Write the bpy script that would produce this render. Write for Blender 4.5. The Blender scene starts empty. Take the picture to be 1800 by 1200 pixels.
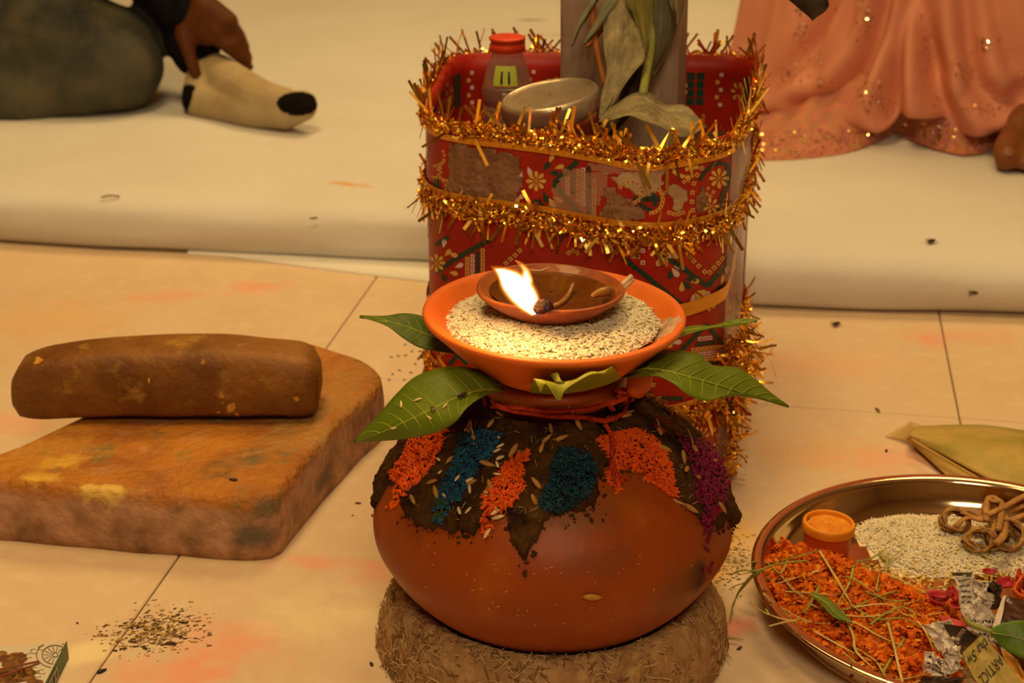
import bpy, bmesh, math, random
import numpy as np
from mathutils import Vector, Matrix, Quaternion, noise
from mathutils.bvhtree import BVHTree

random.seed(7)
RNG = np.random.default_rng(7)
scene = bpy.context.scene
col = scene.collection

# ------------------------------------------------------------------ camera, world, lights, exposure
FPX = 2880.0
PITCH = math.radians(22.5)
CAMH = 0.73
cam_data = bpy.data.cameras.new('camera')
cam_data.sensor_width = 36.0
cam_data.lens = FPX / 1800 * 36
cam_data.clip_start = 0.02
cam_data.clip_end = 60
cam_data.dof.use_dof = True
cam_data.dof.focus_distance = 1.25
cam_data.dof.aperture_fstop = 10.0
cam = bpy.data.objects.new('camera', cam_data)
cam.location = (0, 0, CAMH)
cam.rotation_euler = (math.pi / 2 - PITCH, 0, 0)
col.objects.link(cam)
scene.camera = cam

scene.view_settings.view_transform = 'Standard'
scene.view_settings.look = 'None'
scene.view_settings.gamma = 1
scene.view_settings.use_curve_mapping = False
scene.view_settings.exposure = 0.0

world = bpy.data.worlds.new('World')
scene.world = world
world.use_nodes = True
bg = world.node_tree.nodes['Background']
bg.inputs['Color'].default_value = (1.0, 0.70, 0.40, 1)
bg.inputs['Strength'].default_value = 0.05

def area(name, loc, target, size, energy, color):
    l = bpy.data.lights.new(name, 'AREA')
    l.shape = 'RECTANGLE'
    l.size, l.size_y = size
    l.energy = energy
    l.color = color
    o = bpy.data.objects.new(name, l)
    o.location = loc
    d = Vector(target) - Vector(loc)
    o.rotation_euler = d.to_track_quat('-Z', 'Y').to_euler()
    col.objects.link(o)
    return o
# ceiling luminaires of the hall: over the seated people, over the ritual place, behind the photographer
area('ceiling_lamp_far', (0.6, 3.0, 2.7), (0.5, 2.4, 0), (1.4, 0.9), 46, (1.0, 0.67, 0.27))
area('ceiling_lamp_mid', (-0.4, 1.3, 2.7), (-0.1, 1.4, 0), (1.0, 0.6), 34, (1.0, 0.67, 0.27))
area('ceiling_lamp_near', (0.1, -1.3, 2.6), (0, 1.0, 0), (0.9, 0.35), 38, (1.0, 0.74, 0.44))

# ------------------------------------------------------------------ helpers
CT, ST = math.cos(PITCH), math.sin(PITCH)
CAMP = Vector((0, 0, CAMH))
def ray(px, py):
    x = (px - 900) / FPX
    y = -(py - 600) / FPX
    return Vector((x, CT + y * ST, -ST + y * CT))
def atz(px, py, z):
    d = ray(px, py)
    return CAMP + d * ((z - CAMH) / d.z)
def aty(px, py, Y):
    d = ray(px, py)
    return CAMP + d * (Y / d.y)

def lin(r, g, b):
    f = lambda v: v / 12.92 if v <= .04045 else ((v + .055) / 1.055) ** 2.4
    return (f(r / 255), f(g / 255), f(b / 255), 1)

MATS = {}
def M(name, c, rough=.6, metal=0.0, c2=None, nscale=20, lo=.4, hi=.6, c3=None, n3=8, lo3=.55, hi3=.65,
      bump=0.0, bscale=80, spec=.3, trans=0.0, alpha=1.0, emis=None, estr=0.0, sss=0.0, ior=1.45, coat=0.0, stretch=None, tl=0.0):
    m = bpy.data.materials.new(name)
    m.use_nodes = True
    nt = m.node_tree
    N, L = nt.nodes, nt.links
    b = N['Principled BSDF']
    b.inputs['Roughness'].default_value = rough
    b.inputs['Metallic'].default_value = metal
    b.inputs['Specular IOR Level'].default_value = spec
    b.inputs['IOR'].default_value = ior
    b.inputs['Transmission Weight'].default_value = trans
    b.inputs['Alpha'].default_value = alpha
    b.inputs['Coat Weight'].default_value = coat
    if sss:
        b.inputs['Subsurface Weight'].default_value = sss
        b.inputs['Subsurface Radius'].default_value = (.006, .003, .0015)
        b.inputs['Subsurface Scale'].default_value = 1.0
    c = tuple(c[:3]) + (1,)
    b.inputs['Base Color'].default_value = c
    geo = N.new('ShaderNodeNewGeometry')
    vec = geo.outputs['Position']
    if stretch:
        mp = N.new('ShaderNodeMapping')
        mp.inputs['Scale'].default_value = stretch
        L.new(vec, mp.inputs['Vector'])
        vec = mp.outputs['Vector']
    def nz(scale, lo_, hi_, detail=6):
        t = N.new('ShaderNodeTexNoise')
        t.inputs['Scale'].default_value = scale
        t.inputs['Detail'].default_value = detail
        t.inputs['Roughness'].default_value = .6
        L.new(vec, t.inputs['Vector'])
        r = N.new('ShaderNodeMapRange')
        r.inputs['From Min'].default_value = lo_
        r.inputs['From Max'].default_value = hi_
        L.new(t.outputs['Fac'], r.inputs['Value'])
        return r.outputs['Result']
    last = None
    if c2 is not None:
        mx = N.new('ShaderNodeMix'); mx.data_type = 'RGBA'
        mx.inputs['A'].default_value = c
        mx.inputs['B'].default_value = tuple(c2[:3]) + (1,)
        L.new(nz(nscale, lo, hi), mx.inputs['Factor'])
        last = mx.outputs['Result']
    if c3 is not None:
        mx = N.new('ShaderNodeMix'); mx.data_type = 'RGBA'
        if last is not None: L.new(last, mx.inputs['A'])
        else: mx.inputs['A'].default_value = c
        mx.inputs['B'].default_value = tuple(c3[:3]) + (1,)
        L.new(nz(n3, lo3, hi3), mx.inputs['Factor'])
        last = mx.outputs['Result']
    if last is not None:
        L.new(last, b.inputs['Base Color'])
    if bump:
        t = N.new('ShaderNodeTexNoise')
        t.inputs['Scale'].default_value = bscale
        t.inputs['Detail'].default_value = 8
        L.new(vec, t.inputs['Vector'])
        bp = N.new('ShaderNodeBump')
        bp.inputs['Strength'].default_value = bump
        bp.inputs['Distance'].default_value = .006
        L.new(t.outputs['Fac'], bp.inputs['Height'])
        L.new(bp.outputs['Normal'], b.inputs['Normal'])
    if emis:
        b.inputs['Emission Color'].default_value = tuple(emis[:3]) + (1,)
        b.inputs['Emission Strength'].default_value = estr
    if tl:
        out = N['Material Output']
        ts = N.new('ShaderNodeBsdfTranslucent')
        ts.inputs['Color'].default_value = c
        if last is not None: L.new(last, ts.inputs['Color'])
        ms = N.new('ShaderNodeMixShader')
        ms.inputs['Fac'].default_value = tl
        L.new(b.outputs['BSDF'], ms.inputs[1]); L.new(ts.outputs['BSDF'], ms.inputs[2])
        L.new(ms.outputs['Shader'], out.inputs['Surface'])
    MATS[name] = m
    return m

def tag(o, label=None, cat=None, group=None, kind=None):
    if label: o['label'] = label
    if cat: o['category'] = cat
    if group: o['group'] = group
    if kind: o['kind'] = kind
    return o
def empty(name, loc=(0, 0, 0)):
    o = bpy.data.objects.new(name, None)
    o.location = loc
    o.empty_display_size = .02
    col.objects.link(o)
    return o
def link(o, parent=None):
    col.objects.link(o)
    if parent is not None:
        o.parent = parent
        o.matrix_parent_inverse = Matrix.Translation(-Vector(world_loc(parent)))
    return o
def world_loc(o):
    v = Vector(o.location)
    if o.parent: 
        return (0, 0, 0) if False else v + Vector(world_loc(o.parent)) - Vector(world_loc(o.parent))
    return v
def mesh(name, verts, faces, mat=None, parent=None, smooth=True):
    me = bpy.data.meshes.new(name)
    me.from_pydata([tuple(v) for v in verts], [], faces)
    me.update()
    if smooth:
        me.polygons.foreach_set('use_smooth', [True] * len(me.polygons))
    if mat:
        for k in (mat if isinstance(mat, (list, tuple)) else [mat]):
            me.materials.append(k)
    o = bpy.data.objects.new(name, me)
    return link(o, parent)

def bulk(name, bv, bf, mats, material, parent=None, smooth=True, midx=None):
    """many copies of one small shape joined into a single mesh (stuff)"""
    bv = np.asarray(bv, float)
    T = np.asarray(mats, float)                      # n,3,4
    n = len(T)
    V = np.einsum('nij,kj->nki', T[:, :, :3], bv) + T[:, None, :, 3]
    nv = len(bv)
    me = bpy.data.meshes.new(name)
    fl = len(bf[0])
    F = np.asarray(bf, int)
    F = (F[None] + (np.arange(n) * nv)[:, None, None]).reshape(-1, fl)
    me.vertices.add(n * nv)
    me.vertices.foreach_set('co', V.reshape(-1))
    me.loops.add(F.size)
    me.loops.foreach_set('vertex_index', F.reshape(-1))
    me.polygons.add(len(F))
    me.polygons.foreach_set('loop_start', np.arange(len(F)) * fl)
    me.polygons.foreach_set('loop_total', np.full(len(F), fl))
    if smooth: me.polygons.foreach_set('use_smooth', np.ones(len(F), bool))
    ml = material if isinstance(material, (list, tuple)) else [material]
    for m_ in ml: me.materials.append(m_)
    if len(ml) > 1:
        mi = np.asarray(midx if midx is not None else RNG.integers(0, len(ml), n))
        me.polygons.foreach_set('material_index', np.repeat(mi, len(bf)))
    me.update(calc_edges=True)
    me.validate()
    o = bpy.data.objects.new(name, me)
    return link(o, parent)

def frame(n, t=None):
    n = Vector(n).normalized()
    if t is None:
        a = random.uniform(0, 2 * math.pi)
        t = Vector((math.cos(a), math.sin(a), 0))
        if abs(n.z) < .3: t = Vector((math.cos(a), 0.2, math.sin(a)))
    t = (t - n * t.dot(n))
    if t.length < 1e-5: t = n.orthogonal()
    t.normalize()
    return t, n.cross(t), n
def T34(p, n, sx=1, sy=1, sz=1, t=None, tilt=0):
    t, b, n = frame(n, t)
    if tilt:
        q = Quaternion(b, tilt); t = q @ t; n = q @ n
    return [[t.x * sx, b.x * sy, n.x * sz, p[0]], [t.y * sx, b.y * sy, n.y * sz, p[1]], [t.z * sx, b.z * sy, n.z * sz, p[2]]]

def grain_shape(L=1, W=.3, seg=5, rings=(-.5, -.38, 0, .38, .5), rr=(.12, .75, 1, .7, .1)):
    v, f = [], []
    for x, r in zip(rings, rr):
        for k in range(seg):
            a = 2 * math.pi * k / seg
            v.append((x * L, math.cos(a) * r * W / 2, math.sin(a) * r * W / 2))
    for i in range(len(rings) - 1):
        for k in range(seg):
            f.append((i * seg + k, i * seg + (k + 1) % seg, (i + 1) * seg + (k + 1) % seg, (i + 1) * seg + k))
    return v, f
GV, GF = grain_shape()

def lathe(name, prof, mat, parent=None, n=72, loc=(0, 0, 0), rot=None, wob=0.0, smooth=True):
    v, f = [], []
    m = len(prof)
    R = rot or Matrix.Identity(3)
    for i in range(n):
        a = 2 * math.pi * i / n
        for (r, z) in prof:
            k = 1 + wob * noise.noise(Vector((math.cos(a) * 2.1, math.sin(a) * 2.1, z * 12)))
            p = R @ Vector((r * k * math.cos(a), r * k * math.sin(a), z))
            v.append(p + Vector(loc))
    for i in range(n):
        j = (i + 1) % n
        for k in range(m - 1):
            f.append((i * m + k, j * m + k, j * m + k + 1, i * m + k + 1))
    o = mesh(name, v, f, mat, parent, smooth)
    bm = bmesh.new(); bm.from_mesh(o.data)
    bmesh.ops.remove_doubles(bm, verts=bm.verts, dist=1e-6)
    bmesh.ops.recalc_face_normals(bm, faces=bm.faces)
    bm.to_mesh(o.data); bm.free()
    return o
def smooth_prof(pts, sub=6):
    out = []
    n = len(pts)
    for i in range(n - 1):
        p0 = pts[max(i - 1, 0)]; p1 = pts[i]; p2 = pts[i + 1]; p3 = pts[min(i + 2, n - 1)]
        for s in range(sub):
            t = s / sub
            out.append(tuple(cr(p0[k], p1[k], p2[k], p3[k], t) for k in range(len(p1))))
    out.append(tuple(pts[-1]))
    return out
def cr(a, b, c, d, t):
    return .5 * ((2 * b) + (-a + c) * t + (2 * a - 5 * b + 4 * c - d) * t * t + (-a + 3 * b - 3 * c + d) * t ** 3)

def tube_geo(path, r, seg=8, flat=1.0):
    path = [Vector(p) for p in path]
    v, f = [], []
    n = len(path)
    up = Vector((.13, .21, .97))
    for i, p in enumerate(path):
        d = (path[min(i + 1, n - 1)] - path[max(i - 1, 0)]).normalized()
        s = d.cross(up)
        if s.length < 1e-4: s = d.orthogonal()
        s.normalize(); u = s.cross(d)
        rr = r[i] if isinstance(r, (list, tuple)) else r
        for k in range(seg):
            a = 2 * math.pi * k / seg
            v.append(p + s * math.cos(a) * rr + u * math.sin(a) * rr * flat)
    for i in range(n - 1):
        for k in range(seg):
            f.append((i * seg + k, i * seg + (k + 1) % seg, (i + 1) * seg + (k + 1) % seg, (i + 1) * seg + k))
    f.append(tuple(range(seg))[::-1]); f.append(tuple((n - 1) * seg + k for k in range(seg)))
    return v, f
def tube(name, path, r, mat, parent=None, seg=8, flat=1.0, sub=0):
    if sub: path = smooth_prof([tuple(p) for p in path], sub)
    if sub and isinstance(r, (list, tuple)):
        r = [x[0] for x in smooth_prof([(q,) for q in r], sub)]
    v, f = tube_geo(path, r, seg, flat)
    return mesh(name, v, f, mat, parent)
class MB:
    def __init__(s): s.v, s.f, s.m = [], [], []
    def add(s, v, f, mi=0):
        o = len(s.v); s.v += [tuple(q) for q in v]
        for q in f: s.f.append(tuple(i + o for i in q)); s.m.append(mi)
    def build(s, name, mat, parent=None, smooth=True):
        o = mesh(name, s.v, s.f, mat, parent, smooth)
        if any(s.m): o.data.polygons.foreach_set('material_index', s.m)
        return o
def box_geo(c, x, y, z):
    """box from centre and three half-axis vectors"""
    c = Vector(c); x = Vector(x); y = Vector(y); z = Vector(z)
    v = [c + x * a + y * b + z * d for a in (-1, 1) for b in (-1, 1) for d in (-1, 1)]
    f = [(0, 1, 3, 2), (4, 6, 7, 5), (0, 4, 5, 1), (2, 3, 7, 6), (0, 2, 6, 4), (1, 5, 7, 3)]
    return v, f
def apply_mods(o):
    dg = bpy.context.evaluated_depsgraph_get()
    me = bpy.data.meshes.new_from_object(o.evaluated_get(dg))
    o.modifiers.clear()
    old = o.data
    o.data = me
    me.name = old.name
    bpy.data.meshes.remove(old)
    return o
def capsule_geo(p0, r0, p1, r1, seg=14, rings=5, squash=None):
    p0, p1 = Vector(p0), Vector(p1)
    d = p1 - p0
    L = d.length
    d = d.normalized() if L > 1e-6 else Vector((0, 0, 1))
    s = d.orthogonal().normalized(); u = d.cross(s)
    pts = []
    for i in range(rings + 1):
        a = -math.pi / 2 + (math.pi / 2) * i / rings
        pts.append((p0 + d * (math.sin(a) * r0), math.cos(a) * r0))
    for i in range(rings + 1):
        a = (math.pi / 2) * i / rings
        pts.append((p1 + d * (math.sin(a) * r1), math.cos(a) * r1))
    v, f = [], []
    for p, r in pts:
        for k in range(seg):
            a = 2 * math.pi * k / seg
            v.append(p + s * math.cos(a) * max(r, 1e-5) + u * math.sin(a) * max(r, 1e-5))
    for i in range(len(pts) - 1):
        for k in range(seg):
            f.append((i * seg + k, i * seg + (k + 1) % seg, (i + 1) * seg + (k + 1) % seg, (i + 1) * seg + k))
    f.append(tuple(range(seg))[::-1]); f.append(tuple((len(pts) - 1) * seg + k for k in range(seg)))
    return v, f
def blob(name, chains, voxel, mat, parent=None, sm=6, disp=None, zmin=None):
    """chains of (point, radius) fused into one continuous surface"""
    mb = MB()
    for ch in chains:
        for (a, ra), (b, rb) in zip(ch[:-1], ch[1:]):
            mb.add(*capsule_geo(a, ra, b, rb))
    o = mb.build(name, mat, None)
    r = o.modifiers.new('r', 'REMESH'); r.mode = 'VOXEL'; r.voxel_size = voxel; r.use_smooth_shade = True
    s = o.modifiers.new('s', 'SMOOTH'); s.iterations = sm; s.factor = .5
    apply_mods(o)
    me = o.data
    n = len(me.vertices)
    if disp or zmin is not None:
        co = np.empty(n * 3); me.vertices.foreach_get('co', co); co = co.reshape(-1, 3)
        no = np.empty(n * 3); me.vertices.foreach_get('normal', no); no = no.reshape(-1, 3)
        if disp:
            for i in range(n):
                co[i] += no[i] * disp(Vector(co[i]))
        if zmin is not None: co[:, 2] = np.maximum(co[:, 2], zmin)
        me.vertices.foreach_set('co', co.reshape(-1)); me.update()
    me.polygons.foreach_set('use_smooth', [True] * len(me.polygons))
    if parent is not None:
        o.parent = parent; o.matrix_parent_inverse = Matrix.Translation(-Vector(parent.location))
    return o
def bvh_of(*objs):
    vs, fs = [], []
    for o in objs:
        k = len(vs)
        vs += [v.co.copy() for v in o.data.vertices]
        fs += [tuple(i + k for i in p.vertices) for p in o.data.polygons]
    return BVHTree.FromPolygons(vs, fs)
def hit(bvh, px, py):
    d = ray(px, py).normalized()
    p, n, i, dist = bvh.ray_cast(CAMP, d)
    if p is None: return None, None
    if n.dot(d) > 0: n = -n
    return p, n
def inpoly(x, y, poly):
    r = False; j = len(poly) - 1
    for i in range(len(poly)):
        xi, yi = poly[i]; xj, yj = poly[j]
        if (yi > y) != (yj > y) and x < (xj - xi) * (y - yi) / (yj - yi) + xi: r = not r
        j = i
    return r
def sample_poly(poly):
    xs = [p[0] for p in poly]; ys = [p[1] for p in poly]
    while True:
        x = random.uniform(min(xs), max(xs)); y = random.uniform(min(ys), max(ys))
        if inpoly(x, y, poly): return x, y

def lerp_poly(pts, t):
    """point on a 3D polyline at parameter 0..1 (by index), smooth"""
    n = len(pts) - 1
    s = min(max(t, 0), 1) * n
    i = min(int(s), n - 1)
    g = lambda k: pts[max(0, min(k, n))]
    u = s - i
    return Vector([cr(g(i - 1)[k], g(i)[k], g(i + 1)[k], g(i + 2)[k], u) for k in range(3)])
def leaf(name, up, mid, low, mat, vein_mat, parent=None, nl=22, nw=5, thick=.0006, veins=0, wav=0.0, vr=.0007, rum=0.0):
    """leaf blade between an upper edge, a midrib and a lower edge (3D polylines from base to tip)"""
    v, f = [], []
    nw2 = nw * 2
    for i in range(nl + 1):
        t = i / nl
        a, b, c = lerp_poly(up, t), lerp_poly(mid, t), lerp_poly(low, t)
        for j in range(nw2 + 1):
            if j <= nw: p = a.lerp(b, j / nw)
            else: p = b.lerp(c, (j - nw) / nw)
            w = abs(j - nw) / nw
            p = p + Vector((0, 0, 1)) * (wav * w * math.sin(t * 17 + j * .7) - .0015 * (1 - w) * (1 if wav >= 0 else 0))
            if rum: p = p + toward(p) * rum * (noise.noise(p * 45) + .7 * noise.noise(Vector((j * .9, t * 2.2, p.x * 30))))
            v.append(p)
    W = nw2 + 1
    for i in range(nl):
        for j in range(nw2):
            f.append((i * W + j, i * W + j + 1, (i + 1) * W + j + 1, (i + 1) * W + j))
    o = mesh(name, v, f, mat, parent)
    sd = o.modifiers.new('thickness', 'SOLIDIFY'); sd.thickness = thick; sd.offset = -1
    apply_mods(o)
    extra = []
    if vein_mat:
        W_ = nw2 + 1
        nrm = Vector((0, 0, 1))
        path = []
        for i in range(nl + 1):
            p = Vector(v[i * W_ + nw])
            path.append(p + toward(p) * .0006)
        extra.append(('midrib', path, [vr * (1 - .8 * k / nl) for k in range(nl + 1)]))
        mb = MB()
        for k in range(1, veins + 1):
            i0 = int(k / (veins + 1) * nl * .92)
            for sgn in (-1, 1):
                pts = []
                t0 = k / (veins + 1) * .92
                NQ = 8
                for q in range(NQ + 1):
                    w = q / NQ * .9
                    fi = min((t0 + .10 * w + .03 * w * w) * nl, nl - .001); i = int(fi); fr_ = fi - i
                    fj = w * nw; j = min(int(fj), nw - 1); fs_ = fj - j
                    g_ = lambda ii, jj: Vector(v[ii * W_ + nw + sgn * jj])
                    p = g_(i, j).lerp(g_(i + 1, j), fr_).lerp(g_(i, j + 1).lerp(g_(i + 1, j + 1), fr_), fs_)
                    pts.append(p + toward(p) * .0007)
                mb.add(*tube_geo(pts, [vr * .5 * (1 - .7 * x / NQ) for x in range(NQ + 1)], 4))
        if veins: extra.append(('veins', mb, None))
    return o, extra
def toward(p):
    return (CAMP - Vector(p)).normalized() * .6 + Vector((0, 0, .6))
def leaf_thing(name, up, mid, low, mat, vein_mat, label, cat='leaf', group=None, veins=8, **kw):
    root = empty(name, mid[0])
    o, ex = leaf('leaf_blade', up, mid, low, mat, vein_mat, root, veins=veins, **kw)
    for n_, d, r in ex:
        if r is None: d.build('side_veins', vein_mat, root)
        else: tube(n_, d, r, vein_mat, root, seg=5)
    tag(root, label, cat, group)
    return root
def px3(pts, Y):
    if not isinstance(Y, (list, tuple)): Y = [Y] * len(pts)
    return [aty(p[0], p[1], y) for p, y in zip(pts, Y)]
def yint(a, b, n): return [a + (b - a) * i / (n - 1) for i in range(n)]

# ------------------------------------------------------------------ floor of large beige tiles
def stain3(m, p, r, c, amt, noise_amt=.5, rot=(0, 0, 0)):
    """soft patch of another colour around a point of the thing itself"""
    nt = m.node_tree; N, L = nt.nodes, nt.links
    b = N['Principled BSDF']; cur = b.inputs['Base Color'].links[0].from_socket
    geo = N.new('ShaderNodeNewGeometry')
    tn = N.new('ShaderNodeTexNoise'); tn.inputs['Scale'].default_value = 60; tn.inputs['Detail'].default_value = 5
    L.new(geo.outputs['Position'], tn.inputs['Vector'])
    mp = N.new('ShaderNodeMapping'); mp.vector_type = 'TEXTURE'
    mp.inputs['Location'].default_value = p; mp.inputs['Rotation'].default_value = rot; mp.inputs['Scale'].default_value = r
    L.new(geo.outputs['Position'], mp.inputs['Vector'])
    ln = N.new('ShaderNodeVectorMath'); ln.operation = 'LENGTH'; L.new(mp.outputs['Vector'], ln.inputs[0])
    ad = N.new('ShaderNodeMath'); ad.operation = 'MULTIPLY_ADD'; L.new(tn.outputs['Fac'], ad.inputs[0]); ad.inputs[1].default_value = noise_amt * 2; ad.inputs[2].default_value = -noise_amt
    sb = N.new('ShaderNodeMath'); sb.operation = 'ADD'; L.new(ln.outputs['Value'], sb.inputs[0]); L.new(ad.outputs[0], sb.inputs[1])
    mr = N.new('ShaderNodeMapRange'); mr.interpolation_type = 'SMOOTHSTEP'
    mr.inputs['From Min'].default_value = 1.1; mr.inputs['From Max'].default_value = .3; mr.inputs['To Max'].default_value = amt
    L.new(sb.outputs[0], mr.inputs['Value'])
    mx = N.new('ShaderNodeMix'); mx.data_type = 'RGBA'
    L.new(mr.outputs['Result'], mx.inputs['Factor']); L.new(cur, mx.inputs['A']); mx.inputs['B'].default_value = c + (1,)
    L.new(mx.outputs['Result'], b.inputs['Base Color'])
def floor_material():
    m = M('floor_tile', (.70, .545, .37), rough=.42, c2=(.65, .48, .31), nscale=9, lo=.3, hi=.7, c3=(.74, .59, .41), n3=45, lo3=.5, hi3=.8, spec=.25)
    nt = m.node_tree; N, L = nt.nodes, nt.links
    b = N['Principled BSDF']
    cur = b.inputs['Base Color'].links[0].from_socket
    geo = N.new('ShaderNodeNewGeometry')
    tn = N.new('ShaderNodeTexNoise'); tn.inputs['Scale'].default_value = 22; tn.inputs['Detail'].default_value = 7
    tn.inputs['Roughness'].default_value = .65
    L.new(geo.outputs['Position'], tn.inputs['Vector'])
    pink, yel, grey, pale, org = (.86, .30, .22), (.72, .42, .06), (.17, .15, .08), (.85, .72, .42), (.75, .36, .07)
    S = [(400, 1140, .055, .05, 0, pink, .6), (300, 1185, .06, .03, 0, pink, .5), (595, 990, .075, .016, -.1, pink, .5), (660, 1010, .04, .02, 0, pink, .4),
         (1275, 1105, .03, .02, .3, pink, .7), (1250, 985, .035, .05, 0, yel, .9), (1300, 940, .03, .06, .2, yel, .7), (1240, 1060, .025, .03, 0, yel, .8),
         (1290, 985, .022, .02, .3, grey, .55), (455, 505, .05, .03, 0, pink, .5), (300, 520, .07, .03, 0, pink, .35),
         (30, 740, .05, .04, 0, pink, .35), (1640, 600, .03, .02, 0, pink, .55), (1430, 640, .12, .06, 0, (.80, .46, .26), .5),
         (140, 1150, .03, .02, .3, pale, .85), (1600, 800, .12, .04, .3, pink, .35), (1700, 590, .1, .03, .1, pink, .3),
         (90, 560, .12, .1, 0, org, .3), (620, 700, .03, .06, 0, yel, .3), (1440, 800, .08, .06, 0, org, .35), (550, 1080, .06, .05, 0, pale, .5)]
    return stains(m, S, 0)
def stains(m, S, zlev):
    nt = m.node_tree; N, L = nt.nodes, nt.links
    b = N['Principled BSDF']
    cur = b.inputs['Base Color'].links[0].from_socket
    geo = N.new('ShaderNodeNewGeometry')
    tn = N.new('ShaderNodeTexNoise'); tn.inputs['Scale'].default_value = 22; tn.inputs['Detail'].default_value = 7
    tn.inputs['Roughness'].default_value = .65
    L.new(geo.outputs['Position'], tn.inputs['Vector'])
    for (px, py, rx, ry, rot, c, amt) in S:
        p = atz(px, py, zlev)
        mp = N.new('ShaderNodeMapping'); mp.vector_type = 'TEXTURE'
        mp.inputs['Location'].default_value = p
        mp.inputs['Rotation'].default_value = (0, 0, rot)
        mp.inputs['Scale'].default_value = (rx, ry, 1)
        L.new(geo.outputs['Position'], mp.inputs['Vector'])
        ln = N.new('ShaderNodeVectorMath'); ln.operation = 'LENGTH'
        L.new(mp.outputs['Vector'], ln.inputs[0])
        ad = N.new('ShaderNodeMath'); ad.operation = 'MULTIPLY_ADD'
        L.new(tn.outputs['Fac'], ad.inputs[0]); ad.inputs[1].default_value = 2.6; ad.inputs[2].default_value = -1.3
        sb = N.new('ShaderNodeMath'); sb.operation = 'ADD'
        L.new(ln.outputs['Value'], sb.inputs[0]); L.new(ad.outputs[0], sb.inputs[1])
        mr = N.new('ShaderNodeMapRange'); mr.interpolation_type = 'SMOOTHSTEP'
        mr.inputs['From Min'].default_value = 1.15; mr.inputs['From Max'].default_value = .1
        mr.inputs['To Max'].default_value = amt
        L.new(sb.outputs[0], mr.inputs['Value'])
        mx = N.new('ShaderNodeMix'); mx.data_type = 'RGBA'
        L.new(mr.outputs['Result'], mx.inputs['Factor'])
        L.new(cur, mx.inputs['A']); mx.inputs['B'].default_value = c + (1,)
        cur = mx.outputs['Result']
    L.new(cur, b.inputs['Base Color'])
    return m
m_tile = floor_material()
m_grout = M('grout', (.16, .12, .06), rough=.9)
TA = math.radians(-9.6)
TS = .705
d1 = Vector((math.sin(-TA), math.cos(TA), 0))
d2 = Vector((d1.y, -d1.x, 0))
cross0 = atz(1687, 735, 0)
fl = mesh('floor', [(-4, -2.5, -.008), (4, -2.5, -.008), (4, 6, -.008), (-4, 6, -.008), (-4, -2.5, -.03), (4, -2.5, -.03), (4, 6, -.03), (-4, 6, -.03)],
          [(0, 1, 2, 3), (7, 6, 5, 4), (0, 4, 5, 1), (1, 5, 6, 2), (2, 6, 7, 3), (3, 7, 4, 0)], m_grout, smooth=False)
tag(fl, 'beige polished floor tiles with thin dark joints and powder stains', None, None, 'structure')
tile_me = None
g = .0007
hv = TS / 2 - g
e = .0012
tv = [(-hv, -hv, -.008), (hv, -hv, -.008), (hv, hv, -.008), (-hv, hv, -.008),
      (-hv, -hv, -e), (hv, -hv, -e), (hv, hv, -e), (-hv, hv, -e),
      (-hv + e, -hv + e, 0), (hv - e, -hv + e, 0), (hv - e, hv - e, 0), (-hv + e, hv - e, 0)]
tf = [(0, 1, 5, 4), (1, 2, 6, 5), (2, 3, 7, 6), (3, 0, 4, 7), (4, 5, 9, 8), (5, 6, 10, 9), (6, 7, 11, 10), (7, 4, 8, 11), (8, 9, 10, 11)]
for i in range(-4, 4):
    for j in range(-3, 3):
        c = cross0 + d2 * (i + .5) * TS + d1 * (j + .5 + (.5 if i < -1 else 0)) * TS
        if c.y < -.6 or abs(c.x) > 2.2: continue
        if tile_me is None:
            o = mesh('tile', tv, tf, m_tile, fl, smooth=False); tile_me = o.data
        else:
            o = bpy.data.objects.new('tile', tile_me); link(o, fl)
        o.location = c
        o.rotation_euler = (0, 0, TA)

# ------------------------------------------------------------------ the hall around: walls and ceiling out of view
m_wall = M('hall_wall', (.50, .36, .22), rough=.9, c2=(.46, .32, .19), nscale=2)
m_ceil = M('hall_ceiling', (.66, .55, .42), rough=.9, c2=(.62, .51, .38), nscale=2)
def slabbox(name, a, b, mat, label):
    c = (Vector(a) + Vector(b)) / 2; h = (Vector(b) - Vector(a)) / 2
    v_, f_ = box_geo(c, (h.x, 0, 0), (0, h.y, 0), (0, 0, h.z))
    o_ = mesh(name, v_, f_, mat, None, False); tag(o_, label, None, None, 'structure')
slabbox('wall_back', (-4.1, 6, -.03), (4.1, 6.1, 3), m_wall, 'plain beige wall at the far end of the hall')
slabbox('wall_front', (-4.1, -2.6, -.03), (4.1, -2.5, 3), m_wall, 'plain beige wall behind the photographer')
slabbox('wall_left', (-4.1, -2.5, -.03), (-4, 6, 3), m_wall, 'plain beige wall at the left of the hall')
slabbox('wall_right', (4, -2.5, -.03), (4.1, 6, 3), m_wall, 'plain beige wall at the right of the hall')
slabbox('ceiling', (-4.1, -2.6, 3), (4.1, 6.1, 3.1), m_ceil, 'plain ceiling of the hall')

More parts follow.
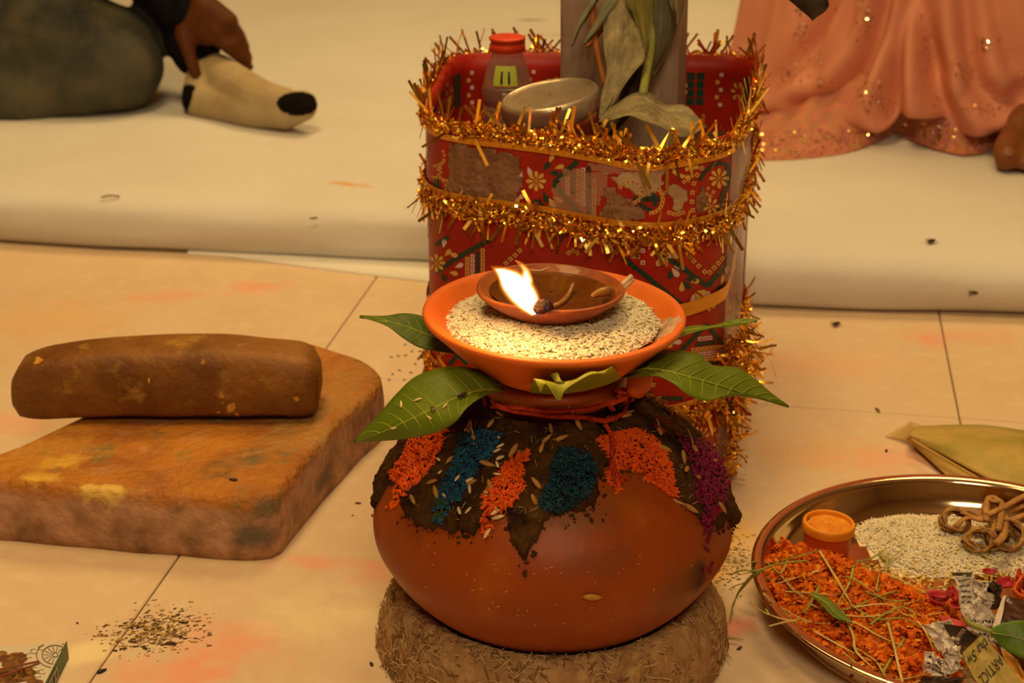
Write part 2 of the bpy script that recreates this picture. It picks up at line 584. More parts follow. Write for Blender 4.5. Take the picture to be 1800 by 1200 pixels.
# ------------------------------------------------------------------ cloth covered mattress
m_cloth = M('mattress_cloth', (.68, .67, .63), rough=.9, c2=(.64, .62, .57), nscale=5, lo=.35, hi=.65, bump=.25, bscale=35, spec=.15)
stains(m_cloth, [(615, 326, .05, .012, -.35, (.66, .36, .10), .9), (1010, 65, .10, .03, 0, (.55, .42, .28), .5), (850, 70, .15, .01, 0, (.6, .48, .33), .5), (931, 38, .03, .012, 0, (.12, .08, .05), .8), (1250, 60, .1, .02, 0, (.6, .5, .36), .4)], .068)
m_cloth2 = M('under_sheet_cloth', (.76, .74, .66), rough=.9, bump=.15, bscale=40, spec=.15)
epts = [atz(*p, 0) for p in [(0, 430), (400, 450), (757, 467), (950, 498), (1150, 528), (1320, 543), (1560, 551), (1800, 557)]]
ex = [-3.2] + [p.x for p in epts] + [3.2]
ey = [2.55] + [p.y for p in epts] + [1.80]
MZ = .068
def mat_z(x, y):
    return MZ + .004 * noise.noise(Vector((x * 2.3, y * 1.7, 0))) + .0015 * noise.noise(Vector((x * 9, y * 5, 3)))
prof = [(.02, .0), (.004, .003), (-.002, .010), (-.005, .024), (-.005, .038), (-.001, .050), (.010, .060), (.026, .066), (.05, .068)]
for k in range(1, 30): prof.append((.05 + 3.6 * (k / 29) ** 1.5, .068))
xs = np.concatenate([np.linspace(-3.2, -1, 14)[:-1], np.linspace(-1, 1, 110), np.linspace(1, 3.2, 14)[1:]])
v, f = [], []
for x in xs:
    e0 = float(np.interp(x, ex, ey)) + .006 * noise.noise(Vector((x * 4, 0, 1)))
    for (dy, z) in prof:
        k = z / .068
        zz = z if z < .05 else z * mat_z(x, e0 + dy) / MZ
        v.append((x, e0 + dy + (.006 * noise.noise(Vector((x * 6, z * 40, 2))) * (1 if dy < .05 else 0)), zz + .001))
P = len(prof)
for i in range(len(xs) - 1):
    for k in range(P - 1): f.append((i * P + k, (i + 1) * P + k, (i + 1) * P + k + 1, i * P + k + 1))
mt = mesh('floor_mattress', v, f, m_cloth)
tag(mt, 'thick cream cloth covered mattress spread across the floor behind the tin', 'mattress')
up = [atz(*p, 0) for p in [(330, 447), (400, 452), (500, 465), (600, 478), (690, 489), (760, 497), (860, 508), (980, 520)]]
v, f = [], []
for i, p in enumerate(up):
    for (dy, z) in ((0, .0005), (.002, .0035), (.03, .0042), (.12, .0042)):
        v.append((p.x, p.y + dy, z))
for i in range(len(up) - 1):
    for k in range(3): f.append((i * 4 + k, (i + 1) * 4 + k, (i + 1) * 4 + k + 1, i * 4 + k + 1))
us = mesh('under_sheet', v, f, m_cloth2)
tag(us, 'white sheet edge peeping out from under the mattress left of the tin', 'sheet')

# ------------------------------------------------------------------ grinding slab and roller stone
def stone_mat(name, top, top2, top3, side, side2, zt, z0, bump=.5):
    m = M(name, top, rough=.55, c2=top2, nscale=14, lo=.38, hi=.62, c3=top3, n3=26, lo3=.56, hi3=.66, bump=bump, bscale=120, spec=.4)
    nt = m.node_tree; N, L = nt.nodes, nt.links
    b = N['Principled BSDF']
    cur = b.inputs['Base Color'].links[0].from_socket
    geo = N.new('ShaderNodeNewGeometry')
    sp = N.new('ShaderNodeSeparateXYZ'); L.new(geo.outputs['Position'], sp.inputs[0])
    tn = N.new('ShaderNodeTexNoise'); tn.inputs['Scale'].default_value = 30; tn.inputs['Detail'].default_value = 6
    L.new(geo.outputs['Position'], tn.inputs['Vector'])
    ad = N.new('ShaderNodeMath'); ad.operation = 'MULTIPLY_ADD'
    L.new(tn.outputs['Fac'], ad.inputs[0]); ad.inputs[1].default_value = .03
    L.new(sp.outputs['Z'], ad.inputs[2])
    mr = N.new('ShaderNodeMapRange'); mr.inputs['From Min'].default_value = z0 + .015; mr.inputs['From Max'].default_value = zt + .015
    L.new(ad.outputs[0], mr.inputs['Value'])
    tn2 = N.new('ShaderNodeTexNoise'); tn2.inputs['Scale'].default_value = 38; tn2.inputs['Detail'].default_value = 8
    L.new(geo.outputs['Position'], tn2.inputs['Vector'])
    r2 = N.new('ShaderNodeMapRange'); r2.inputs['From Min'].default_value = .40; r2.inputs['From Max'].default_value = .68
    L.new(tn2.outputs['Fac'], r2.inputs['Value'])
    ms = N.new('ShaderNodeMix'); ms.data_type = 'RGBA'
    ms.inputs['A'].default_value = side + (1,); ms.inputs['B'].default_value = side2 + (1,)
    L.new(r2.outputs['Result'], ms.inputs['Factor'])
    mx = N.new('ShaderNodeMix'); mx.data_type = 'RGBA'
    L.new(mr.outputs['Result'], mx.inputs['Factor'])
    L.new(ms.outputs['Result'], mx.inputs['A']); L.new(cur, mx.inputs['B'])
    L.new(mx.outputs['Result'], b.inputs['Base Color'])
    return m
m_slab = stone_mat('slab_stone', (.50, .19, .018), (.34, .115, .018), (.24, .15, .045), (.56, .31, .18), (.27, .14, .065), .058, .046, .9)
m_roll = M('roller_stone', (.30, .125, .022), rough=.48, c2=(.15, .055, .010), nscale=13, lo=.35, hi=.65, c3=(.36, .19, .03), n3=30, lo3=.58, hi3=.7, bump=.35, bscale=140, spec=.3)
SZ = .06
so = [atz(*p, SZ) for p in [(-60, 842), (0, 846), (250, 868), (440, 879), (474, 877), (488, 868)]]
so += [atz(*p, SZ) for p in [(500, 852), (530, 820), (600, 740), (655, 690), (676, 666), (668, 645), (640, 628), (560, 604), (480, 592), (400, 590)]]
so += [Vector((-.36, 1.60, SZ)), Vector((-.40, 1.52, SZ))] + [atz(*p, SZ) for p in [(150, 728), (90, 757), (30, 787), (-30, 806), (-75, 822)]]
def densify(pts, step=.012):
    out = []
    n = len(pts)
    for i in range(n):
        a, b = pts[i], pts[(i + 1) % n]
        k = max(1, int((b - a).length / step))
        for s in range(k): out.append(a.lerp(b, s / k))
    return out
sd = densify(so)
# soften corners a little
for _ in range(1):
    sd = [(sd[i - 1] + sd[i] * 2 + sd[(i + 1) % len(sd)]) / 4 for i in range(len(sd))]
cen = sum(sd, Vector()) / len(sd)
rings = [(1.0, 0.0), (1.006, .012), (1.0, .040), (.996, .050), (.988, .056), (.972, .0595), (.93, .0605), (.82, .060), (.65, .0592), (.45, .0588), (.2, .0586)]
v, f = [], []
for (k, z) in rings:
    for p in sd:
        q = cen + (Vector((p.x, p.y, 0)) - Vector((cen.x, cen.y, 0))) * k
        nn = noise.noise(Vector((q.x * 18, q.y * 18, z * 25)))
        q2 = Vector((q.x, q.y, 0)) + (Vector((q.x - cen.x, q.y - cen.y, 0))).normalized() * .0035 * nn
        v.append((q2.x, q2.y, z + (.0018 * nn if z > .045 else 0)))
n = len(sd)
for i in range(len(rings) - 1):
    for k in range(n): f.append((i * n + k, i * n + (k + 1) % n, (i + 1) * n + (k + 1) % n, (i + 1) * n + k))
f.append(tuple((len(rings) - 1) * n + k for k in range(n)))
f.append(tuple(range(n))[::-1])
slab = mesh('grinding_slab', v, f, m_slab)
tag(slab, 'flat stone grinding slab smeared orange with turmeric on the floor', 'grinding stone')
# turmeric paste smears on the slab
m_turm = M('turmeric_paste', (.62, .36, .05), rough=.7, c2=(.50, .22, .03), nscale=60, bump=.4, bscale=200)
sb_bvh = bvh_of(slab)
def smear(name, poly, mat, parent, bvh, h=.0008, step=4, offx=None):
    """thin irregular crust on a surface inside a polygon given in view coordinates"""
    xs_ = [p[0] for p in poly]; ys_ = [p[1] for p in poly]
    V, F, idx = [], [], {}
    x = min(xs_)
    nx = int((max(xs_) - min(xs_)) / step) + 1; ny = int((max(ys_) - min(ys_)) / step) + 1
    for i in range(nx + 1):
        for j in range(ny + 1):
            X = min(xs_) + i * step; Y = min(ys_) + j * step
            jx = X + step * .9 * noise.noise(Vector((X * .13, Y * .13, 0))); jy = Y + step * .9 * noise.noise(Vector((X * .13, Y * .13, 9)))
            p, nn = hit(bvh, jx, jy)
            if p is None: continue
            inside = inpoly(X + 8 * noise.noise(Vector((X * .06, Y * .06, 5))), Y + 8 * noise.noise(Vector((X * .06, Y * .06, 7))), poly)
            idx[(i, j)] = (len(V), inside)
            V.append(p + nn * (h * (.7 + .8 * noise.noise(Vector((X * .1, Y * .1, 2)))) if inside else -.0004))
    for i in range(nx):
        for j in range(ny):
            q = [idx.get(k) for k in ((i, j), (i + 1, j), (i + 1, j + 1), (i, j + 1))]
            if all(q) and sum(k[1] for k in q) >= 3:
                F.append(tuple(k[0] for k in q))
    return mesh(name, V, F, mat, parent)
for (x, y, rx, ry, c, am) in ((110, 813, .022, .010, (.74, .46, .05), .95), (65, 842, .022, .005, (.74, .46, .06), .9), (190, 858, .026, .004, (.80, .55, .12), .95), (378, 820, .022, .014, (.10, .075, .025), .9),
                             (440, 798, .018, .010, (.13, .085, .03), .8), (388, 832, .010, .006, (.12, .08, .03), .8), (300, 840, .05, .02, (.30, .10, .02), .5), (330, 800, .06, .03, (.62, .24, .02), .5), (90, 790, .05, .03, (.55, .26, .03), .6),
                             (520, 760, .05, .04, (.44, .24, .06), .6), (600, 690, .06, .05, (.46, .25, .07), .6), (560, 640, .06, .04, (.50, .19, .03), .5)):
    stain3(m_slab, atz(x, y, SZ), (rx, ry * 2, .02), c, am * .9, 1.3)
stain3(m_slab, aty(455, 930, 1.268), (.026, .03, .016), (.11, .09, .06), .85, .6)
stain3(m_slab, aty(430, 940, 1.27), (.016, .03, .010), (.12, .10, .07), .8, .6)
stain3(m_slab, aty(470, 890, 1.268), (.016, .02, .012), (.13, .11, .05), .8, .6)
stain3(m_slab, aty(575, 850, 1.36), (.02, .03, .012), (.12, .10, .06), .8, .6)
m_dark = M('dark_crust', (.07, .045, .02), rough=.8, c2=(.13, .09, .04), nscale=50, bump=.3)


# roller: rounded bar lying across the slab
rp0 = atz(22, 752, SZ); rp1 = atz(560, 746, SZ)
ax = (rp1 - rp0); ax.z = 0; RL = ax.length; ax.normalize(); ay = Vector((-ax.y, ax.x, 0))
v, f = [], []
NS, NC = 46, 36
for i in range(NS + 1):
    t = i / NS
    e0 = 1.0
    dl = min(t, 1 - t) * RL
    rc = .035 if t < .5 else .024
    if dl < rc: e0 = math.sqrt(max(0, 1 - ((rc - dl) / rc) ** 2)) * .35 + .65 if dl > 0 else .65
    if i in (0, NS): e0 = .5
    hgt = .068 * (1 - .17 * (2 * abs(t - .54)) ** 2.4)
    wid = .074 * (1 - .10 * (2 * abs(t - .52)) ** 2)
    for k in range(NC):
        a = 2 * math.pi * k / NC
        ca, sa = math.cos(a), math.sin(a)
        q = 2.0 / 5.0
        cx = math.copysign(abs(ca) ** q, ca) * wid / 2
        cz = math.copysign(abs(sa) ** q, sa) * hgt / 2
        if cz > 0: cx *= (1 - .20 * cz / (hgt / 2))
        p = rp0 + ax * (t * RL) + ay * (wid * .5 + cx * (.5 + .5 * e0) + .004 * math.sin(t * 3.1) ) 
        z = SZ + .0012 + hgt / 2 + cz * (e0 if e0 < 1 else 1)
        nn = noise.noise(Vector((p.x * 16, p.y * 16, z * 16)))
        v.append(Vector((p.x, p.y, z)) + (ay * .002 + Vector((0, 0, .0015))) * nn)
for i in range(NS):
    for k in range(NC): f.append((i * NC + k, i * NC + (k + 1) % NC, (i + 1) * NC + (k + 1) % NC, (i + 1) * NC + k))
f.append(tuple(range(NC))[::-1]); f.append(tuple(NS * NC + k for k in range(NC)))
zlow = min(p[2] for p in v)
v = [(p[0], p[1], p[2] - zlow + SZ + .0022) for p in v]
roller = mesh('grinding_roller', v, f, m_roll)
tag(roller, 'dark brown stone roller lying across the grinding slab', 'grinding stone')
rb = bvh_of(roller)
for (x, y, r) in ((390, 694, 6), (405, 716, 8), (388, 710, 4), (418, 726, 5), (382, 722, 3), (68, 633, 7), (358, 637, 6), (262, 668, 4), (520, 700, 7)):
    smear('turmeric_smear', [(x + r * math.cos(a) * (1 + .3 * math.sin(a * 3)), y + r * math.sin(a)) for a in [k * .7 for k in range(9)]], m_turm, roller, rb, .0006, 2)

# ------------------------------------------------------------------ tin wrapped in red printed paper with gold tinsel
HB = .351
plan_pts = [(-.072, 1.452), (-.049, 1.427), (-.011, 1.409), (.0264, 1.392), (.063, 1.370), (.098, 1.350), (.134, 1.347), (.170, 1.366), (.196, 1.402),
            (.222, 1.50), (.240, 1.60), (.250, 1.655), (.240, 1.685), (.205, 1.698), (.080, 1.708), (-.030, 1.708), (-.058, 1.692), (-.068, 1.655), (-.076, 1.57), (-.080, 1.49)]
def plan_curve(n=160):
    m = len(plan_pts); out = []
    per = n // m + 1
    for i in range(m):
        q = [plan_pts[(i + k) % m] for k in (-1, 0, 1, 2)]
        for s in range(per):
            t = s / per
            out.append(Vector((cr(q[0][0], q[1][0], q[2][0], q[3][0], t), cr(q[0][1], q[1][1], q[2][1], q[3][1], t), 0)))
    return out
PC = plan_curve()
cumL = [0]
for i in range(len(PC)): cumL.append(cumL[-1] + (PC[(i + 1) % len(PC)] - PC[i]).length)
PER = cumL[-1]
def on_plan(s):
    s = s % PER
    i = int(np.searchsorted(cumL, s, side='right')) - 1
    i = max(0, min(i, len(PC) - 1))
    a, b = PC[i], PC[(i + 1) % len(PC)]
    u = (s - cumL[i]) / max(cumL[i + 1] - cumL[i], 1e-9)
    d = (b - a).normalized()
    return a.lerp(b, u), Vector((d.y, -d.x, 0)), d        # point, outward normal, tangent
def rim_dip(p):
    return -.003 * math.exp(-((p.x - .11) ** 2 + (p.y - 1.348) ** 2) / .0004)
def tin_surf(s, z, off=0):
    p, n_, d = on_plan(s)
    wob = .0012 * noise.noise(Vector((p.x * 20, p.y * 20, z * 14)))
    q = p + n_ * (off + wob)
    return Vector((q.x, q.y, z)), n_, d
m_red = M('red_paper', (.44, .020, .008), rough=.42, c2=(.36, .014, .006), nscale=25, spec=.3)
m_redin = M('red_paper_inside', (.30, .012, .009), rough=.5)
m_green = M('print_green', (.016, .055, .035), rough=.4)
m_yel = M('print_yellow', (.72, .42, .09), rough=.4)
m_wht = M('print_white', (.74, .55, .48), rough=.4)
m_gold = M('gold_tinsel', (1.0, .60, .09), rough=.22, metal=1.0)
m_gold2 = M('gold_tinsel_dark', (.75, .36, .035), rough=.28, metal=1.0)
m_gold3 = M('gold_tinsel_pale', (1.0, .76, .24), rough=.15, metal=1.0)
m_ribbon = M('gold_ribbon', (.85, .42, .05), rough=.35, metal=.85, bump=.4, bscale=300)
m_tape = M('clear_tape', (.60, .36, .25), rough=.22, alpha=.42, coat=.6, bump=.5, bscale=45)
m_mudp = M('mud_smear', (.33, .17, .085), rough=.7, c2=(.20, .09, .045), nscale=60, c3=(.34, .19, .10), n3=120, bump=.6, bscale=200)
m_torn = M('torn_paper', (.52, .36, .20), rough=.6, c2=(.42, .26, .13), nscale=50, bump=.3)

tin = empty('tin_container', (.085, 1.50, 0))
tag(tin, 'square tin wrapped in red printed paper with gold tinsel bands behind the pot', 'container')
NP = len(PC)
TH_ = .0022
zs = list(np.linspace(0, HB, 30))
v, f = [], []
for z in zs:
    for i in range(NP):
        p, n_, d = tin_surf(cumL[i], z)
        v.append((p.x, p.y, z + (rim_dip(p) if z == zs[-1] else 0)))
for z in (HB, HB - .02, .2, .012):
    for i in range(NP):
        p, n_, d = tin_surf(cumL[i], min(z, HB), -TH_)
        v.append((p.x, p.y, z + (rim_dip(p) if z == HB else 0)))
R_ = len(zs) + 4
for r in range(R_ - 1):
    for i in range(NP):
        f.append((r * NP + i, r * NP + (i + 1) % NP, (r + 1) * NP + (i + 1) % NP, (r + 1) * NP + i))
f.append(tuple((R_ - 1) * NP + i for i in range(NP)))
f.append(tuple(range(NP))[::-1])
wall = mesh('paper_wrap', v, f, m_red, tin)
wall.data.shade_smooth()
tb = bvh_of(wall)

class Print:
    """flat print on the paper: cells of colour lying on the wall"""
    def __init__(s): s.mb = MB()
    def poly(s, pts, mi, lift=.0006):
        vs = []
        for p in pts:
            h, nn = hit(tb, *p)
            if h is None: return
            vs.append(h + nn * lift)
        c = sum(vs, Vector()) / len(vs)
        if max((q - c).length for q in vs) > .06: return
        s.mb.add(vs, [tuple(range(len(vs)))], mi)
    def sq(s, x, y, w, mi, ang=0, hollow=True):
        r = lambda a, b: (x + a * math.cos(ang) - b * math.sin(ang), y + a * math.sin(ang) + b * math.cos(ang))
        h = w / 2
        s.poly([r(-h, -h), r(h, -h), r(h, h), r(-h, h)], mi, .0006)
        if hollow:
            k = h * .42
            s.poly([r(-k, -k), r(k, -k), r(k, k), r(-k, k)], 3, .0010)
    def stroke(s, pts, w, mi, cell=9, gap=1.0, hollow=False):
        for a, b in zip(pts[:-1], pts[1:]):
            L = math.hypot(b[0] - a[0], b[1] - a[1]); n = max(1, int(L / cell))
            ux, uy = (b[0] - a[0]) / L, (b[1] - a[1]) / L
            for k in range(n):
                c = (a[0] + ux * (k + .5) * L / n, a[1] + uy * (k + .5) * L / n)
                if hollow: s.sq(c[0], c[1], w, mi, math.atan2(uy, ux))
                else:
                    hl = L / n / 2 - gap / 2
                    s.poly([(c[0] - ux * hl + uy * w / 2, c[1] - uy * hl - ux * w / 2), (c[0] + ux * hl + uy * w / 2, c[1] + uy * hl - ux * w / 2),
                            (c[0] + ux * hl - uy * w / 2, c[1] + uy * hl + ux * w / 2), (c[0] - ux * hl - uy * w / 2, c[1] - uy * hl + ux * w / 2)], mi)
    def petal(s, x, y, ang, L, W, mi):
        pts = []
        for t, w in ((0, 0), (.3, .5), (.6, .95), (.8, .9), (.95, .5), (1, 0), (.95, -.5), (.8, -.9), (.6, -.95), (.3, -.5)):
            a, b = t * L, w * W / 2
            pts.append((x + a * math.cos(ang) - b * math.sin(ang), y + a * math.sin(ang) + b * math.cos(ang)))
        s.poly(pts, mi)
    def flower(s, x, y, r, mi, n=8, yk=1.0):
        for k in range(n): s.petal(x + 3 * math.cos(k * 2 * math.pi / n), y + 3 * yk * math.sin(k * 2 * math.pi / n), k * 2 * math.pi / n, r - 3, r * .42, mi)
        s.sq(x, y, 5, mi)
pr = Print()
G, Y_, W_, RED = 0, 1, 2, 3
# upper zone
pr.flower(943, 318, 18, Y_)
for (x, y, a, L, w, c) in [(928, 292, 1.2, 16, 9, W_), (918, 300, 1.9, 14, 8, W_), (955, 300, -.9, 20, 10, G), (965, 303, .1, 18, 10, G), (966, 286, -1.1, 16, 9, Y_), (975, 296, -.3, 18, 9, Y_),
                           (955, 335, 1.2, 22, 10, G), (964, 347, .9, 22, 11, Y_), (972, 345, .5, 20, 9, Y_), (983, 366, .9, 16, 9, W_), (925, 338, 2.4, 16, 8, W_), (915, 345, 2.2, 15, 9, Y_), (908, 342, 1.4, 14, 9, Y_)]:
    pr.petal(x, y, a, L, w, c)
pr.stroke([(1016, 283), (974, 322), (1030, 386)], 10, G, 10)
pr.stroke([(930, 368), (945, 351), (962, 374)], 9, G, 9)
for x, y0, y1, c in ((998, 314, 340, W_), (1008, 306, 348, G), (1017, 300, 360, Y_), (1026, 298, 366, W_), (1035, 296, 376, G), (1045, 318, 388, Y_)):
    y = y0
    while y < y1: pr.sq(x, y, 7.2, c, 0, c != G); y += 8.6
for k in range(12):
    a = -2.6 + k * .42
    pr.sq(1108 + 20 * math.cos(a), 338 + 19 * math.sin(a), 6.5, Y_, a)
pr.stroke([(1113, 350), (1160, 349)], 9, G, 9); pr.stroke([(1122, 358), (1145, 370)], 8, G, 8); pr.stroke([(1146, 330), (1152, 362)], 8, G, 8)
for k in range(9):
    a = -.9 + k * .3
    pr.sq(1143 + 22 * math.cos(a), 350 + 24 * math.sin(a), 6.5, Y_, a)
pts = [(1238, 290), (1228, 300), (1221, 314), (1217, 330), (1216, 346), (1216, 362), (1218, 376), (1222, 388)]
pr.stroke(pts, 7.5, Y_, 9, 1, True)
pts = [(1182, 299), (1192, 307), (1203, 311), (1216, 311)]
pr.stroke(pts, 7, Y_, 7, 1.5)
pr.stroke([(1180, 296), (1190, 291), (1202, 289)], 6, Y_, 7, 1.5); pr.stroke([(1203, 298), (1216, 294), (1228, 293)], 7, Y_, 8, 1.5)
pr.stroke([(1198, 322), (1206, 316), (1214, 317)], 6, Y_, 8, 1, True)
pr.stroke([(1228, 318), (1238, 302), (1252, 290), (1266, 286), (1278, 290), (1281, 306), (1277, 326), (1268, 346), (1262, 374)], 7, G, 9)
pr.flower(1263, 313, 18, Y_); pr.flower(1249, 362, 15, Y_, 7)
for (x, y) in ((1244, 331), (1253, 337), (1242, 341), (1248, 345)): pr.sq(x, y, 6, Y_, .6)
pr.stroke([(1266, 372), (1272, 356), (1280, 346)], 6, Y_, 7, 1, True)
pr.stroke([(1172, 372), (1188, 377), (1204, 372)], 7, Y_, 8, 1, True); pr.stroke([(1172, 332), (1166, 346), (1162, 362)], 6, Y_, 8, 1, True)
# left corner curls
for (x0, y0, r, a0, a1) in ((768, 275, 14, -.6, 1.8), (785, 300, 14, 1.6, 4.4), (770, 330, 15, -1.2, 1.2), (766, 300, 10, -1, 2)):
    for k in range(6):
        a = a0 + (a1 - a0) * k / 5
        pr.sq(x0 + r * math.cos(a), y0 + r * math.sin(a) * 1.2, 5, Y_, a)
pr.stroke([(764, 335), (768, 315), (776, 345)], 6, G, 7)
# lower zone left of the bowl
pr.stroke([(766, 478), (800, 455), (862, 420)], 9, G, 10); pr.stroke([(766, 430), (790, 416)], 8, G, 9)
for x, y0, y1, c in ((822, 455, 490, Y_), (831, 450, 486, W_), (840, 445, 486, G), (849, 440, 482, Y_)):
    y = y0
    while y < y1: pr.sq(x, y, 7, c, 0, c != G); y += 8.4
pr.flower(768, 462, 16, Y_)
for (x, y, a, c) in ((782, 450, -.8, Y_), (790, 444, .4, Y_), (780, 436, -1.4, W_), (776, 480, 1.0, G), (790, 478, .2, Y_), (800, 470, -.4, W_)): pr.petal(x, y, a, 16, 9, c)
pr.stroke([(765, 640), (775, 622), (790, 615)], 6, Y_, 7, 1, True); pr.stroke([(790, 640), (806, 622), (822, 640)], 8, G, 9)
for (x, y) in ((890, 462), (898, 455), (906, 448), (914, 440), (1000, 444), (1008, 440), (1016, 444)): pr.sq(x, y, 7, Y_, -.7)
# lower zone right of the bowl
pr.stroke([(1094, 452), (1130, 480), (1185, 525), (1210, 545)], 9, G, 10)
pr.stroke([(1150, 436), (1195, 468), (1243, 503), (1268, 474), (1288, 444)], 9, G, 10)
pr.stroke([(1208, 446), (1222, 462), (1243, 482), (1258, 466), (1272, 450)], 7.5, Y_, 10, 1, True)
for (x, y) in ((1112, 440), (1121, 440), (1130, 440), (1112, 450), (1130, 461), (1121, 451)): pr.sq(x, y, 7.5, W_ if x != 1121 else Y_)
ch = [(1160, 448), (1180, 470), (1200, 492), (1220, 514)]
for i, (x, y) in enumerate(ch):
    c1 = (Y_, W_, G, Y_)[i % 4]; c2 = (W_, G, Y_, W_)[i % 4]
    pr.petal(x, y, .9, 20, 11, c1); pr.petal(x + 3, y - 3, .2, 20, 10, c1)
    pr.petal(x - 2, y + 2, 1.6, 18, 10, c2); pr.petal(x + 12, y + 4, -.2, 17, 9, c2)
pr.flower(1243, 530, 17, Y_, 9)
for (x, y, a, c) in ((1258, 516, -1.0, G), (1264, 512, -.4, G), (1266, 500, -1.2, Y_), (1272, 496, -.7, Y_), (1274, 484, -1.3, W_), (1280, 480, -.9, W_)): pr.petal(x, y, a, 18, 9, c)
pr.stroke([(1190, 622), (1214, 598), (1242, 570), (1262, 596), (1288, 630)], 8, G, 9)
for r_, (y, x0, x1, c) in enumerate(((594, 1230, 1254, W_), (603, 1226, 1258, G), (612, 1218, 1268, Y_), (621, 1222, 1268, W_), (630, 1228, 1276, Y_), (640, 1236, 1280, G))):
    x = x0
    while x < x1: pr.sq(x, y - (x - 1240) * .12, 7.4, c, -.1, c != G); x += 8.6
for (x, y, a, c) in ((1165, 610, -.3, Y_), (1180, 603, -.2, W_), (1160, 598, -.9, Y_), (1274, 574, 1.2, W_), (1284, 560, 1.3, Y_), (1270, 582, .6, G), (1190, 575, -.8, W_), (1200, 560, -1, Y_)): pr.petal(x, y, a, 18, 9, c)
pr.stroke([(1120, 668), (1150, 700), (1200, 700)], 8, G, 9)
for (x, y) in ((1139, 682), (1139, 691), (1148, 676), (1270, 668), (1278, 660)): pr.sq(x, y, 7, Y_)
pr.mb.build('printed_pattern', [m_green, m_yel, m_wht, m_red], wall, False)['kind'] = 'stuff'
# the same motif round the sides, the back and the inside
mb = MB()
def cellpoly(s0, z0, pts, mi, off):
    vs = [tin_surf(s0 + a, z0 + b, off)[0] for a, b in pts]
    mb.add(vs, [tuple(range(len(vs)))], mi)
front_end = cumL[min(range(NP), key=lambda i: (PC[i] - Vector((.196, 1.402, 0))).length)]
left_start = cumL[min(range(NP), key=lambda i: (PC[i] - Vector((-.080, 1.49, 0))).length)]
for side, off in ((0, .0007), (1, -TH_ - .0007)):
    s = 0.0
    while s < PER - .02:
        for zc in (.028, .066, .15, .185, .24, .315):
            xf = on_plan(s)[0].x
            if side == 0 and s < front_end + .01 and not (zc < .08 or (zc < .2 and -.005 < xf < .085)): continue
            if side == 0 and s >= front_end + .01 and zc in (.028, .185): continue
            if side == 1 and zc < .2: continue
            kk = int(s / .022) % 3
            if kk == 0:
                for q in range(4): cellpoly(s, zc + (q - 1.5) * .009, [(-.004, -.004), (.004, -.004), (.004, .004), (-.004, .004)], 0, off)
                for q in range(4): cellpoly(s + .010, zc + (q - 1.5) * .009, [(-.004, -.004), (.004, -.004), (.004, .004), (-.004, .004)], 0, off)
            elif kk == 1:
                for q in range(7):
                    a = q * 2 * math.pi / 7
                    cellpoly(s, zc, [(.003 * math.cos(a), .003 * math.sin(a)), (.009 * math.cos(a - .25), .009 * math.sin(a - .25)), (.011 * math.cos(a), .011 * math.sin(a)), (.009 * math.cos(a + .25), .009 * math.sin(a + .25))], 1, off)
            else:
                for q in range(5):
                    cellpoly(s + .004 * (q % 2), zc + (q - 2) * .008, [(-.002, -.002), (.002, -.002), (.002, .002), (-.002, .002)], 1 if q % 2 else 2, off)
        s += .022
mb.build('side_pattern', [m_green, m_yel, m_wht], wall, False)['kind'] = 'stuff'
# smears, torn paper and tape stuck on the wrap
smear('mud_stain', [(790, 250), (850, 256), (915, 275), (922, 320), (908, 345), (912, 362), (860, 356), (800, 345), (782, 335), (788, 300)], m_mudp, tin, tb, .0012, 4)
smear('mud_stain', [(1062, 332), (1080, 325), (1086, 340), (1125, 358), (1135, 385), (1085, 390), (1050, 386), (1062, 365)], m_mudp, tin, tb, .0012, 4)
smear('mud_stain', [(1175, 325), (1190, 320), (1204, 332), (1204, 352), (1195, 374), (1184, 372), (1182, 352), (1174, 340)], m_torn, tin, tb, .0014, 3)
smear('mud_stain', [(1226, 330), (1236, 322), (1240, 340), (1248, 352), (1244, 372), (1228, 382), (1222, 362), (1226, 345)], m_mudp, tin, tb, .0012, 3)
smear('torn_label', [(1075, 302), (1168, 298), (1165, 325), (1150, 342), (1128, 348), (1110, 334), (1085, 328)], m_torn, tin, tb, .0010, 4)
smear('clear_tape', [(990, 296), (1072, 300), (1068, 330), (1044, 386), (960, 372), (975, 330)], m_tape, tin, tb, .0016, 6)
smear('clear_tape', [(1035, 285), (1170, 292), (1172, 306), (1040, 304)], m_tape, tin, tb, .0020, 5)
# tape along the right corner
s0 = front_end - .012
v, f = [], []
for i in range(26):
    z = .004 + (HB - .012) * i / 25
    for k in range(9):
        s = s0 + k * .016
        p, n_, d = tin_surf(s, z, .0018 + .0016 * abs(math.sin(k * 1.9 + noise.noise(Vector((k, z * 9, 0))) * 2)))
        v.append(p)
for i in range(25):
    for k in range(8): f.append((i * 9 + k, i * 9 + k + 1, (i + 1) * 9 + k + 1, (i + 1) * 9 + k))
mesh('corner_tape', v, f, m_tape, tin)

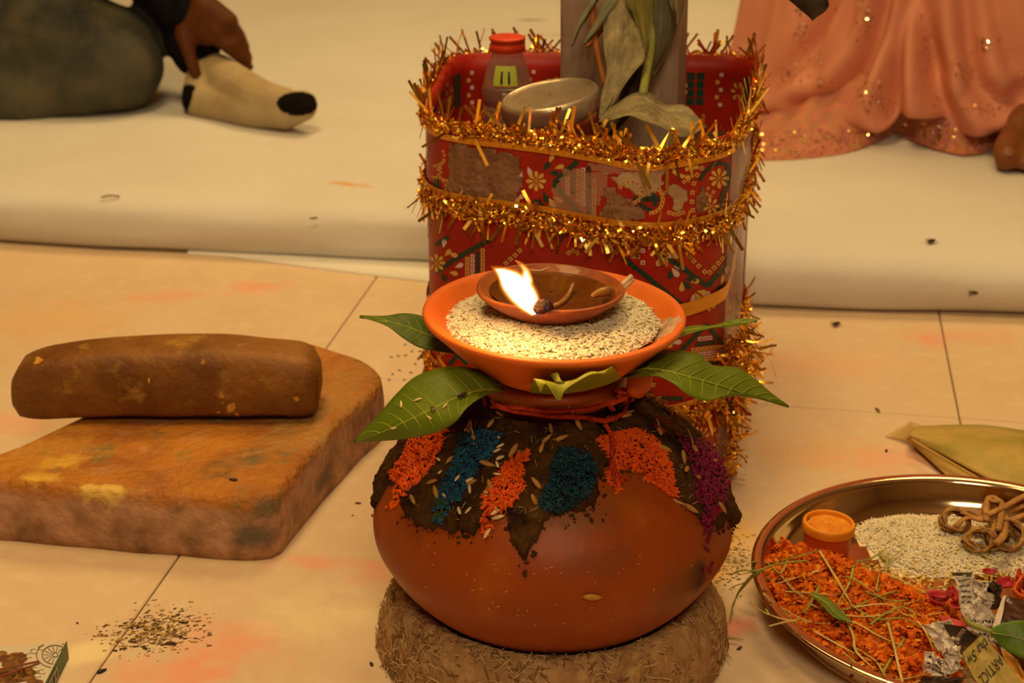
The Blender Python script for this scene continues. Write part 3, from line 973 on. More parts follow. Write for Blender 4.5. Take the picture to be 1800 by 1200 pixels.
# ---- tinsel garlands
SV = [(0, -.5, 0), (.35, -.5, .04), (.7, -.5, .02), (1, -.5, 0), (0, .5, 0), (.35, .5, .04), (.7, .5, .02), (1, .5, 0)]
SF = [(0, 1, 5, 4), (1, 2, 6, 5), (2, 3, 7, 6)]
def garland(zf, h, s_from, s_to, n_dense, n_long, long_dir, ribbon_z, rib_h=.006, lmin=.014, lmax=.03, name='tinsel_garland'):
    """zf(s) centre height; dense crinkle plus long strands; ribbon edge along ribbon_z offset"""
    mats_, idx = [], []
    for k in range(n_dense):
        s = random.uniform(s_from, s_to)
        z = zf(s) + max(-.55, min(.55, random.gauss(0, .33))) * h
        p, n_, d = tin_surf(s, min(max(z, .002), HB + .004), .0015 + abs(random.gauss(0, .0024)))
        p.z = z + (rim_dip(p) if zf(s) > .32 else 0)
        dr = (d * random.uniform(-1, 1) + Vector((0, 0, random.uniform(-1, 1))) + n_ * random.uniform(-.3, .8)).normalized()
        nn = (n_ + Vector((random.uniform(-1, 1), random.uniform(-1, 1), random.uniform(-1, 1))) * .9).normalized()
        L = random.uniform(.003, .0075)
        mats_.append(T34(p - dr * L * .5, nn, L, random.uniform(.0013, .0024), L * 2, dr)); idx.append(random.choice((0, 0, 0, 1, 1, 2)))
    for k in range(n_long):
        s = random.uniform(s_from, s_to)
        z = zf(s)
        sg = long_dir if random.random() < .86 else -long_dir
        p, n_, d = tin_surf(s, min(z + sg * h * .35, HB + .004), .003)
        if zf(s) > .32: p.z += rim_dip(p)
        dr = (Vector((0, 0, sg)) * random.uniform(.5, 1.1) + d * random.uniform(-.75, .75) + n_ * random.uniform(-.05, .75)).normalized()
        L = random.uniform(lmin, lmax)
        nn = (n_ + Vector((random.uniform(-1, 1), random.uniform(-1, 1), random.uniform(-.6, .6))) * .8).normalized()
        mats_.append(T34(p, nn, L, random.uniform(.0022, .0034), L * .8 * random.choice((-1, 1)), dr)); idx.append(random.choice((0, 0, 1, 2)))
    # ribbon carrying the tinsel
    V, F = [], []
    n = max(8, int((s_to - s_from) / .006))
    for i in range(n + 1):
        s = s_from + (s_to - s_from) * i / n
        for dz in (-.5, .5):
            z = zf(s) + ribbon_z + dz * rib_h
            p, n_, d = tin_surf(s, z, .0022)
            if zf(s) > .32: p.z += rim_dip(p)
            V.append(p)
    for i in range(n): F.append((2 * i, 2 * i + 2, 2 * i + 3, 2 * i + 1))
    rb_ = mesh('gold_ribbon', V, F, m_ribbon, tin)
    t_ = bulk(name, SV, SF, mats_, [m_gold, m_gold2, m_gold3], rb_, False, idx)
    t_['kind'] = 'stuff'
    t_['label'] = 'shiny gold tinsel strands'
    return rb_
random.seed(11)
garland(lambda s: HB - .005, .013, 0, PER, 6500, 330, 1, -.0105, .0055)
garland(lambda s: .2715, .015, 0, PER, 7600, 400, -1, .0105, .0055, lmin=.012, lmax=.026)
garland(lambda s: .096, .017, 0, PER, 6600, 420, -1, .011, .0055)
# plain ribbon crossing the front above the leaf and running down the right corner
V, F = [], []
rp = [(-.20, .158), (-.10, .158), (-.02, .160), (.06, .172), (.16, .190), (.22, .198), (front_end - .03, .203), (front_end - .008, .205), (front_end + .02, .222), (front_end + .05, .262)]
rp = smooth_prof(rp, 6)
for s, z in rp:
    for dz in (-.0065, .0065): V.append(tin_surf(s, z + dz, .0030)[0])
for i in range(len(rp) - 1): F.append((2 * i, 2 * i + 2, 2 * i + 3, 2 * i + 1))
mesh('gold_ribbon', V, F, m_ribbon, tin)
# garland end hanging down the right side
mats_, idx = [], []
for k in range(900):
    z = random.uniform(.004, .155)
    s = front_end + .012 + random.gauss(0, .010) + .02 * math.sin(z * 30)
    p, n_, d = tin_surf(s, z, .003 + abs(random.gauss(0, .006)))
    big = random.random() < .22
    L = random.uniform(.010, .024) if big else random.uniform(.003, .008)
    dr = (n_ * random.uniform(0, 1) + Vector((random.uniform(-.4, .6), -.3, random.uniform(-1, .5)))).normalized()
    mats_.append(T34(p, (n_ + Vector((random.uniform(-1, 1), random.uniform(-1, 1), random.uniform(-1, 1)))).normalized(), L, .0023, L * 1.6, dr)); idx.append(random.choice((0, 1, 1, 2)))
for k in range(260):
    p, n_, d = tin_surf(front_end + random.uniform(-.02, .05), .120 + random.gauss(0, .018), .006 + abs(random.gauss(0, .010)))
    L = random.uniform(.010, .030)
    dr = (n_ * random.uniform(.2, 1) + Vector((.3, 0, random.uniform(-1, .4)))).normalized()
    mats_.append(T34(p, (n_ + Vector((random.uniform(-1, 1), random.uniform(-1, 1), random.uniform(-1, 1)))).normalized(), L, .0024, L * 1.6, dr)); idx.append(random.choice((0, 1, 2)))
t_ = bulk('tinsel_end', SV, SF, mats_, [m_gold, m_gold2, m_gold3], tin, False, idx)
t_['kind'] = 'stuff'

# ---- soil filling the tin
m_soil = M('soil', (.075, .040, .020), rough=.95, c2=(.12, .07, .035), nscale=60, bump=.8, bscale=120)
V, F = [], []
cc = Vector((.085, 1.54, 0))
SOZ = .272
for k in (0.995, .85, .6, .3):
    for i in range(NP):
        p = tin_surf(cumL[i], .2, -TH_ - .0006)[0]
        q = cc + (Vector((p.x, p.y, 0)) - cc) * k
        V.append((q.x, q.y, SOZ + .004 * noise.noise(Vector((q.x * 25, q.y * 25, 0)))))
for r in range(3):
    for i in range(NP): F.append((r * NP + i, r * NP + (i + 1) % NP, (r + 1) * NP + (i + 1) % NP, (r + 1) * NP + i))
F.append(tuple(3 * NP + i for i in range(NP)))
so_ = mesh('soil_fill', V, F, m_soil)
tag(so_, 'dark soil filling the red tin around the post', 'soil', kind='stuff')

# ---- wooden post
m_wood = M('weathered_wood', (.42, .30, .22), rough=.75, c2=(.32, .22, .16), nscale=14, stretch=(3, 3, .5), lo=.35, hi=.65, c3=(.19, .12, .08), n3=30, lo3=.58, hi3=.72, bump=.5, bscale=60)
fr = Vector((.160, 1.56, 0)); br = Vector((.1745, 1.608, 0)); ux = Vector((.958, -.287, 0)); flp = fr - ux * .1175; blp = br - ux * .1175
zs_ = [SOZ - .01] + list(np.linspace(.3, 1.05, 12))
V, F = [], []
def bev(a, b, c, e=.004): return [b + (a - b).normalized() * e, b + (c - b).normalized() * e]
base = bev(blp, flp, fr) + bev(flp, fr, br) + bev(fr, br, blp) + bev(br, blp, flp)
for z in zs_:
    for i, p in enumerate(base):
        V.append((p.x - (z - .3) * .012, p.y, z))
nb = len(base)
for r in range(len(zs_) - 1):
    for i in range(nb): F.append((r * nb + i, r * nb + (i + 1) % nb, (r + 1) * nb + (i + 1) % nb, (r + 1) * nb + i))
F.append(tuple((len(zs_) - 1) * nb + i for i in range(nb))); F.append(tuple(range(nb))[::-1])
post = mesh('wooden_post', V, F, m_wood, smooth=False)
tag(post, 'upright weathered grey wooden plank standing in the red tin', 'post')

# ---- dried leaves tied to the post
m_dry = M('dried_leaf_grey', (.33, .27, .13), rough=.6, c2=(.20, .165, .09), nscale=18, stretch=(2, 2, .6), c3=(.40, .33, .17), n3=40, lo3=.5, hi3=.7, bump=.6, bscale=70, tl=.15)
m_dryg = M('dried_leaf_olive', (.33, .30, .085), rough=.55, c2=(.19, .19, .055), nscale=22, stretch=(2, 2, .5), bump=.4, bscale=70, tl=.2)
m_dryd = M('dried_leaf_dark', (.13, .135, .085), rough=.6, c2=(.20, .18, .09), nscale=30, bump=.4, bscale=70)
m_drybl = M('dried_leaf_black', (.030, .022, .016), rough=.55, c2=(.06, .04, .02), nscale=50, bump=.4)
m_stem = M('green_stem', (.27, .27, .06), rough=.5, c2=(.20, .22, .05), nscale=30)
m_orst = M('orange_stalk', (.40, .13, .025), rough=.6)
bun = empty('dried_leaf_bunch', (.11, 1.54, SOZ))
tag(bun, 'bunch of withered grey green leaves hanging down the wooden post', 'leaves')
def dleaf(up, mid, low, Yt, Yb, mat, wav=.001):
    n = max(len(up), len(mid), len(low))
    leaf('leaf', px3(up, yint(Yt, Yb, len(up))), px3(mid, yint(Yt - .012, Yb - .006, len(mid))), px3(low, yint(Yt, Yb, len(low))), mat, None, bun, nl=34, nw=6, wav=wav, thick=.0008, rum=.0045)
dleaf([(1085, -70), (1066, 0), (1061, 43), (1061, 87), (1067, 121), (1056, 173), (1053, 214)], [(1100, -70), (1097, 0), (1090, 50), (1085, 90), (1078, 140), (1068, 178), (1054, 214)],
      [(1120, -70), (1108, 10), (1121, 50), (1134, 87), (1128, 113), (1098, 150), (1056, 215)], 1.535, 1.45, m_dry)
dleaf([(1100, -60), (1099, 0), (1112, 24), (1121, 52), (1135, 92)], [(1125, -60), (1123, 0), (1128, 30), (1132, 60), (1136, 92)], [(1150, -60), (1149, 0), (1147, 43), (1142, 70), (1137, 92)], 1.515, 1.505, m_dryg)
dleaf([(1150, -60), (1148, 13), (1144, 60), (1146, 117)], [(1165, -60), (1163, 10), (1160, 60), (1148, 117)], [(1182, -60), (1181, 0), (1177, 65), (1150, 117)], 1.53, 1.525, m_dryd)
dleaf([(1175, -60), (1176, 0), (1186, 25), (1190, 42)], [(1187, -60), (1189, 0), (1191, 20), (1191, 42)], [(1203, -60), (1202, 0), (1197, 28), (1192, 42)], 1.52, 1.515, m_dry)
dleaf([(1062, -40), (1034, 8), (1016, 40), (1004, 80)], [(1068, -38), (1040, 10), (1019, 44), (1005, 80)], [(1076, -34), (1046, 10), (1022, 46), (1006, 80)], 1.54, 1.50, m_dryd)
dleaf([(1100, -30), (1066, 2), (1044, 40), (1027, 77)], [(1104, -20), (1076, 10), (1050, 46), (1028, 77)], [(1108, -10), (1088, 14), (1056, 46), (1029, 78)], 1.53, 1.50, m_dryd)
dleaf([(1125, -50), (1060, 20), (1047, 60), (1030, 78)], [(1125, -44), (1066, 26), (1050, 62), (1030, 79)], [(1125, -40), (1072, 30), (1054, 62), (1031, 80)], 1.545, 1.53, m_orst)
dleaf([(1150, -60), (1160, 0), (1172, 50), (1158, 100), (1147, 135)], [(1155, -60), (1170, 0), (1180, 50), (1164, 100), (1148, 135)], [(1165, -60), (1190, 0), (1189, 45), (1170, 100), (1149, 135)], 1.548, 1.54, m_dryd)
dleaf([(1100, 120), (1096, 150), (1080, 200), (1062, 235)], [(1120, 110), (1112, 150), (1095, 200), (1068, 235)], [(1135, 120), (1128, 160), (1110, 200), (1075, 238)], 1.53, 1.49, m_drybl)
tube('stem', px3([(1040, -40), (1043, 40), (1050, 90), (1064, 152)], yint(1.545, 1.50, 4)), .0028, m_orst, bun, sub=4)
tube('stem', px3([(1150, -20), (1147, 40), (1144, 87), (1136, 130), (1130, 168)], [1.535, 1.53, 1.515, 1.49, 1.45]), .0042, m_stem, bun, sub=4)
leaf('leaf', px3([(1053, 214), (1075, 185), (1100, 170), (1140, 162), (1170, 180), (1210, 190), (1243, 222)], [1.44, 1.46, 1.465, 1.46, 1.46, 1.45, 1.42]),
     px3([(1052, 216), (1078, 196), (1106, 186), (1138, 186), (1168, 202), (1205, 212), (1243, 223)], [1.43, 1.42, 1.415, 1.41, 1.41, 1.415, 1.42]),
     px3([(1051, 218), (1080, 207), (1105, 204), (1130, 209), (1160, 226), (1200, 240), (1243, 224)], [1.42, 1.385, 1.375, 1.37, 1.37, 1.38, 1.415]), m_dry, None, bun, nl=34, nw=6, wav=.001, rum=.0035)
leaf('leaf', px3([(1170, -110), (1290, -80), (1385, -2), (1428, 33)], [1.53, 1.50, 1.48, 1.48]), px3([(1170, -115), (1300, -95), (1410, -10), (1429, 33)], [1.53, 1.50, 1.475, 1.48]),
     px3([(1170, -120), (1320, -110), (1452, -6), (1430, 33)], [1.53, 1.50, 1.48, 1.48]), m_drybl, None, bun, nl=16, nw=4, wav=0, thick=.001)

# ---- bottle with red cap
m_pet = M('clear_plastic', (.80, .66, .52), rough=.08, trans=.75, ior=1.25, alpha=.55)
m_liq = M('red_liquid', (.13, .012, .008), rough=.12, c2=(.09, .01, .008), nscale=20, coat=.3)
m_cap = M('red_cap', (.62, .050, .012), rough=.4)
m_lab = M('yellow_green_label', (.45, .50, .06), rough=.5)
bY = 1.615
bc = aty(889, 100, bY); bx = bc.x + .0015
bot = empty('plastic_bottle', (bx, bY, SOZ))
tag(bot, 'small clear plastic bottle with red cap and dark red liquid in the tin', 'bottle')
z_cap = aty(889, 64, bY).z; z_neck = aty(889, 84, bY).z; z_sh = aty(889, 140, bY).z
B0 = (bx, bY, 0)
lathe('bottle_body', smooth_prof([(.001, SOZ + .004), (.022, SOZ + .004), (.0245, SOZ + .012), (.0245, z_sh - .028), (.0228, z_sh - .024), (.0248, z_sh - .018), (.0248, z_sh - .006), (.0205, z_sh + .012), (.0155, z_neck - .005), (.0145, z_neck), (.0145, z_neck + .006)], 4), m_pet, bot, 40, B0)
lathe('liquid', [(.001, SOZ + .006), (.0225, SOZ + .006), (.0232, SOZ + .014), (.0232, z_sh - .008), (.001, z_sh - .008)], m_liq, bot, 32, B0)
cap_o = lathe('cap', smooth_prof([(.0148, z_neck - .002), (.0172, z_neck - .002), (.0178, z_neck + .003), (.0162, z_neck + .005), (.0172, z_neck + .008), (.0178, z_cap - .003), (.0168, z_cap), (.001, z_cap + .0006)], 3), m_cap, bot, 40, B0)
V, F = [], []
for i in range(9):
    a = math.radians(-125 + 60 * i / 8)
    for z, r in ((z_sh - .001, .0246), (z_sh + .010, .0222), (z_sh + .018, .0192)):
        V.append((bx + math.cos(a) * r, bY + math.sin(a) * r, z))
for i in range(8):
    for k in range(2): F.append((i * 3 + k, (i + 1) * 3 + k, (i + 1) * 3 + k + 1, i * 3 + k + 1))
mesh('label', V, F, m_lab, bot)
mb = MB()
for dx in (-.0035, .0035):
    a = math.radians(-95) + dx / .022
    p0 = Vector((bx + math.cos(a) * .0243, bY + math.sin(a) * .0243, z_sh + .0015)); p1 = Vector((bx + math.cos(a) * .0212, bY + math.sin(a) * .0212, z_sh + .013))
    mb.add(*tube_geo([p0, p1], .0012, 5))
mb.build('label_mark', m_green, bot)

# ---- steel container with tilted lid
m_steel = M('steel', (.62, .56, .46), rough=.24, metal=1.0, c2=(.52, .46, .36), nscale=30, bump=.05, bscale=60)
m_lidtop = M('steel_lid', (.60, .50, .36), rough=.34, metal=.7, c2=(.46, .36, .24), nscale=25, lo=.35, hi=.7, bump=.25, bscale=70)
sc_c = aty(966, 166, 1.490)
rot = (Matrix.Rotation(math.radians(-10), 3, 'Y') @ Matrix.Rotation(math.radians(3), 3, 'X'))
ste = empty('steel_canister', (sc_c.x, sc_c.y, SOZ))
tag(ste, 'round dull steel canister tilted inside the tin beside the bottle', 'canister')
lathe('canister_body', smooth_prof([(.001, -.062), (.040, -.062), (.044, -.058), (.0445, -.012)], 3) + [(.0445, -.012), (.043, -.010)], m_steel, ste, 56, sc_c, rot)
lid = lathe('lid', smooth_prof([(.0445, -.016), (.0468, -.015), (.0470, -.006), (.0462, -.001), (.0435, .0012), (.041, .0005), (.036, -.0005), (.001, -.0003)], 4), m_lidtop, ste, 56, sc_c, rot)

# ------------------------------------------------------------------ clay pot on a straw-mud ring
PX, PY = .032, 1.14
m_clay = M('terracotta_pot', (.29, .055, .004), rough=.44, c2=(.23, .040, .003), nscale=7, lo=.35, hi=.65, c3=(.34, .080, .006), n3=18, lo3=.52, hi3=.72, bump=.08, bscale=90, spec=.3)
m_clayb = M('terracotta_bowl', (.74, .165, .020), rough=.5, c2=(.64, .125, .014), nscale=12, lo=.35, hi=.65, bump=.10, bscale=110, spec=.3)
m_soot = M('soot', (.03, .022, .014), rough=.8, c2=(.09, .04, .015), nscale=30, lo=.45, hi=.6)
PROF = smooth_prof([(.001, .017), (.05, .021), (.09, .039), (.12, .066), (.1365, .091), (.141, .107), (.138, .126), (.126, .150), (.103, .174), (.075, .191), (.053, .201), (.0475, .209), (.0470, .216), (.051, .2195), (.0545, .2225), (.0555, .2285), (.0535, .2345), (.048, .2360), (.044, .232), (.042, .222), (.043, .205)], 5)
pot = empty('clay_pot', (PX, PY, .017))
tag(pot, 'round terracotta water pot with mud and coloured rice on its shoulder', 'pot')
pb = lathe('pot_body', PROF, m_clay, pot, 120, (PX, PY, 0))
pbvh = bvh_of(pb)
_p, _n = hit(pbvh, 1228, 1015)
if _p: stain3(m_clay, _p, (.012, .020, .020), (.020, .014, .010), .95, .35)
_p, _n = hit(pbvh, 1195, 1040)
if _p: stain3(m_clay, _p, (.03, .03, .03), (.16, .05, .008), .7, .5)
_p, _n = hit(pbvh, 1000, 905)
if _p: stain3(m_clay, _p, (.05, .04, .014), (.20, .07, .015), .6, .8)
_p, _n = hit(pbvh, 1060, 990)
if _p: stain3(m_clay, _p, (.03, .03, .012), (.15, .045, .012), .5, .8)

# ring of mud and straw under the pot
m_ring = M('straw_mud', (.46, .27, .12), rough=.95, c2=(.30, .165, .065), nscale=40, lo=.35, hi=.65, c3=(.56, .36, .17), n3=70, lo3=.52, hi3=.68, bump=1.0, bscale=110, spec=.1)
m_straw = M('straw_bits', (.56, .37, .17), rough=.9)
m_straw2 = M('straw_bits_dark', (.20, .11, .045), rough=.9)
ring = empty('mud_ring', (PX, PY, 0))
tag(ring, 'rough ring of dried mud and straw under the clay pot', 'pot stand')
rprof = smooth_prof([(.062, .001), (.135, .001), (.1395, .010), (.1370, .026), (.1290, .042), (.1210, .0515), (.1120, .0530), (.1040, .0475), (.0960, .0385), (.080, .0285), (.066, .018), (.062, .004)], 4)
rr_ = lathe('ring_body', rprof, m_ring, ring, 140, (PX, PY, 0))
for vv in rr_.data.vertices:
    d = Vector((vv.co.x - PX, vv.co.y - PY, 0)); r = d.length
    if r > .112:
        k = noise.noise(vv.co * 26) * .0035 + noise.noise(vv.co * 80) * .0016
        vv.co += d.normalized() * k
        if vv.co.z > .004: vv.co.z = max(.002, vv.co.z + noise.noise(vv.co * 55) * .0015)
mats_, idx = [], []
for k in range(3400):
    a = random.uniform(0, 2 * math.pi)
    i = random.randrange(4, 26)
    r, z = rprof[i]
    r2, z2 = rprof[i + 1]
    n_ = Vector(((z2 - z), -(r2 - r), 0)); n_ = Vector((n_.x * math.cos(a), n_.x * math.sin(a), n_.y))
    if n_.length < 1e-6: continue
    n_.normalize()
    if n_.z < -.2 and r > .12: n_ = -n_
    if r < .1: continue
    p = Vector((PX + r * math.cos(a), PY + r * math.sin(a), max(z, .002)))
    stick = random.random() < .12
    L = random.uniform(.005, .013)
    mats_.append(T34(p, n_, L, L * .42 if not stick else L * .3, .0022, None, random.uniform(-.25, .25) if not stick else random.uniform(-.9, .9))); idx.append(random.choice((0, 0, 1)))
o = bulk('straw_bits', GV, GF, mats_, [m_straw, m_straw2, m_ring], ring, True, idx); o['kind'] = 'stuff'

# ---- mud plaster on the shoulder
m_mud = M('wet_mud', (.050, .020, .005), rough=.85, c2=(.085, .038, .009), nscale=22, lo=.4, hi=.62, c3=(.022, .009, .004), n3=45, lo3=.5, hi3=.68, bump=1.0, bscale=130, spec=.12)
def pot_angle_t(p):
    return math.atan2(p.y - PY, p.x - PX), p.z
edge_px = [(664, 838), (688, 845), (706, 850), (716, 900), (728, 922), (764, 930), (800, 934), (822, 936), (836, 938), (842, 925), (856, 905), (880, 900), (893, 900), (896, 948), (902, 962), (910, 966), (916, 983), (926, 984), (931, 966), (940, 962), (945, 946), (951, 930), (958, 914), (978, 905), (1000, 900), (1045, 890), (1052, 850), (1060, 822), (1100, 818), (1150, 835), (1180, 865), (1205, 888), (1230, 900), (1242, 930), (1262, 932), (1278, 905)]
eb = []
for p in edge_px:
    h, nn = hit(pbvh, *p)
    if h: eb.append(pot_angle_t(h))
    else:
        eb.append(None)
eb = [q for q in eb if q]
eb = sorted((a, z) for a, z in eb)
A0, A1 = eb[0][0], eb[-1][0]
def mud_low(a):
    aa = a
    if aa > math.pi: aa -= 2 * math.pi
    if A0 <= aa <= A1: return float(np.interp(aa, [q[0] for q in eb], [q[1] for q in eb]))
    return .125 + .012 * math.sin(aa * 6) + .006 * math.sin(aa * 17)
rz = [(r, z) for r, z in PROF if .085 <= z <= .2185 and r > .0465]
rz.sort(key=lambda q: -q[1])
def prof_at_z(z):
    zz = [q[1] for q in rz][::-1]; rr = [q[0] for q in rz][::-1]
    return float(np.interp(z, zz, rr))
NA, NT = 480, 60
V, F = [], []
for i in range(NA):
    a = -math.pi + 2 * math.pi * i / NA
    zl = mud_low(a) + .004 * noise.noise(Vector((math.cos(a) * 24, math.sin(a) * 24, 0))) + .0035 * noise.noise(Vector((math.cos(a) * 70, math.sin(a) * 70, 4)))
    for j in range(NT + 1):
        t = j / NT
        z = .2180 + (zl - .2180) * t
        r = prof_at_z(z)
        dz = .002
        r1, r0 = prof_at_z(z - dz), prof_at_z(z + dz)
        n_ = Vector((2 * dz, r1 - r0)).normalized()
        q = Vector((r * math.cos(a), r * math.sin(a), z))
        th = (.0060 + .0038 * noise.noise(q * 42) + .0028 * noise.noise(q * 110) + .0018 * noise.noise(q * 260))
        edge = min(1, (1 - t) * 12)
        th = th * (math.sqrt(max(edge, 0)))
        if t == 1: th = -.0008
        V.append((PX + (r + n_.x * th) * math.cos(a), PY + (r + n_.x * th) * math.sin(a), z + n_.y * th))
W1 = NT + 1
for i in range(NA):
    k = (i + 1) % NA
    for j in range(NT): F.append((i * W1 + j, i * W1 + j + 1, k * W1 + j + 1, k * W1 + j))
mud = mesh('mud_plaster', V, F, m_mud, pot)
mbvh = bvh_of(pb, mud)
# crumbs and fibres along the ragged mud edge
out = []
random.seed(8)
for i in range(900):
    a = -math.pi + 2 * math.pi * random.random()
    z = mud_low(a) + random.gauss(.002, .005)
    if z < .07 or z > .2: continue
    r = prof_at_z(z)
    n_ = Vector((math.cos(a), math.sin(a), .45)).normalized()
    l = random.choice((.0015, .002, .003, .0045))
    out.append(T34((PX + (r + .0008) * math.cos(a), PY + (r + .0008) * math.sin(a), z), n_, l, l * 2.2, l * 1.6, None, random.gauss(0, .4)))
_o = bulk('mud_crumbs', GV, GF, out, m_mud, pot); _o['kind'] = 'stuff'

# ---- coloured rice patches pressed into the mud
def ricem(name, c, c2):
    return M(name, c, rough=.4, c2=c2, nscale=220, lo=.4, hi=.6, spec=.22)
m_ro = [ricem('rice_orange', (.78, .105, .004), (.62, .065, .003)), ricem('rice_orange_dark', (.52, .055, .003), (.72, .11, .005))]
m_rb = [ricem('rice_blue', (.010, .060, .13), (.012, .10, .16)), ricem('rice_navy', (.008, .022, .07), (.01, .07, .12))]
m_rn = [ricem('rice_deep_blue', (.007, .026, .060), (.009, .06, .085)), ricem('rice_black_blue', (.008, .016, .022), (.006, .04, .06))]
m_rm = [ricem('rice_magenta', (.24, .005, .050), (.15, .003, .03)), ricem('rice_plum', (.08, .006, .025), (.2, .01, .06))]
m_rg = [ricem('rice_green', (.05, .075, .012), (.07, .06, .014))]
m_rw = [M('rice_white', (.72, .58, .34), rough=.4, c2=(.62, .46, .22), nscale=150, sss=0)]
def patch(name, poly, n, mats, label, L=.0062, bvh=None, lift=.0014, kind=True, group=None, W=1.35):
    bvh = bvh or mbvh
    out = []
    cx = sum(p[0] for p in poly) / len(poly); cy = sum(p[1] for p in poly) / len(poly)
    for k in range(n):
        x, y = sample_poly(poly)
        p, nn = hit(bvh, x, y)
        if p is None: continue
        l = L * random.uniform(.8, 1.15)
        rr = math.hypot(x - cx, y - cy)
        up_ = lift * random.random() * (1.6 if inpoly(cx + (x - cx) * 1.3, cy + (y - cy) * 1.3, poly) else .5)
        out.append(T34(p + nn * (.0006 + up_), nn, l, l * .95 * W, l * .9 * W, None, random.uniform(-.35, .35)))
    o = bulk(name, GV, GF, out, mats)
    tag(o, label, 'rice', group, 'stuff')
    return o
random.seed(5)
GRP = 'coloured rice on the pot shoulder'
patch('coloured_rice', [(720, 762), (745, 752), (786, 752), (784, 775), (768, 800), (752, 828), (738, 848), (718, 858), (706, 850), (690, 842), (686, 828), (706, 806), (716, 790)], 520, m_ro, 'orange dyed rice patch at the far left of the pot shoulder', group=GRP)
patch('coloured_rice', [(700, 850), (722, 848), (712, 870), (700, 888), (680, 895), (684, 878)], 34, m_ro, 'stray orange rice grains below the leftmost orange patch', group=GRP, lift=.0006)
patch('coloured_rice', [(812, 765), (836, 754), (884, 762), (872, 784), (856, 812), (838, 828), (822, 862), (806, 878), (776, 882), (766, 872), (780, 846), (796, 816)], 560, m_rb, 'blue dyed rice stripe left of the middle on the pot', group=GRP)
patch('coloured_rice', [(764, 872), (800, 874), (790, 900), (776, 922), (762, 918), (764, 896)], 75, m_rg + m_rb[:1], 'greenish end of the blue rice stripe on the mud', group=GRP)
patch('coloured_rice', [(876, 826), (900, 804), (930, 790), (928, 812), (918, 836), (922, 860), (904, 880), (894, 896), (872, 900), (852, 892), (848, 870), (862, 850)], 330, m_ro, 'orange dyed rice patch in the middle of the pot front', group=GRP)
patch('coloured_rice', [(846, 886), (884, 890), (874, 922), (862, 944), (842, 936), (846, 910)], 26, m_ro, 'few orange rice grains sliding below the middle patch', group=GRP, lift=.0004)
patch('coloured_rice', [(980, 792), (1000, 785), (1028, 794), (1044, 808), (1048, 838), (1038, 866), (1012, 888), (978, 902), (952, 892), (948, 878), (966, 846), (972, 818)], 620, m_rn, 'dark blue dyed rice patch right of the pot middle', group=GRP, lift=.002)
patch('coloured_rice', [(1048, 772), (1080, 760), (1120, 754), (1150, 770), (1172, 800), (1180, 822), (1184, 846), (1194, 868), (1184, 874), (1160, 858), (1136, 844), (1120, 828), (1082, 822), (1070, 800)], 640, m_ro, 'orange dyed rice patch on the right under the red thread', group=GRP)
patch('coloured_rice', [(1064, 820), (1090, 824), (1092, 848), (1088, 870), (1076, 858), (1066, 836)], 40, m_ro, 'orange grains around the loose end of the red thread', group=GRP, lift=.0006)
patch('coloured_rice', [(1188, 762), (1215, 772), (1240, 772), (1266, 792), (1282, 820), (1282, 850), (1272, 880), (1262, 905), (1250, 915), (1246, 940), (1240, 935), (1236, 905), (1228, 880), (1222, 850), (1214, 815), (1200, 785)], 640, m_rm, 'magenta dyed rice patch at the right edge of the pot', group=GRP)
patch('coloured_rice', [(1236, 930), (1250, 925), (1248, 985), (1256, 1000), (1230, 1004), (1236, 960)], 12, m_rm, 'stray magenta rice grains on the bare right side of the pot', group=GRP, lift=.0002)
patch('scattered_rice', [(770, 790), (880, 770), (890, 840), (850, 920), (770, 900)], 22, m_rw, 'few white rice grains over the blue rice stripe', lift=.003)
patch('scattered_straw', [(660, 860), (720, 930), (900, 960), (1240, 960), (1200, 1080), (900, 1100), (720, 1020)], 42, [m_straw], 'tiny straw specks stuck on the bare pot belly', L=.0024, lift=0, W=.7)
patch('scattered_straw', [(700, 770), (860, 720), (1100, 740), (1270, 800), (1230, 900), (1060, 810), (940, 930), (840, 920), (720, 900), (680, 820)], 220, [m_straw2, m_straw], 'fine straw fibres in the mud on the pot', L=.006, lift=.001, W=.25)

# ---- barley grains, one by one
m_bar = M('barley', (.44, .22, .045), rough=.5, c2=(.33, .15, .03), nscale=120, lo=.4, hi=.65)
m_awn = M('barley_awn', (.62, .45, .22), rough=.6)
bvv, bff = grain_shape(1, .36, 8, (-.5, -.44, -.25, 0, .25, .42, .5), (.1, .45, .9, 1, .8, .35, .08))
bar_me = None
bars = [(882, 728, .6, .010), (916, 738, .3, .005), (969, 752, 1.4, .009), (1017, 745, 1.1, .011), (902, 793, -1.0, .013), (963, 774, -.6, .011), (987, 771, -.4, .011), (950, 789, -1.2, .010),
        (856, 819, -.4, .013), (942, 851, .8, .012), (936, 880, .5, .012), (1158, 762, 1.1, .013), (1167, 789, .4, .012), (1199, 805, .9, .012), (1203, 826, -1.1, .011), (1221, 793, 1.1, .011),
        (1250, 809, .3, .010), (1224, 842, .1, .011), (1216, 890, .6, .013), (1266, 893, 1.2, .011), (1040, 1048, .05, .014), (863, 857, 1.3, .013), (836, 775, 1.5, .012), (829, 847, -.3, .010),
        (762, 848, -.3, .010), (768, 866, 1.3, .011), (729, 878, 1.2, .010), (826, 752, -1.0, .013), (862, 746, -.9, .010), (1100, 735, -.3, .011), (1108, 728, -.2, .010), (1058, 745, -.5, .008),
        (872, 835, 0, .006), (878, 808, -.5, .009), (858, 938, -1.0, .009), (877, 910, -.2, .010), (868, 897, -.6, .009), (790, 810, -.8, .008), (1231, 767, 1.0, .009)]
names_b = 'small barley grain stuck to the mud on the clay pot'
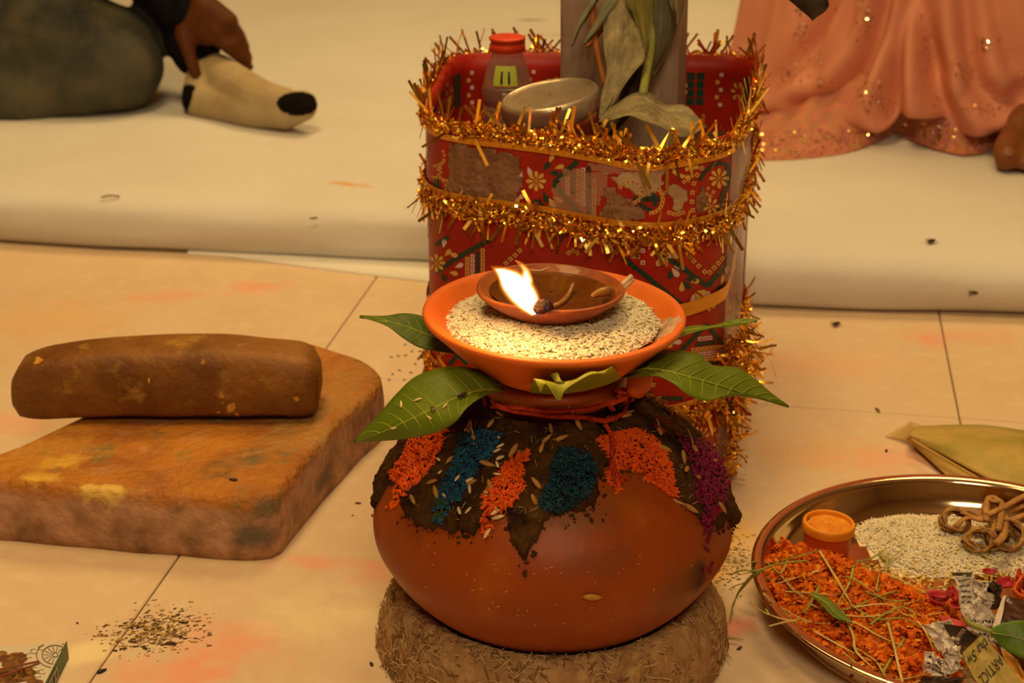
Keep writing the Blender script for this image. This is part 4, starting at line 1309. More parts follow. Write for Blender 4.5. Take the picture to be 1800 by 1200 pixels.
for (x, y, ang, L) in bars:
    p, nn = hit(mbvh, x, y)
    if p is None: continue
    q, _n = hit(mbvh, x + 6 * math.cos(ang), y + 6 * math.sin(ang))
    t = (q - p) if q else Vector((1, 0, 0))
    white = (x, y) in ((858, 938), (877, 910), (868, 897), (878, 808))
    if bar_me is None:
        me = bpy.data.meshes.new('barley_grain'); me.from_pydata(bvv, [], bff); me.polygons.foreach_set('use_smooth', [True] * len(me.polygons)); me.materials.append(m_bar); bar_me = me
        wm = me.copy(); wm.materials.clear(); wm.materials.append(m_rw[0])
    o = bpy.data.objects.new('barley_grain' if not white else 'rice_grain', wm if white else bar_me)
    col.objects.link(o)
    A = T34(p + nn * .0022, nn, L, L * .95, L * .8, t, 0)
    o.matrix_world = Matrix((A[0], A[1], A[2], [0, 0, 0, 1]))
    if y == 1048: tag(o, 'single barley grain alone on the bare lower belly of the pot', 'grain')
    elif white: tag(o, {(858, 938): 'lowest white rice grain below the middle orange patch on the pot', (877, 910): 'level white rice grain under the middle orange patch on the pot', (868, 897): 'upper white rice grain at the foot of the middle orange patch', (878, 808): 'white rice grain at the top left of the middle orange patch'}[(x, y)], 'grain', 'white grains on the pot')
    else:
        PC_ = (('left orange rice patch', 735, 805), ('blue rice stripe', 825, 820), ('middle orange rice patch', 890, 850), ('dark blue rice patch', 1000, 845), ('right orange rice patch', 1120, 800), ('magenta rice patch', 1245, 850), ('red thread', 980, 722))
        nm_, cx_, cy_ = min(PC_, key=lambda q_: math.hypot(q_[1] - x, q_[2] - y))
        ddx, ddy = x - cx_, y - cy_
        dr_ = 'on' if math.hypot(ddx, ddy) < 26 else (('right of' if ddx > 0 else 'left of') if abs(ddx) > abs(ddy) else ('below' if ddy > 0 else 'above'))
        sz_ = 'large ' if L >= .012 else ('small ' if L <= .009 else '')
        or_ = 'level' if abs(ang) < .35 else ('steep' if abs(ang) > 1.0 else ('falling' if ang > 0 else 'rising'))
        tag(o, f'{sz_}{or_} barley grain {dr_} the {nm_} on the pot', 'grain', 'barley grains on the pot mud')
    if (x, y) in ((863, 857), (826, 752), (1216, 890), (836, 775), (1221, 793), (1017, 745), (1158, 762)):
        td = t.normalized()
        sg = {(863, 857): 1, (826, 752): 1, (1216, 890): -1, (836, 775): -1, (1221, 793): -1, (1017, 745): -1, (1158, 762): -1}[(x, y)]
        if (x, y) == (826, 752): sg = -1
        p2 = p + nn * .003 + td * sg * L * .45; p3 = p + nn * .005 + td * sg * (L * .45 + .012)
        w = tube('awn', [p2, (p2 + p3) / 2 + nn * .001, p3], [.0008, .0006, .0007], m_awn, None, 5)
        w.parent = o; w.matrix_parent_inverse = Matrix((A[0], A[1], A[2], [0, 0, 0, 1])).inverted()

# ---- red thread round the neck
m_thr = M('red_thread', (.60, .060, .015), rough=.8, c2=(.45, .03, .012), nscale=200, bump=.6, bscale=500, tl=.1)
thr = empty('red_thread', (PX, PY - .06, .2))
tag(thr, 'red cotton thread tied around the pot neck with hanging end', 'thread')
def on_mud(px, py, l=.003):
    p, nn = hit(mbvh, px, py)
    if p is None or p.y > 1.30:
        p, nn, _i, _d = mbvh.find_nearest(aty(px, py, PY - .02))
    return p + nn * l
nk = [(858, 700), (880, 708), (905, 717), (940, 722), (975, 726), (1000, 726), (1030, 730), (1060, 733), (1085, 731), (1096, 722), (1103, 708), (1112, 698), (1122, 690)]
tube('thread_loop', [on_mud(*p, .0034) for p in nk], .0021, m_thr, thr, 7, sub=4)
front = [on_mud(*p, .0044) for p in [(870, 706), (910, 712), (960, 718), (1000, 717), (1040, 711), (1075, 700), (1110, 690)]]
tube('thread_loop', front, .0016, m_thr, thr, 7, sub=4)
back = [Vector((PX + .053 * math.cos(a), PY + .053 * math.sin(a), .2105)) for a in [k * .3 - .25 for k in range(13)]]
tube('thread_loop', back, .002, m_thr, thr, 6)
dn = [on_mud(*p, l) for p, l in [((1084, 695), .008), ((1063, 706), .006), ((1068, 722), .005), ((1066, 745), .004), ((1070, 775), .005), ((1076, 800), .006), ((1082, 822), .005)]]
tube('thread_end', dn, [.0020, .0020, .0020, .0019, .0018, .0018, .0020], m_thr, thr, 7, sub=4)
for p2 in ((1100, 846), (1094, 852), (1084, 862), (1078, 842)):
    tube('thread_fray', [dn[-1], (dn[-1] + on_mud(*p2, .003)) / 2 + Vector((0, -.001, .001)), on_mud(*p2, .002)], [.0016, .0012, .0008], m_thr, thr, 5)
for q in range(9):
    a = [on_mud(1084 + random.uniform(-12, 40), 690 + random.uniform(-6, 12), .004 + random.random() * .004) for _ in range(4)]
    tube('thread_knot', a, .0013, m_thr, thr, 5, sub=3)
for q in range(8):
    x0, y0 = 1150 + random.uniform(-8, 14), 735 + random.uniform(-8, 14)
    tube('thread_fray', [on_mud(x0, y0, .002), on_mud(x0 + random.uniform(6, 22), y0 + random.uniform(8, 26), .005)], .0004, m_thr, thr, 4)
m_marig = M('marigold_string', (.62, .24, .02), rough=.7, c2=(.48, .13, .01), nscale=120)
mg = [on_mud(*p, .004) for p in [(1120, 690), (1136, 700), (1152, 712), (1170, 722), (1186, 732), (1204, 740), (1222, 756), (1240, 762)] if hit(mbvh, *p)[0]]
V = []
for a, b in zip(mg[:-1], mg[1:]):
    for k in range(14):
        p = a.lerp(b, k / 14) + Vector((random.gauss(0, .0012), random.gauss(0, .0012), random.gauss(0, .0012)))
        V.append(T34(p, Vector((random.uniform(-1, 1), -1, random.uniform(-1, 1))), random.uniform(.003, .006), .005, .005))
o = bulk('marigold_string', GV, GF, V, [m_marig, m_yel]); tag(o, 'thin orange marigold string trailing from the neck to the right', 'garland', kind='stuff')
# little orange bulb tied at the neck
m_bulb = M('orange_nut', (.62, .13, .02), rough=.45, c2=(.5, .08, .01), nscale=60)
bcn = aty(1124, 672, 1.105)
o = lathe('betel_nut', smooth_prof([(.0005, -.012), (.006, -.010), (.0085, -.003), (.0085, .003), (.006, .009), (.0005, .011)], 4), m_bulb, None, 24, bcn, Matrix.Rotation(.4, 3, 'Y'))
tag(o, 'small orange stained nut tucked at the pot neck on the right', 'nut')

# ------------------------------------------------------------------ bowl of rice
BX, BZ = .0305, .2365
bowl_prof = smooth_prof([(.001, .0000), (.045, .0000), (.050, .0015), (.062, .009), (.079, .0240), (.0910, .0358), (.0968, .0412), (.0984, .0440), (.0974, .0462), (.0945, .0466), (.0905, .0450), (.083, .0385), (.066, .024), (.050, .012), (.040, .007), (.001, .006)], 4)
tl_ = Matrix.Rotation(math.radians(1.2), 3, 'Y')
bowl = lathe('clay_bowl', bowl_prof, m_clayb, None, 110, (BX, PY, BZ), tl_)
tag(bowl, 'wide orange terracotta bowl full of rice on top of the pot', 'bowl')
m_powd = M('pale_ash', (.42, .25, .14), rough=.9, c2=(.55, .36, .22), nscale=150, bump=.3)
bbv = bvh_of(bowl)
smear('ash_dust', [(1140, 575), (1165, 560), (1195, 548), (1200, 566), (1180, 585), (1150, 600), (1130, 600)], m_powd, bowl, bbv, .0002, 3)
m_rice = [M('rice_grain_cream', (.88, .80, .58), rough=.5, c2=(.84, .74, .48), nscale=130, spec=.3, tl=.25), M('rice_grain_pale', (.90, .85, .68), rough=.5, spec=.3, tl=.25), M('rice_grain_tan', (.88, .78, .54), rough=.5, tl=.2)]
def mound(r):
    k = min(1, r / .079)
    return BZ + .0495 - .0105 * k ** 2.2 + .0005
V, F = [], []
for i in range(60):
    a = 2 * math.pi * i / 60
    for k in range(13):
        r = .0785 * k / 12 + .0005
        V.append((BX + r * math.cos(a), PY + r * math.sin(a), mound(r) - .0028))
for i in range(60):
    for k in range(12): F.append((i * 13 + k, ((i + 1) % 60) * 13 + k, ((i + 1) % 60) * 13 + k + 1, i * 13 + k + 1))
nbm = len(V)
out = []
for k in range(6200):
    r = .0795 * math.sqrt(random.uniform(.10, 1)); a = random.uniform(0, 2 * math.pi)
    if r > .076 and random.random() < .4: continue
    rr2 = r * (1 + .04 * noise.noise(Vector((math.cos(a) * 3, math.sin(a) * 3, 0))))
    z = mound(rr2) - .0026 + random.random() * .0026
    n_ = Vector((math.cos(a) * .25 * r / .08, math.sin(a) * .25 * r / .08, 1))
    l = random.uniform(.0046, .0062)
    out.append(T34((BX + rr2 * math.cos(a), PY + rr2 * math.sin(a), z), n_, l, l * 1.15, l * 1.0, None, random.gauss(0, .25)))
br_ = mesh('bowl_rice', V, F, m_rice[2])
tag(br_, 'cream raw rice heaped in the terracotta bowl under the lamp', 'rice', kind='stuff')
g_ = bulk('rice_grains', GV, GF, out, m_rice, br_, True, RNG.choice(3, len(out), p=[.5, .35, .15])); g_['kind'] = 'stuff'

# ------------------------------------------------------------------ oil lamp
LX = .0283
m_lamp = M('lamp_clay', (.33, .085, .020), rough=.5, c2=(.20, .045, .010), nscale=26, lo=.35, hi=.65, bump=.1, bscale=120, coat=.15)
m_oil = M('lamp_oil', (.085, .022, .002), rough=.08, c2=(.13, .036, .003), nscale=22, spec=.35)
lamp = empty('oil_lamp', (LX, PY, BZ + .0495))
tag(lamp, 'small burning clay oil lamp set in the rice of the bowl', 'oil lamp')
lrot = Matrix.Rotation(math.radians(2.2), 3, 'Y') @ Matrix.Rotation(math.radians(-1.5), 3, 'X')
LC = Vector((LX, PY, BZ + .0390))
lp = smooth_prof([(.001, .0000), (.016, .0004), (.028, .0045), (.043, .0145), (.0525, .0225), (.0545, .0248), (.0542, .0264), (.0520, .0268), (.0492, .0248), (.040, .0185), (.025, .0085), (.001, .006)], 5)
lb = lathe('lamp_dish', lp, m_lamp, lamp, 90, LC, lrot)
# pinched spout towards front left
for vv in lb.data.vertices:
    d = lrot.inverted() @ (vv.co - LC)
    ang = math.atan2(d.y, d.x); da = abs((ang - math.radians(-152) + math.pi) % (2 * math.pi) - math.pi)
    k = math.exp(-(da / .42) ** 2) * max(0, (math.hypot(d.x, d.y) - .02) / .034)
    vv.co += lrot @ (Vector((math.cos(ang), math.sin(ang), -.35)) * .0030 * k)
lathe('oil', [(.0462, .0225), (.03, .0222), (.001, .0222)], m_oil, lamp, 60, LC, lrot)
m_wick = M('charred_wick', (.025, .014, .010), rough=.9, c2=(.09, .03, .012), nscale=200, bump=1, bscale=400)
m_wickc = M('oily_wick', (.30, .13, .03), rough=.35, c2=(.22, .09, .02), nscale=80, coat=.4)
WY = 1.096
wtip = aty(944, 541, WY); 
tube('wick', [aty(1008, 498, PY + .004), aty(998, 520, PY - .012), aty(985, 533, PY - .028), aty(966, 541, PY - .037), aty(958, 541, PY - .041)], [.0016, .0020, .0022, .0024, .0026], m_wickc, lamp, 8, sub=4)
tube('wick_tip', [aty(966, 538, PY - .040), aty(958, 537, WY - .010), aty(948, 541, WY - .014), aty(941, 546, WY - .014)], [.0030, .0050, .0054, .0032], m_wick, lamp, 10, sub=4)
tube('wick_residue', [aty(1040, 520, PY - .026), aty(1055, 514, PY - .02), aty(1072, 512, PY - .014), aty(1078, 520, PY - .016)], [.0014, .0034, .0040, .0016], m_wickc, lamp, 8, sub=4)
def emis(name, c, s, alpha=1.0):
    m = bpy.data.materials.new(name); m.use_nodes = True
    nt = m.node_tree; nt.nodes.clear()
    o = nt.nodes.new('ShaderNodeOutputMaterial'); e_ = nt.nodes.new('ShaderNodeEmission')
    e_.inputs['Color'].default_value = c + (1,); e_.inputs['Strength'].default_value = s
    if alpha < 1:
        t = nt.nodes.new('ShaderNodeBsdfTransparent'); mx = nt.nodes.new('ShaderNodeMixShader')
        mx.inputs['Fac'].default_value = alpha
        nt.links.new(t.outputs[0], mx.inputs[1]); nt.links.new(e_.outputs[0], mx.inputs[2]); nt.links.new(mx.outputs[0], o.inputs['Surface'])
    else: nt.links.new(e_.outputs[0], o.inputs['Surface'])
    return m
m_fc = emis('flame_core', (1.0, .86, .58), 9.0)
m_fm = emis('flame_mid', (1.0, .50, .12), 2.6, .42)
m_fo = emis('flame_edge', (1.0, .26, .03), 1.5, .22)
m_fh = emis('flame_halo', (1.0, .22, .02), 1.0, .10)
m_fb = emis('flame_base_blue', (.30, .35, 1.0), .5, .25)
flame = empty('x')
bpy.data.objects.remove(flame)
def tongue(name, path, rad, mat, parent):
    P_ = [aty(x, y, Y) for x, y, Y in path]
    return tube(name, P_, rad, mat, parent, 14, .75, sub=6)
fy = WY - .008
main = [(941, 548, fy), (930, 532, fy), (915, 512, fy), (898, 494, fy), (884, 481, fy), (873, 474, fy)]
c0 = tongue('flame', main, [.0040, .0085, .0108, .0090, .0042, .0003], m_fc, lamp)
tongue('flame_glow', main[:-1] + [(870, 472, fy)], [.0052, .0100, .0124, .0106, .0056, .0003], m_fm, c0)
tongue('flame_edge', main[:-1] + [(866, 470, fy)], [.0060, .0112, .0138, .0120, .0068, .0003], m_fo, c0)
tong = [(915, 512, fy), (921, 502, fy), (925, 490, fy), (924, 476, fy), (916, 465, fy), (905, 457, fy)]
tongue('flame_halo', main[:-1] + [(862, 467, fy)], [.0070, .0125, .0152, .0134, .0080, .0003], m_fh, c0)
c1 = tongue('flame_tongue', tong[:4], [.0080, .0056, .0028, .0003], m_fc, c0)
tongue('flame_glow', tong[:5] , [.0090, .0070, .0042, .0022, .0003], m_fm, c0)
tongue('flame_edge', tong, [.0100, .0080, .0052, .0036, .0022, .0003], m_fo, c0)
tongue('flame_base', [(940, 553, WY - .016), (952, 550, WY - .016), (961, 541, WY - .016), (962, 533, WY - .014)], [.0004, .0012, .0012, .0004], m_fb, c0)
pl = bpy.data.lights.new('lamp_flame_light', 'POINT'); pl.energy = .55; pl.color = (1, .55, .20); pl.shadow_soft_size = .012
plo = bpy.data.objects.new('lamp_flame_light', pl); plo.location = aty(905, 498, fy - .014); col.objects.link(plo)
plo.parent = lamp; plo.matrix_parent_inverse = Matrix.Translation(-Vector(lamp.location))
# bits floating in the oil
mb = MB()
for (x, y, r) in ((981, 517, .0009), (1010, 531, .0007), (1045, 493, .0008), (1040, 528, .0008)):
    p = aty(x, y, PY - .012 + (517 - y) * .0004)
    mb.add(*capsule_geo(p, r, p + Vector((.001, 0, 0)), r, 8, 3))
mb.build('oil_bubbles', m_oil, lamp)
tube('straw_piece', [aty(930, 474, PY + .046), aty(950, 476, PY + .046), aty(966, 470, PY + .05)], .0006, m_awn, lamp, 5)
# incense stubs leaning behind the lamp
m_stub = M('incense_stub', (.60, .42, .26), rough=.7)
for i, (a, b) in enumerate((((1088, 506), (1110, 485)), ((1094, 509), (1112, 490)))):
    o = tube('incense_stub', [aty(*a, PY + .012), aty(*b, PY + .022)], .0020, m_stub, None, 8)
    tag(o, ('upper' if i == 0 else 'lower') + ' of two pale incense stubs leaning behind the oil lamp', 'incense stick', 'incense stubs in the bowl')

# ------------------------------------------------------------------ mango leaves under the bowl
m_lf = M('mango_leaf', (.17, .235, .014), rough=.42, c2=(.115, .175, .010), nscale=14, lo=.35, hi=.65, c3=(.30, .20, .02), n3=22, lo3=.62, hi3=.76, bump=.15, bscale=90, spec=.3, tl=.2)
m_lfd = M('mango_leaf_dark', (.12, .18, .012), rough=.42, c2=(.08, .13, .008), nscale=14, c3=(.25, .12, .02), n3=20, lo3=.64, hi3=.74, bump=.15, spec=.3, tl=.2)
m_lfy = M('mango_leaf_young', (.36, .34, .025), rough=.45, c2=(.24, .26, .018), nscale=18, bump=.1, spec=.3, tl=.3)
m_vein = M('leaf_vein', (.36, .38, .045), rough=.5, spec=.2)
GL = 'mango leaves between pot and bowl'
l1 = leaf_thing('mango_leaf', px3([(886, 682), (850, 652), (790, 645), (735, 660), (700, 690), (665, 730), (622, 775)], yint(1.10, 1.075, 7)),
           px3([(886, 684), (845, 683), (800, 697), (755, 718), (715, 737), (670, 757), (622, 775)], [1.10, 1.075, 1.062, 1.055, 1.055, 1.06, 1.075]),
           px3([(886, 686), (852, 696), (822, 716), (800, 742), (765, 760), (710, 771), (622, 776)], [1.095, 1.062, 1.045, 1.04, 1.045, 1.055, 1.075]),
           m_lf, m_vein, 'large mango leaf drooping to the front left with insects on it', 'leaf', GL, veins=11, vr=.0008)
leaf_thing('mango_leaf', px3([(1084, 656), (1120, 622), (1166, 614), (1228, 621), (1252, 641), (1296, 645), (1328, 666), (1356, 690), (1386, 712)], yint(1.11, 1.13, 9)),
           px3([(1084, 660), (1128, 646), (1166, 648), (1208, 659), (1248, 670), (1288, 682), (1322, 693), (1356, 703), (1386, 712)], [1.11, 1.085, 1.075, 1.07, 1.075, 1.085, 1.10, 1.115, 1.13]),
           px3([(1084, 664), (1130, 661), (1156, 660), (1186, 674), (1210, 693), (1242, 704), (1272, 694), (1310, 690), (1386, 713)], [1.105, 1.07, 1.06, 1.05, 1.045, 1.05, 1.065, 1.09, 1.13]),
           m_lf, m_vein, 'large mango leaf pointing to the right over the gold tinsel', 'leaf', GL, veins=11, vr=.0008)
leaf_thing('mango_leaf', px3([(800, 585), (770, 570), (742, 556), (710, 551), (675, 556), (632, 555)], yint(1.17, 1.17, 6)),
           px3([(800, 600), (770, 592), (742, 582), (712, 570), (680, 562), (632, 556)], yint(1.15, 1.165, 6)),
           px3([(800, 622), (765, 617), (735, 610), (708, 594), (678, 572), (632, 557)], [1.13, 1.135, 1.14, 1.145, 1.155, 1.165]),
           m_lfd, m_vein, 'mango leaf at the left with an orange powder spot behind the bowl', 'leaf', GL, veins=6)
leaf_thing('mango_leaf', px3([(1170, 588), (1215, 572), (1255, 571), (1290, 560), (1331, 561)], yint(1.17, 1.19, 5)),
           px3([(1170, 592), (1210, 578), (1255, 572), (1292, 565), (1331, 562)], yint(1.155, 1.185, 5)),
           px3([(1170, 606), (1205, 588), (1250, 576), (1296, 571), (1331, 563)], yint(1.14, 1.18, 5)),
           m_lf, m_vein, 'narrow mango leaf at the right beside the gold ribbon', 'leaf', GL, veins=5)
# curled leaf pointing at the viewer
rows = [([(931, 690), (950, 692), (965, 693), (981, 693), (1000, 691), (1020, 688), (1045, 683), (1068, 676), (1090, 666)], 1.066),
        ([(934, 680), (946, 678), (962, 681), (981, 683), (999, 681), (1018, 675), (1043, 666), (1066, 663), (1086, 656)], 1.052),
        ([(938, 666), (949, 668), (963, 671), (980, 674), (998, 671), (1014, 667), (1039, 654), (1063, 656), (1076, 645)], 1.036),
        ([(944, 676), (953, 671), (965, 676), (980, 684), (994, 678), (1008, 672), (1022, 666), (1042, 656), (1066, 654)], 1.030),
        ([(950, 688), (957, 674), (967, 682), (982, 702), (991, 687), (1003, 677), (1016, 669), (1040, 657), (1064, 655)], 1.026)]
V, F = [], []
NR, NCc = 20, 40
for i in range(NR + 1):
    s = i / NR * (len(rows) - 1)
    for j in range(NCc + 1):
        q = [lerp_poly([aty(p[0], p[1], y) for p in r], j / NCc) for r, y in rows]
        V.append(lerp_poly(q, i / NR))
for i in range(NR):
    for j in range(NCc): F.append((i * (NCc + 1) + j, i * (NCc + 1) + j + 1, (i + 1) * (NCc + 1) + j + 1, (i + 1) * (NCc + 1) + j))
root = empty('mango_leaf', aty(1000, 690, 1.066))
o = mesh('leaf_blade', V, F, m_lfy, root); sdm = o.modifiers.new('t', 'SOLIDIFY'); sdm.thickness = .0006; apply_mods(o)
sp = [aty(967, 657, 1.044), aty(981, 655, 1.040), aty(986, 668, 1.034), aty(993, 673, 1.032), aty(976, 672, 1.034), aty(972, 666, 1.040)]
o = mesh('leaf_fold', sp, [(0, 1, 2, 5), (2, 3, 4, 5)], m_lfy, root); sdm = o.modifiers.new('t', 'SOLIDIFY'); sdm.thickness = .0007; apply_mods(o)
mb = MB()
edge = [V[(NR) * (NCc + 1) + j] for j in range(NCc + 1)]
mb.add(*tube_geo(edge, .0006, 5)); edge2 = [V[10 * (NCc + 1) + j] for j in range(NCc + 1)]; mb.add(*tube_geo(edge2, .0005, 5))
mb.build('leaf_edge', m_vein, root)
tag(root, 'curled yellow green mango leaf at the front under the bowl', 'leaf', GL)
# insects and rice grains on the left leaf
lbv = bvh_of([c for c in l1.children if c.name.startswith('leaf_blade')][0])
m_bug = M('insect_dark', (.05, .025, .012), rough=.4)
for (x, y, L, k) in ((706, 711, .007, 0), (735, 703, .007, 0), (783, 714, .006, 0), (693, 752, .005, 0), (755, 734, .005, 0)):
    p, nn = hit(lbv, x, y)
    if p is None: continue
    me = bar_me.copy(); me.materials.clear(); me.materials.append(m_rw[0])
    o = bpy.data.objects.new('rice_grain', me); col.objects.link(o)
    A = T34(p + nn * .0008, nn, L, L * .8, L * .6); o.matrix_world = Matrix((A[0], A[1], A[2], [0, 0, 0, 1]))
    tag(o, {706: 'white rice grain near the upper edge of the left mango leaf', 735: 'white rice grain above the midrib of the left mango leaf', 783: 'white rice grain nearest the base of the left mango leaf', 693: 'white rice grain nearest the tip of the left mango leaf', 755: 'white rice grain below the midrib of the left mango leaf'}[x], 'grain', 'rice grains on the leaf')
m_wing = M('insect_wing', (.30, .25, .18), rough=.3, alpha=.5)
def fly(p, nn, s, label, ang=0):
    root = empty('fly', p)
    t = Vector((math.cos(ang), math.sin(ang), 0)); t = (t - nn * t.dot(nn)).normalized(); b = nn.cross(t)
    c = p + nn * s * .28
    mb = MB()
    mb.add(*capsule_geo(c - t * s * .35, s * .16, c + t * s * .05, s * .2, 8, 3)); mb.add(*capsule_geo(c + t * s * .28, s * .14, c + t * s * .34, s * .13, 8, 3)); mb.add(*capsule_geo(c, s * .17, c + t * s * .2, s * .15, 8, 3))
    mb.build('body', m_bug, root)
    mb = MB()
    for k in (-1, 0, 1):
        for sg in (-1, 1):
            mb.add(*tube_geo([c + t * s * k * .15, c + t * s * k * .3 + b * sg * s * .3 + nn * s * .05, p + t * s * k * .4 + b * sg * s * .45 + nn * s * .02], s * .03, 4))
    mb.build('legs', m_bug, root)
    mb = MB()
    for sg in (-1, 1):
        q = [c + nn * s * .2, c + nn * s * .22 - t * s * .3 + b * sg * s * .18, c + nn * s * .2 - t * s * .7 + b * sg * s * .28, c + nn * s * .2 - t * s * .6 + b * sg * s * .08]
        q2 = [w + nn * s * .012 for w in q]
        mb.add(q + q2, [(0, 1, 2, 3), (7, 6, 5, 4), (0, 4, 5, 1), (1, 5, 6, 2), (2, 6, 7, 3), (3, 7, 4, 0)])
    mb.build('wings', m_wing, root, False)
    tag(root, label, 'insect')
p, nn = hit(lbv, 814, 698)
if p is None: p, nn = hit(lbv, 800, 694)
if p: fly(p, nn, .008, 'dark fly near the base of the large left mango leaf', .5)
p, nn = hit(lbv, 762, 720)
if p: fly(p, nn, .005, 'tiny dark fly on the midrib of the left mango leaf', 2)

# ------------------------------------------------------------------ brass plate and what lies on it
CX, CY, CR_ = .385, 1.175, .185
m_brass = M('polished_steel_plate', (.76, .58, .36), rough=.10, metal=1.0, c2=(.70, .50, .28), nscale=20, bump=.02, bscale=30)
plate = lathe('round_plate', smooth_prof([(.001, .0012), (.148, .0012), (.158, .0035), (.168, .014), (.1735, .026), (.1752, .0305), (.1785, .0328), (.1845, .0332), (.1860, .0318), (.1845, .0300), (.1800, .0285), (.1760, .022), (.166, .008), (.157, .0008), (.148, .0002), (.001, .0002)][::-1], 4), m_brass, None, 140, (CX, CY, .0002))
tag(plate, 'large shiny metal plate with ritual offerings on the floor', 'plate')
PZ = .0016
def pl_pt(px, py, z=PZ): return atz(px, py, z)
def inplate(p, r=.155): return math.hypot(p.x - CX, p.y - CY) < r

# rice heap
def heap(name, poly, hmax, mat, label, cat, step=.006, zf=None):
    """low mound over a polygon; returns height function"""
    P3 = [pl_pt(*p) for p in poly]
    pl2 = [(p.x, p.y) for p in P3]
    def dist(x, y):
        d = 9
        n = len(pl2)
        for i in range(n):
            ax_, ay_ = pl2[i]; bx_, by_ = pl2[(i + 1) % n]
            dx, dy = bx_ - ax_, by_ - ay_
            t = max(0, min(1, ((x - ax_) * dx + (y - ay_) * dy) / (dx * dx + dy * dy + 1e-12)))
            d = min(d, math.hypot(x - ax_ - t * dx, y - ay_ - t * dy))
        return d
    def h(x, y):
        if not inpoly(x, y, pl2): return 0
        return hmax * min(1, dist(x, y) / .035) ** .7 * (.85 + .4 * noise.noise(Vector((x * 40, y * 40, 1))))
    xs_ = [p[0] for p in pl2]; ys_ = [p[1] for p in pl2]
    V, F, idx = [], [], {}
    nx = int((max(xs_) - min(xs_)) / step) + 1; ny = int((max(ys_) - min(ys_)) / step) + 1
    for i in range(nx + 1):
        for j in range(ny + 1):
            x, y = min(xs_) + i * step, min(ys_) + j * step
            if math.hypot(x - CX, y - CY) > .158: continue
            ins = inpoly(x, y, pl2)
            idx[(i, j)] = (len(V), ins)
            V.append((x, y, PZ + .0002 + max(0, h(x, y) - .0015)))
    for i in range(nx):
        for j in range(ny):
            q = [idx.get(k) for k in ((i, j), (i + 1, j), (i + 1, j + 1), (i, j + 1))]
            if all(q) and any(k[1] for k in q): F.append(tuple(k[0] for k in q))
    o = mesh(name, V, F, mat)
    tag(o, label, cat, kind='stuff')
    return o, h, pl2
def rand_in(pl2):
    return sample_poly(pl2)
random.seed(21)
rice_poly = [(1498, 918), (1530, 905), (1580, 903), (1650, 905), (1700, 910), (1830, 915), (1860, 990), (1800, 1010), (1720, 1005), (1660, 1015), (1590, 1010), (1552, 990), (1535, 970), (1505, 945)]
ro_, rh, rpl = heap('plate_rice', rice_poly, .011, m_rice[2], 'heap of pale rice at the back of the metal plate', 'rice')
out, idx = [], []
m_ygr = M('turmeric_rice', (.80, .58, .08), rough=.5, c2=(.55, .32, .04), nscale=100)
for k in range(5200):
    x, y = rand_in(rpl)
    if math.hypot(x - CX, y - CY) > .156: continue
    l = random.uniform(.0046, .0062)
    out.append(T34((x, y, PZ + max(rh(x, y), .0008) + random.random() * .0012 - .0004), Vector((random.gauss(0, .2), random.gauss(0, .2), 1)), l, l * 1.15, l * 1.0, None, random.gauss(0, .25)))
    ylw = noise.noise(Vector((x * 30, y * 30, 5))) + (x - .44) * 8 + (1.17 - y) * 6
    idx.append(3 if (ylw > .45 and random.random() < .6) or random.random() < .02 else random.choice((0, 0, 1, 1, 2)))
g_ = bulk('rice_grains', GV, GF, out, m_rice + [m_ygr], ro_, True, idx); g_['kind'] = 'stuff'
# loose yellow bits in front of the rice
out = []
for k in range(260):
    x, y = sample_poly([(1500, 985), (1560, 1000), (1660, 1020), (1760, 1005), (1800, 1010), (1800, 1030), (1650, 1055), (1560, 1060), (1510, 1020)])
    p = pl_pt(x, y); l = random.uniform(.003, .0065)
    out.append(T34((p.x, p.y, PZ + .0012 + random.random() * .0015), Vector((random.gauss(0, .3), random.gauss(0, .3), 1)), l, l * 1.6, l, None, random.gauss(0, .3)))
o = bulk('turmeric_crumbs', GV, GF, out, [m_ygr, m_yel, m_rice[0]]); tag(o, 'loose yellow crumbs between the rice and the petals', 'crumbs', kind='stuff')

# marigold petals
m_mp = [M('marigold_petal', (.86, .24, .006), rough=.7, c2=(.76, .16, .004), nscale=60, tl=.25), M('marigold_petal_red', (.62, .10, .004), rough=.7, c2=(.74, .16, .006), nscale=80, tl=.2), M('marigold_petal_yellow', (.84, .36, .015), rough=.7, tl=.25), M('marigold_petal_brown', (.42, .085, .006), rough=.8)]
mg_poly = [(1332, 1010), (1362, 990), (1400, 980), (1440, 974), (1478, 985), (1500, 1005), (1540, 1030), (1590, 1045), (1640, 1060), (1680, 1085), (1680, 1260), (1560, 1270), (1460, 1190), (1390, 1110), (1345, 1055)]
mo_, mh, mpl = heap('marigold_petals', mg_poly, .022, m_mp[1], 'heap of torn orange marigold petals in the metal plate', 'petals')
PV = [(0, -.08, 0), (0, .08, 0), (.5, -.24, .16), (.5, .24, .16), (1, -.16, -.06), (1, .16, -.06)]
PF = [(0, 2, 3, 1), (2, 4, 5, 3)]
out, idx = [], []
for k in range(11000):
    x, y = rand_in(mpl)
    rr_0 = math.hypot(x - CX, y - CY)
    if rr_0 > .168: continue
    l = random.uniform(.004, .0085)
    out.append(T34((x, y, max(PZ + mh(x, y), .0045 + max(0, rr_0 - .155) * 1.1) + random.random() * .004 + .001), Vector((random.gauss(0, .6), random.gauss(0, .6), 1)), l, l, l, None, random.gauss(0, .5)))
    q = noise.noise(Vector((x * 50, y * 50, 0)))
    idx.append(1 if q < -.18 and random.random() < .7 else random.choice((0, 0, 0, 0, 0, 0, 1, 1, 2, 3)))
g_ = bulk('petal_bits', PV, PF, out, m_mp, mo_, True, idx); g_['kind'] = 'stuff'

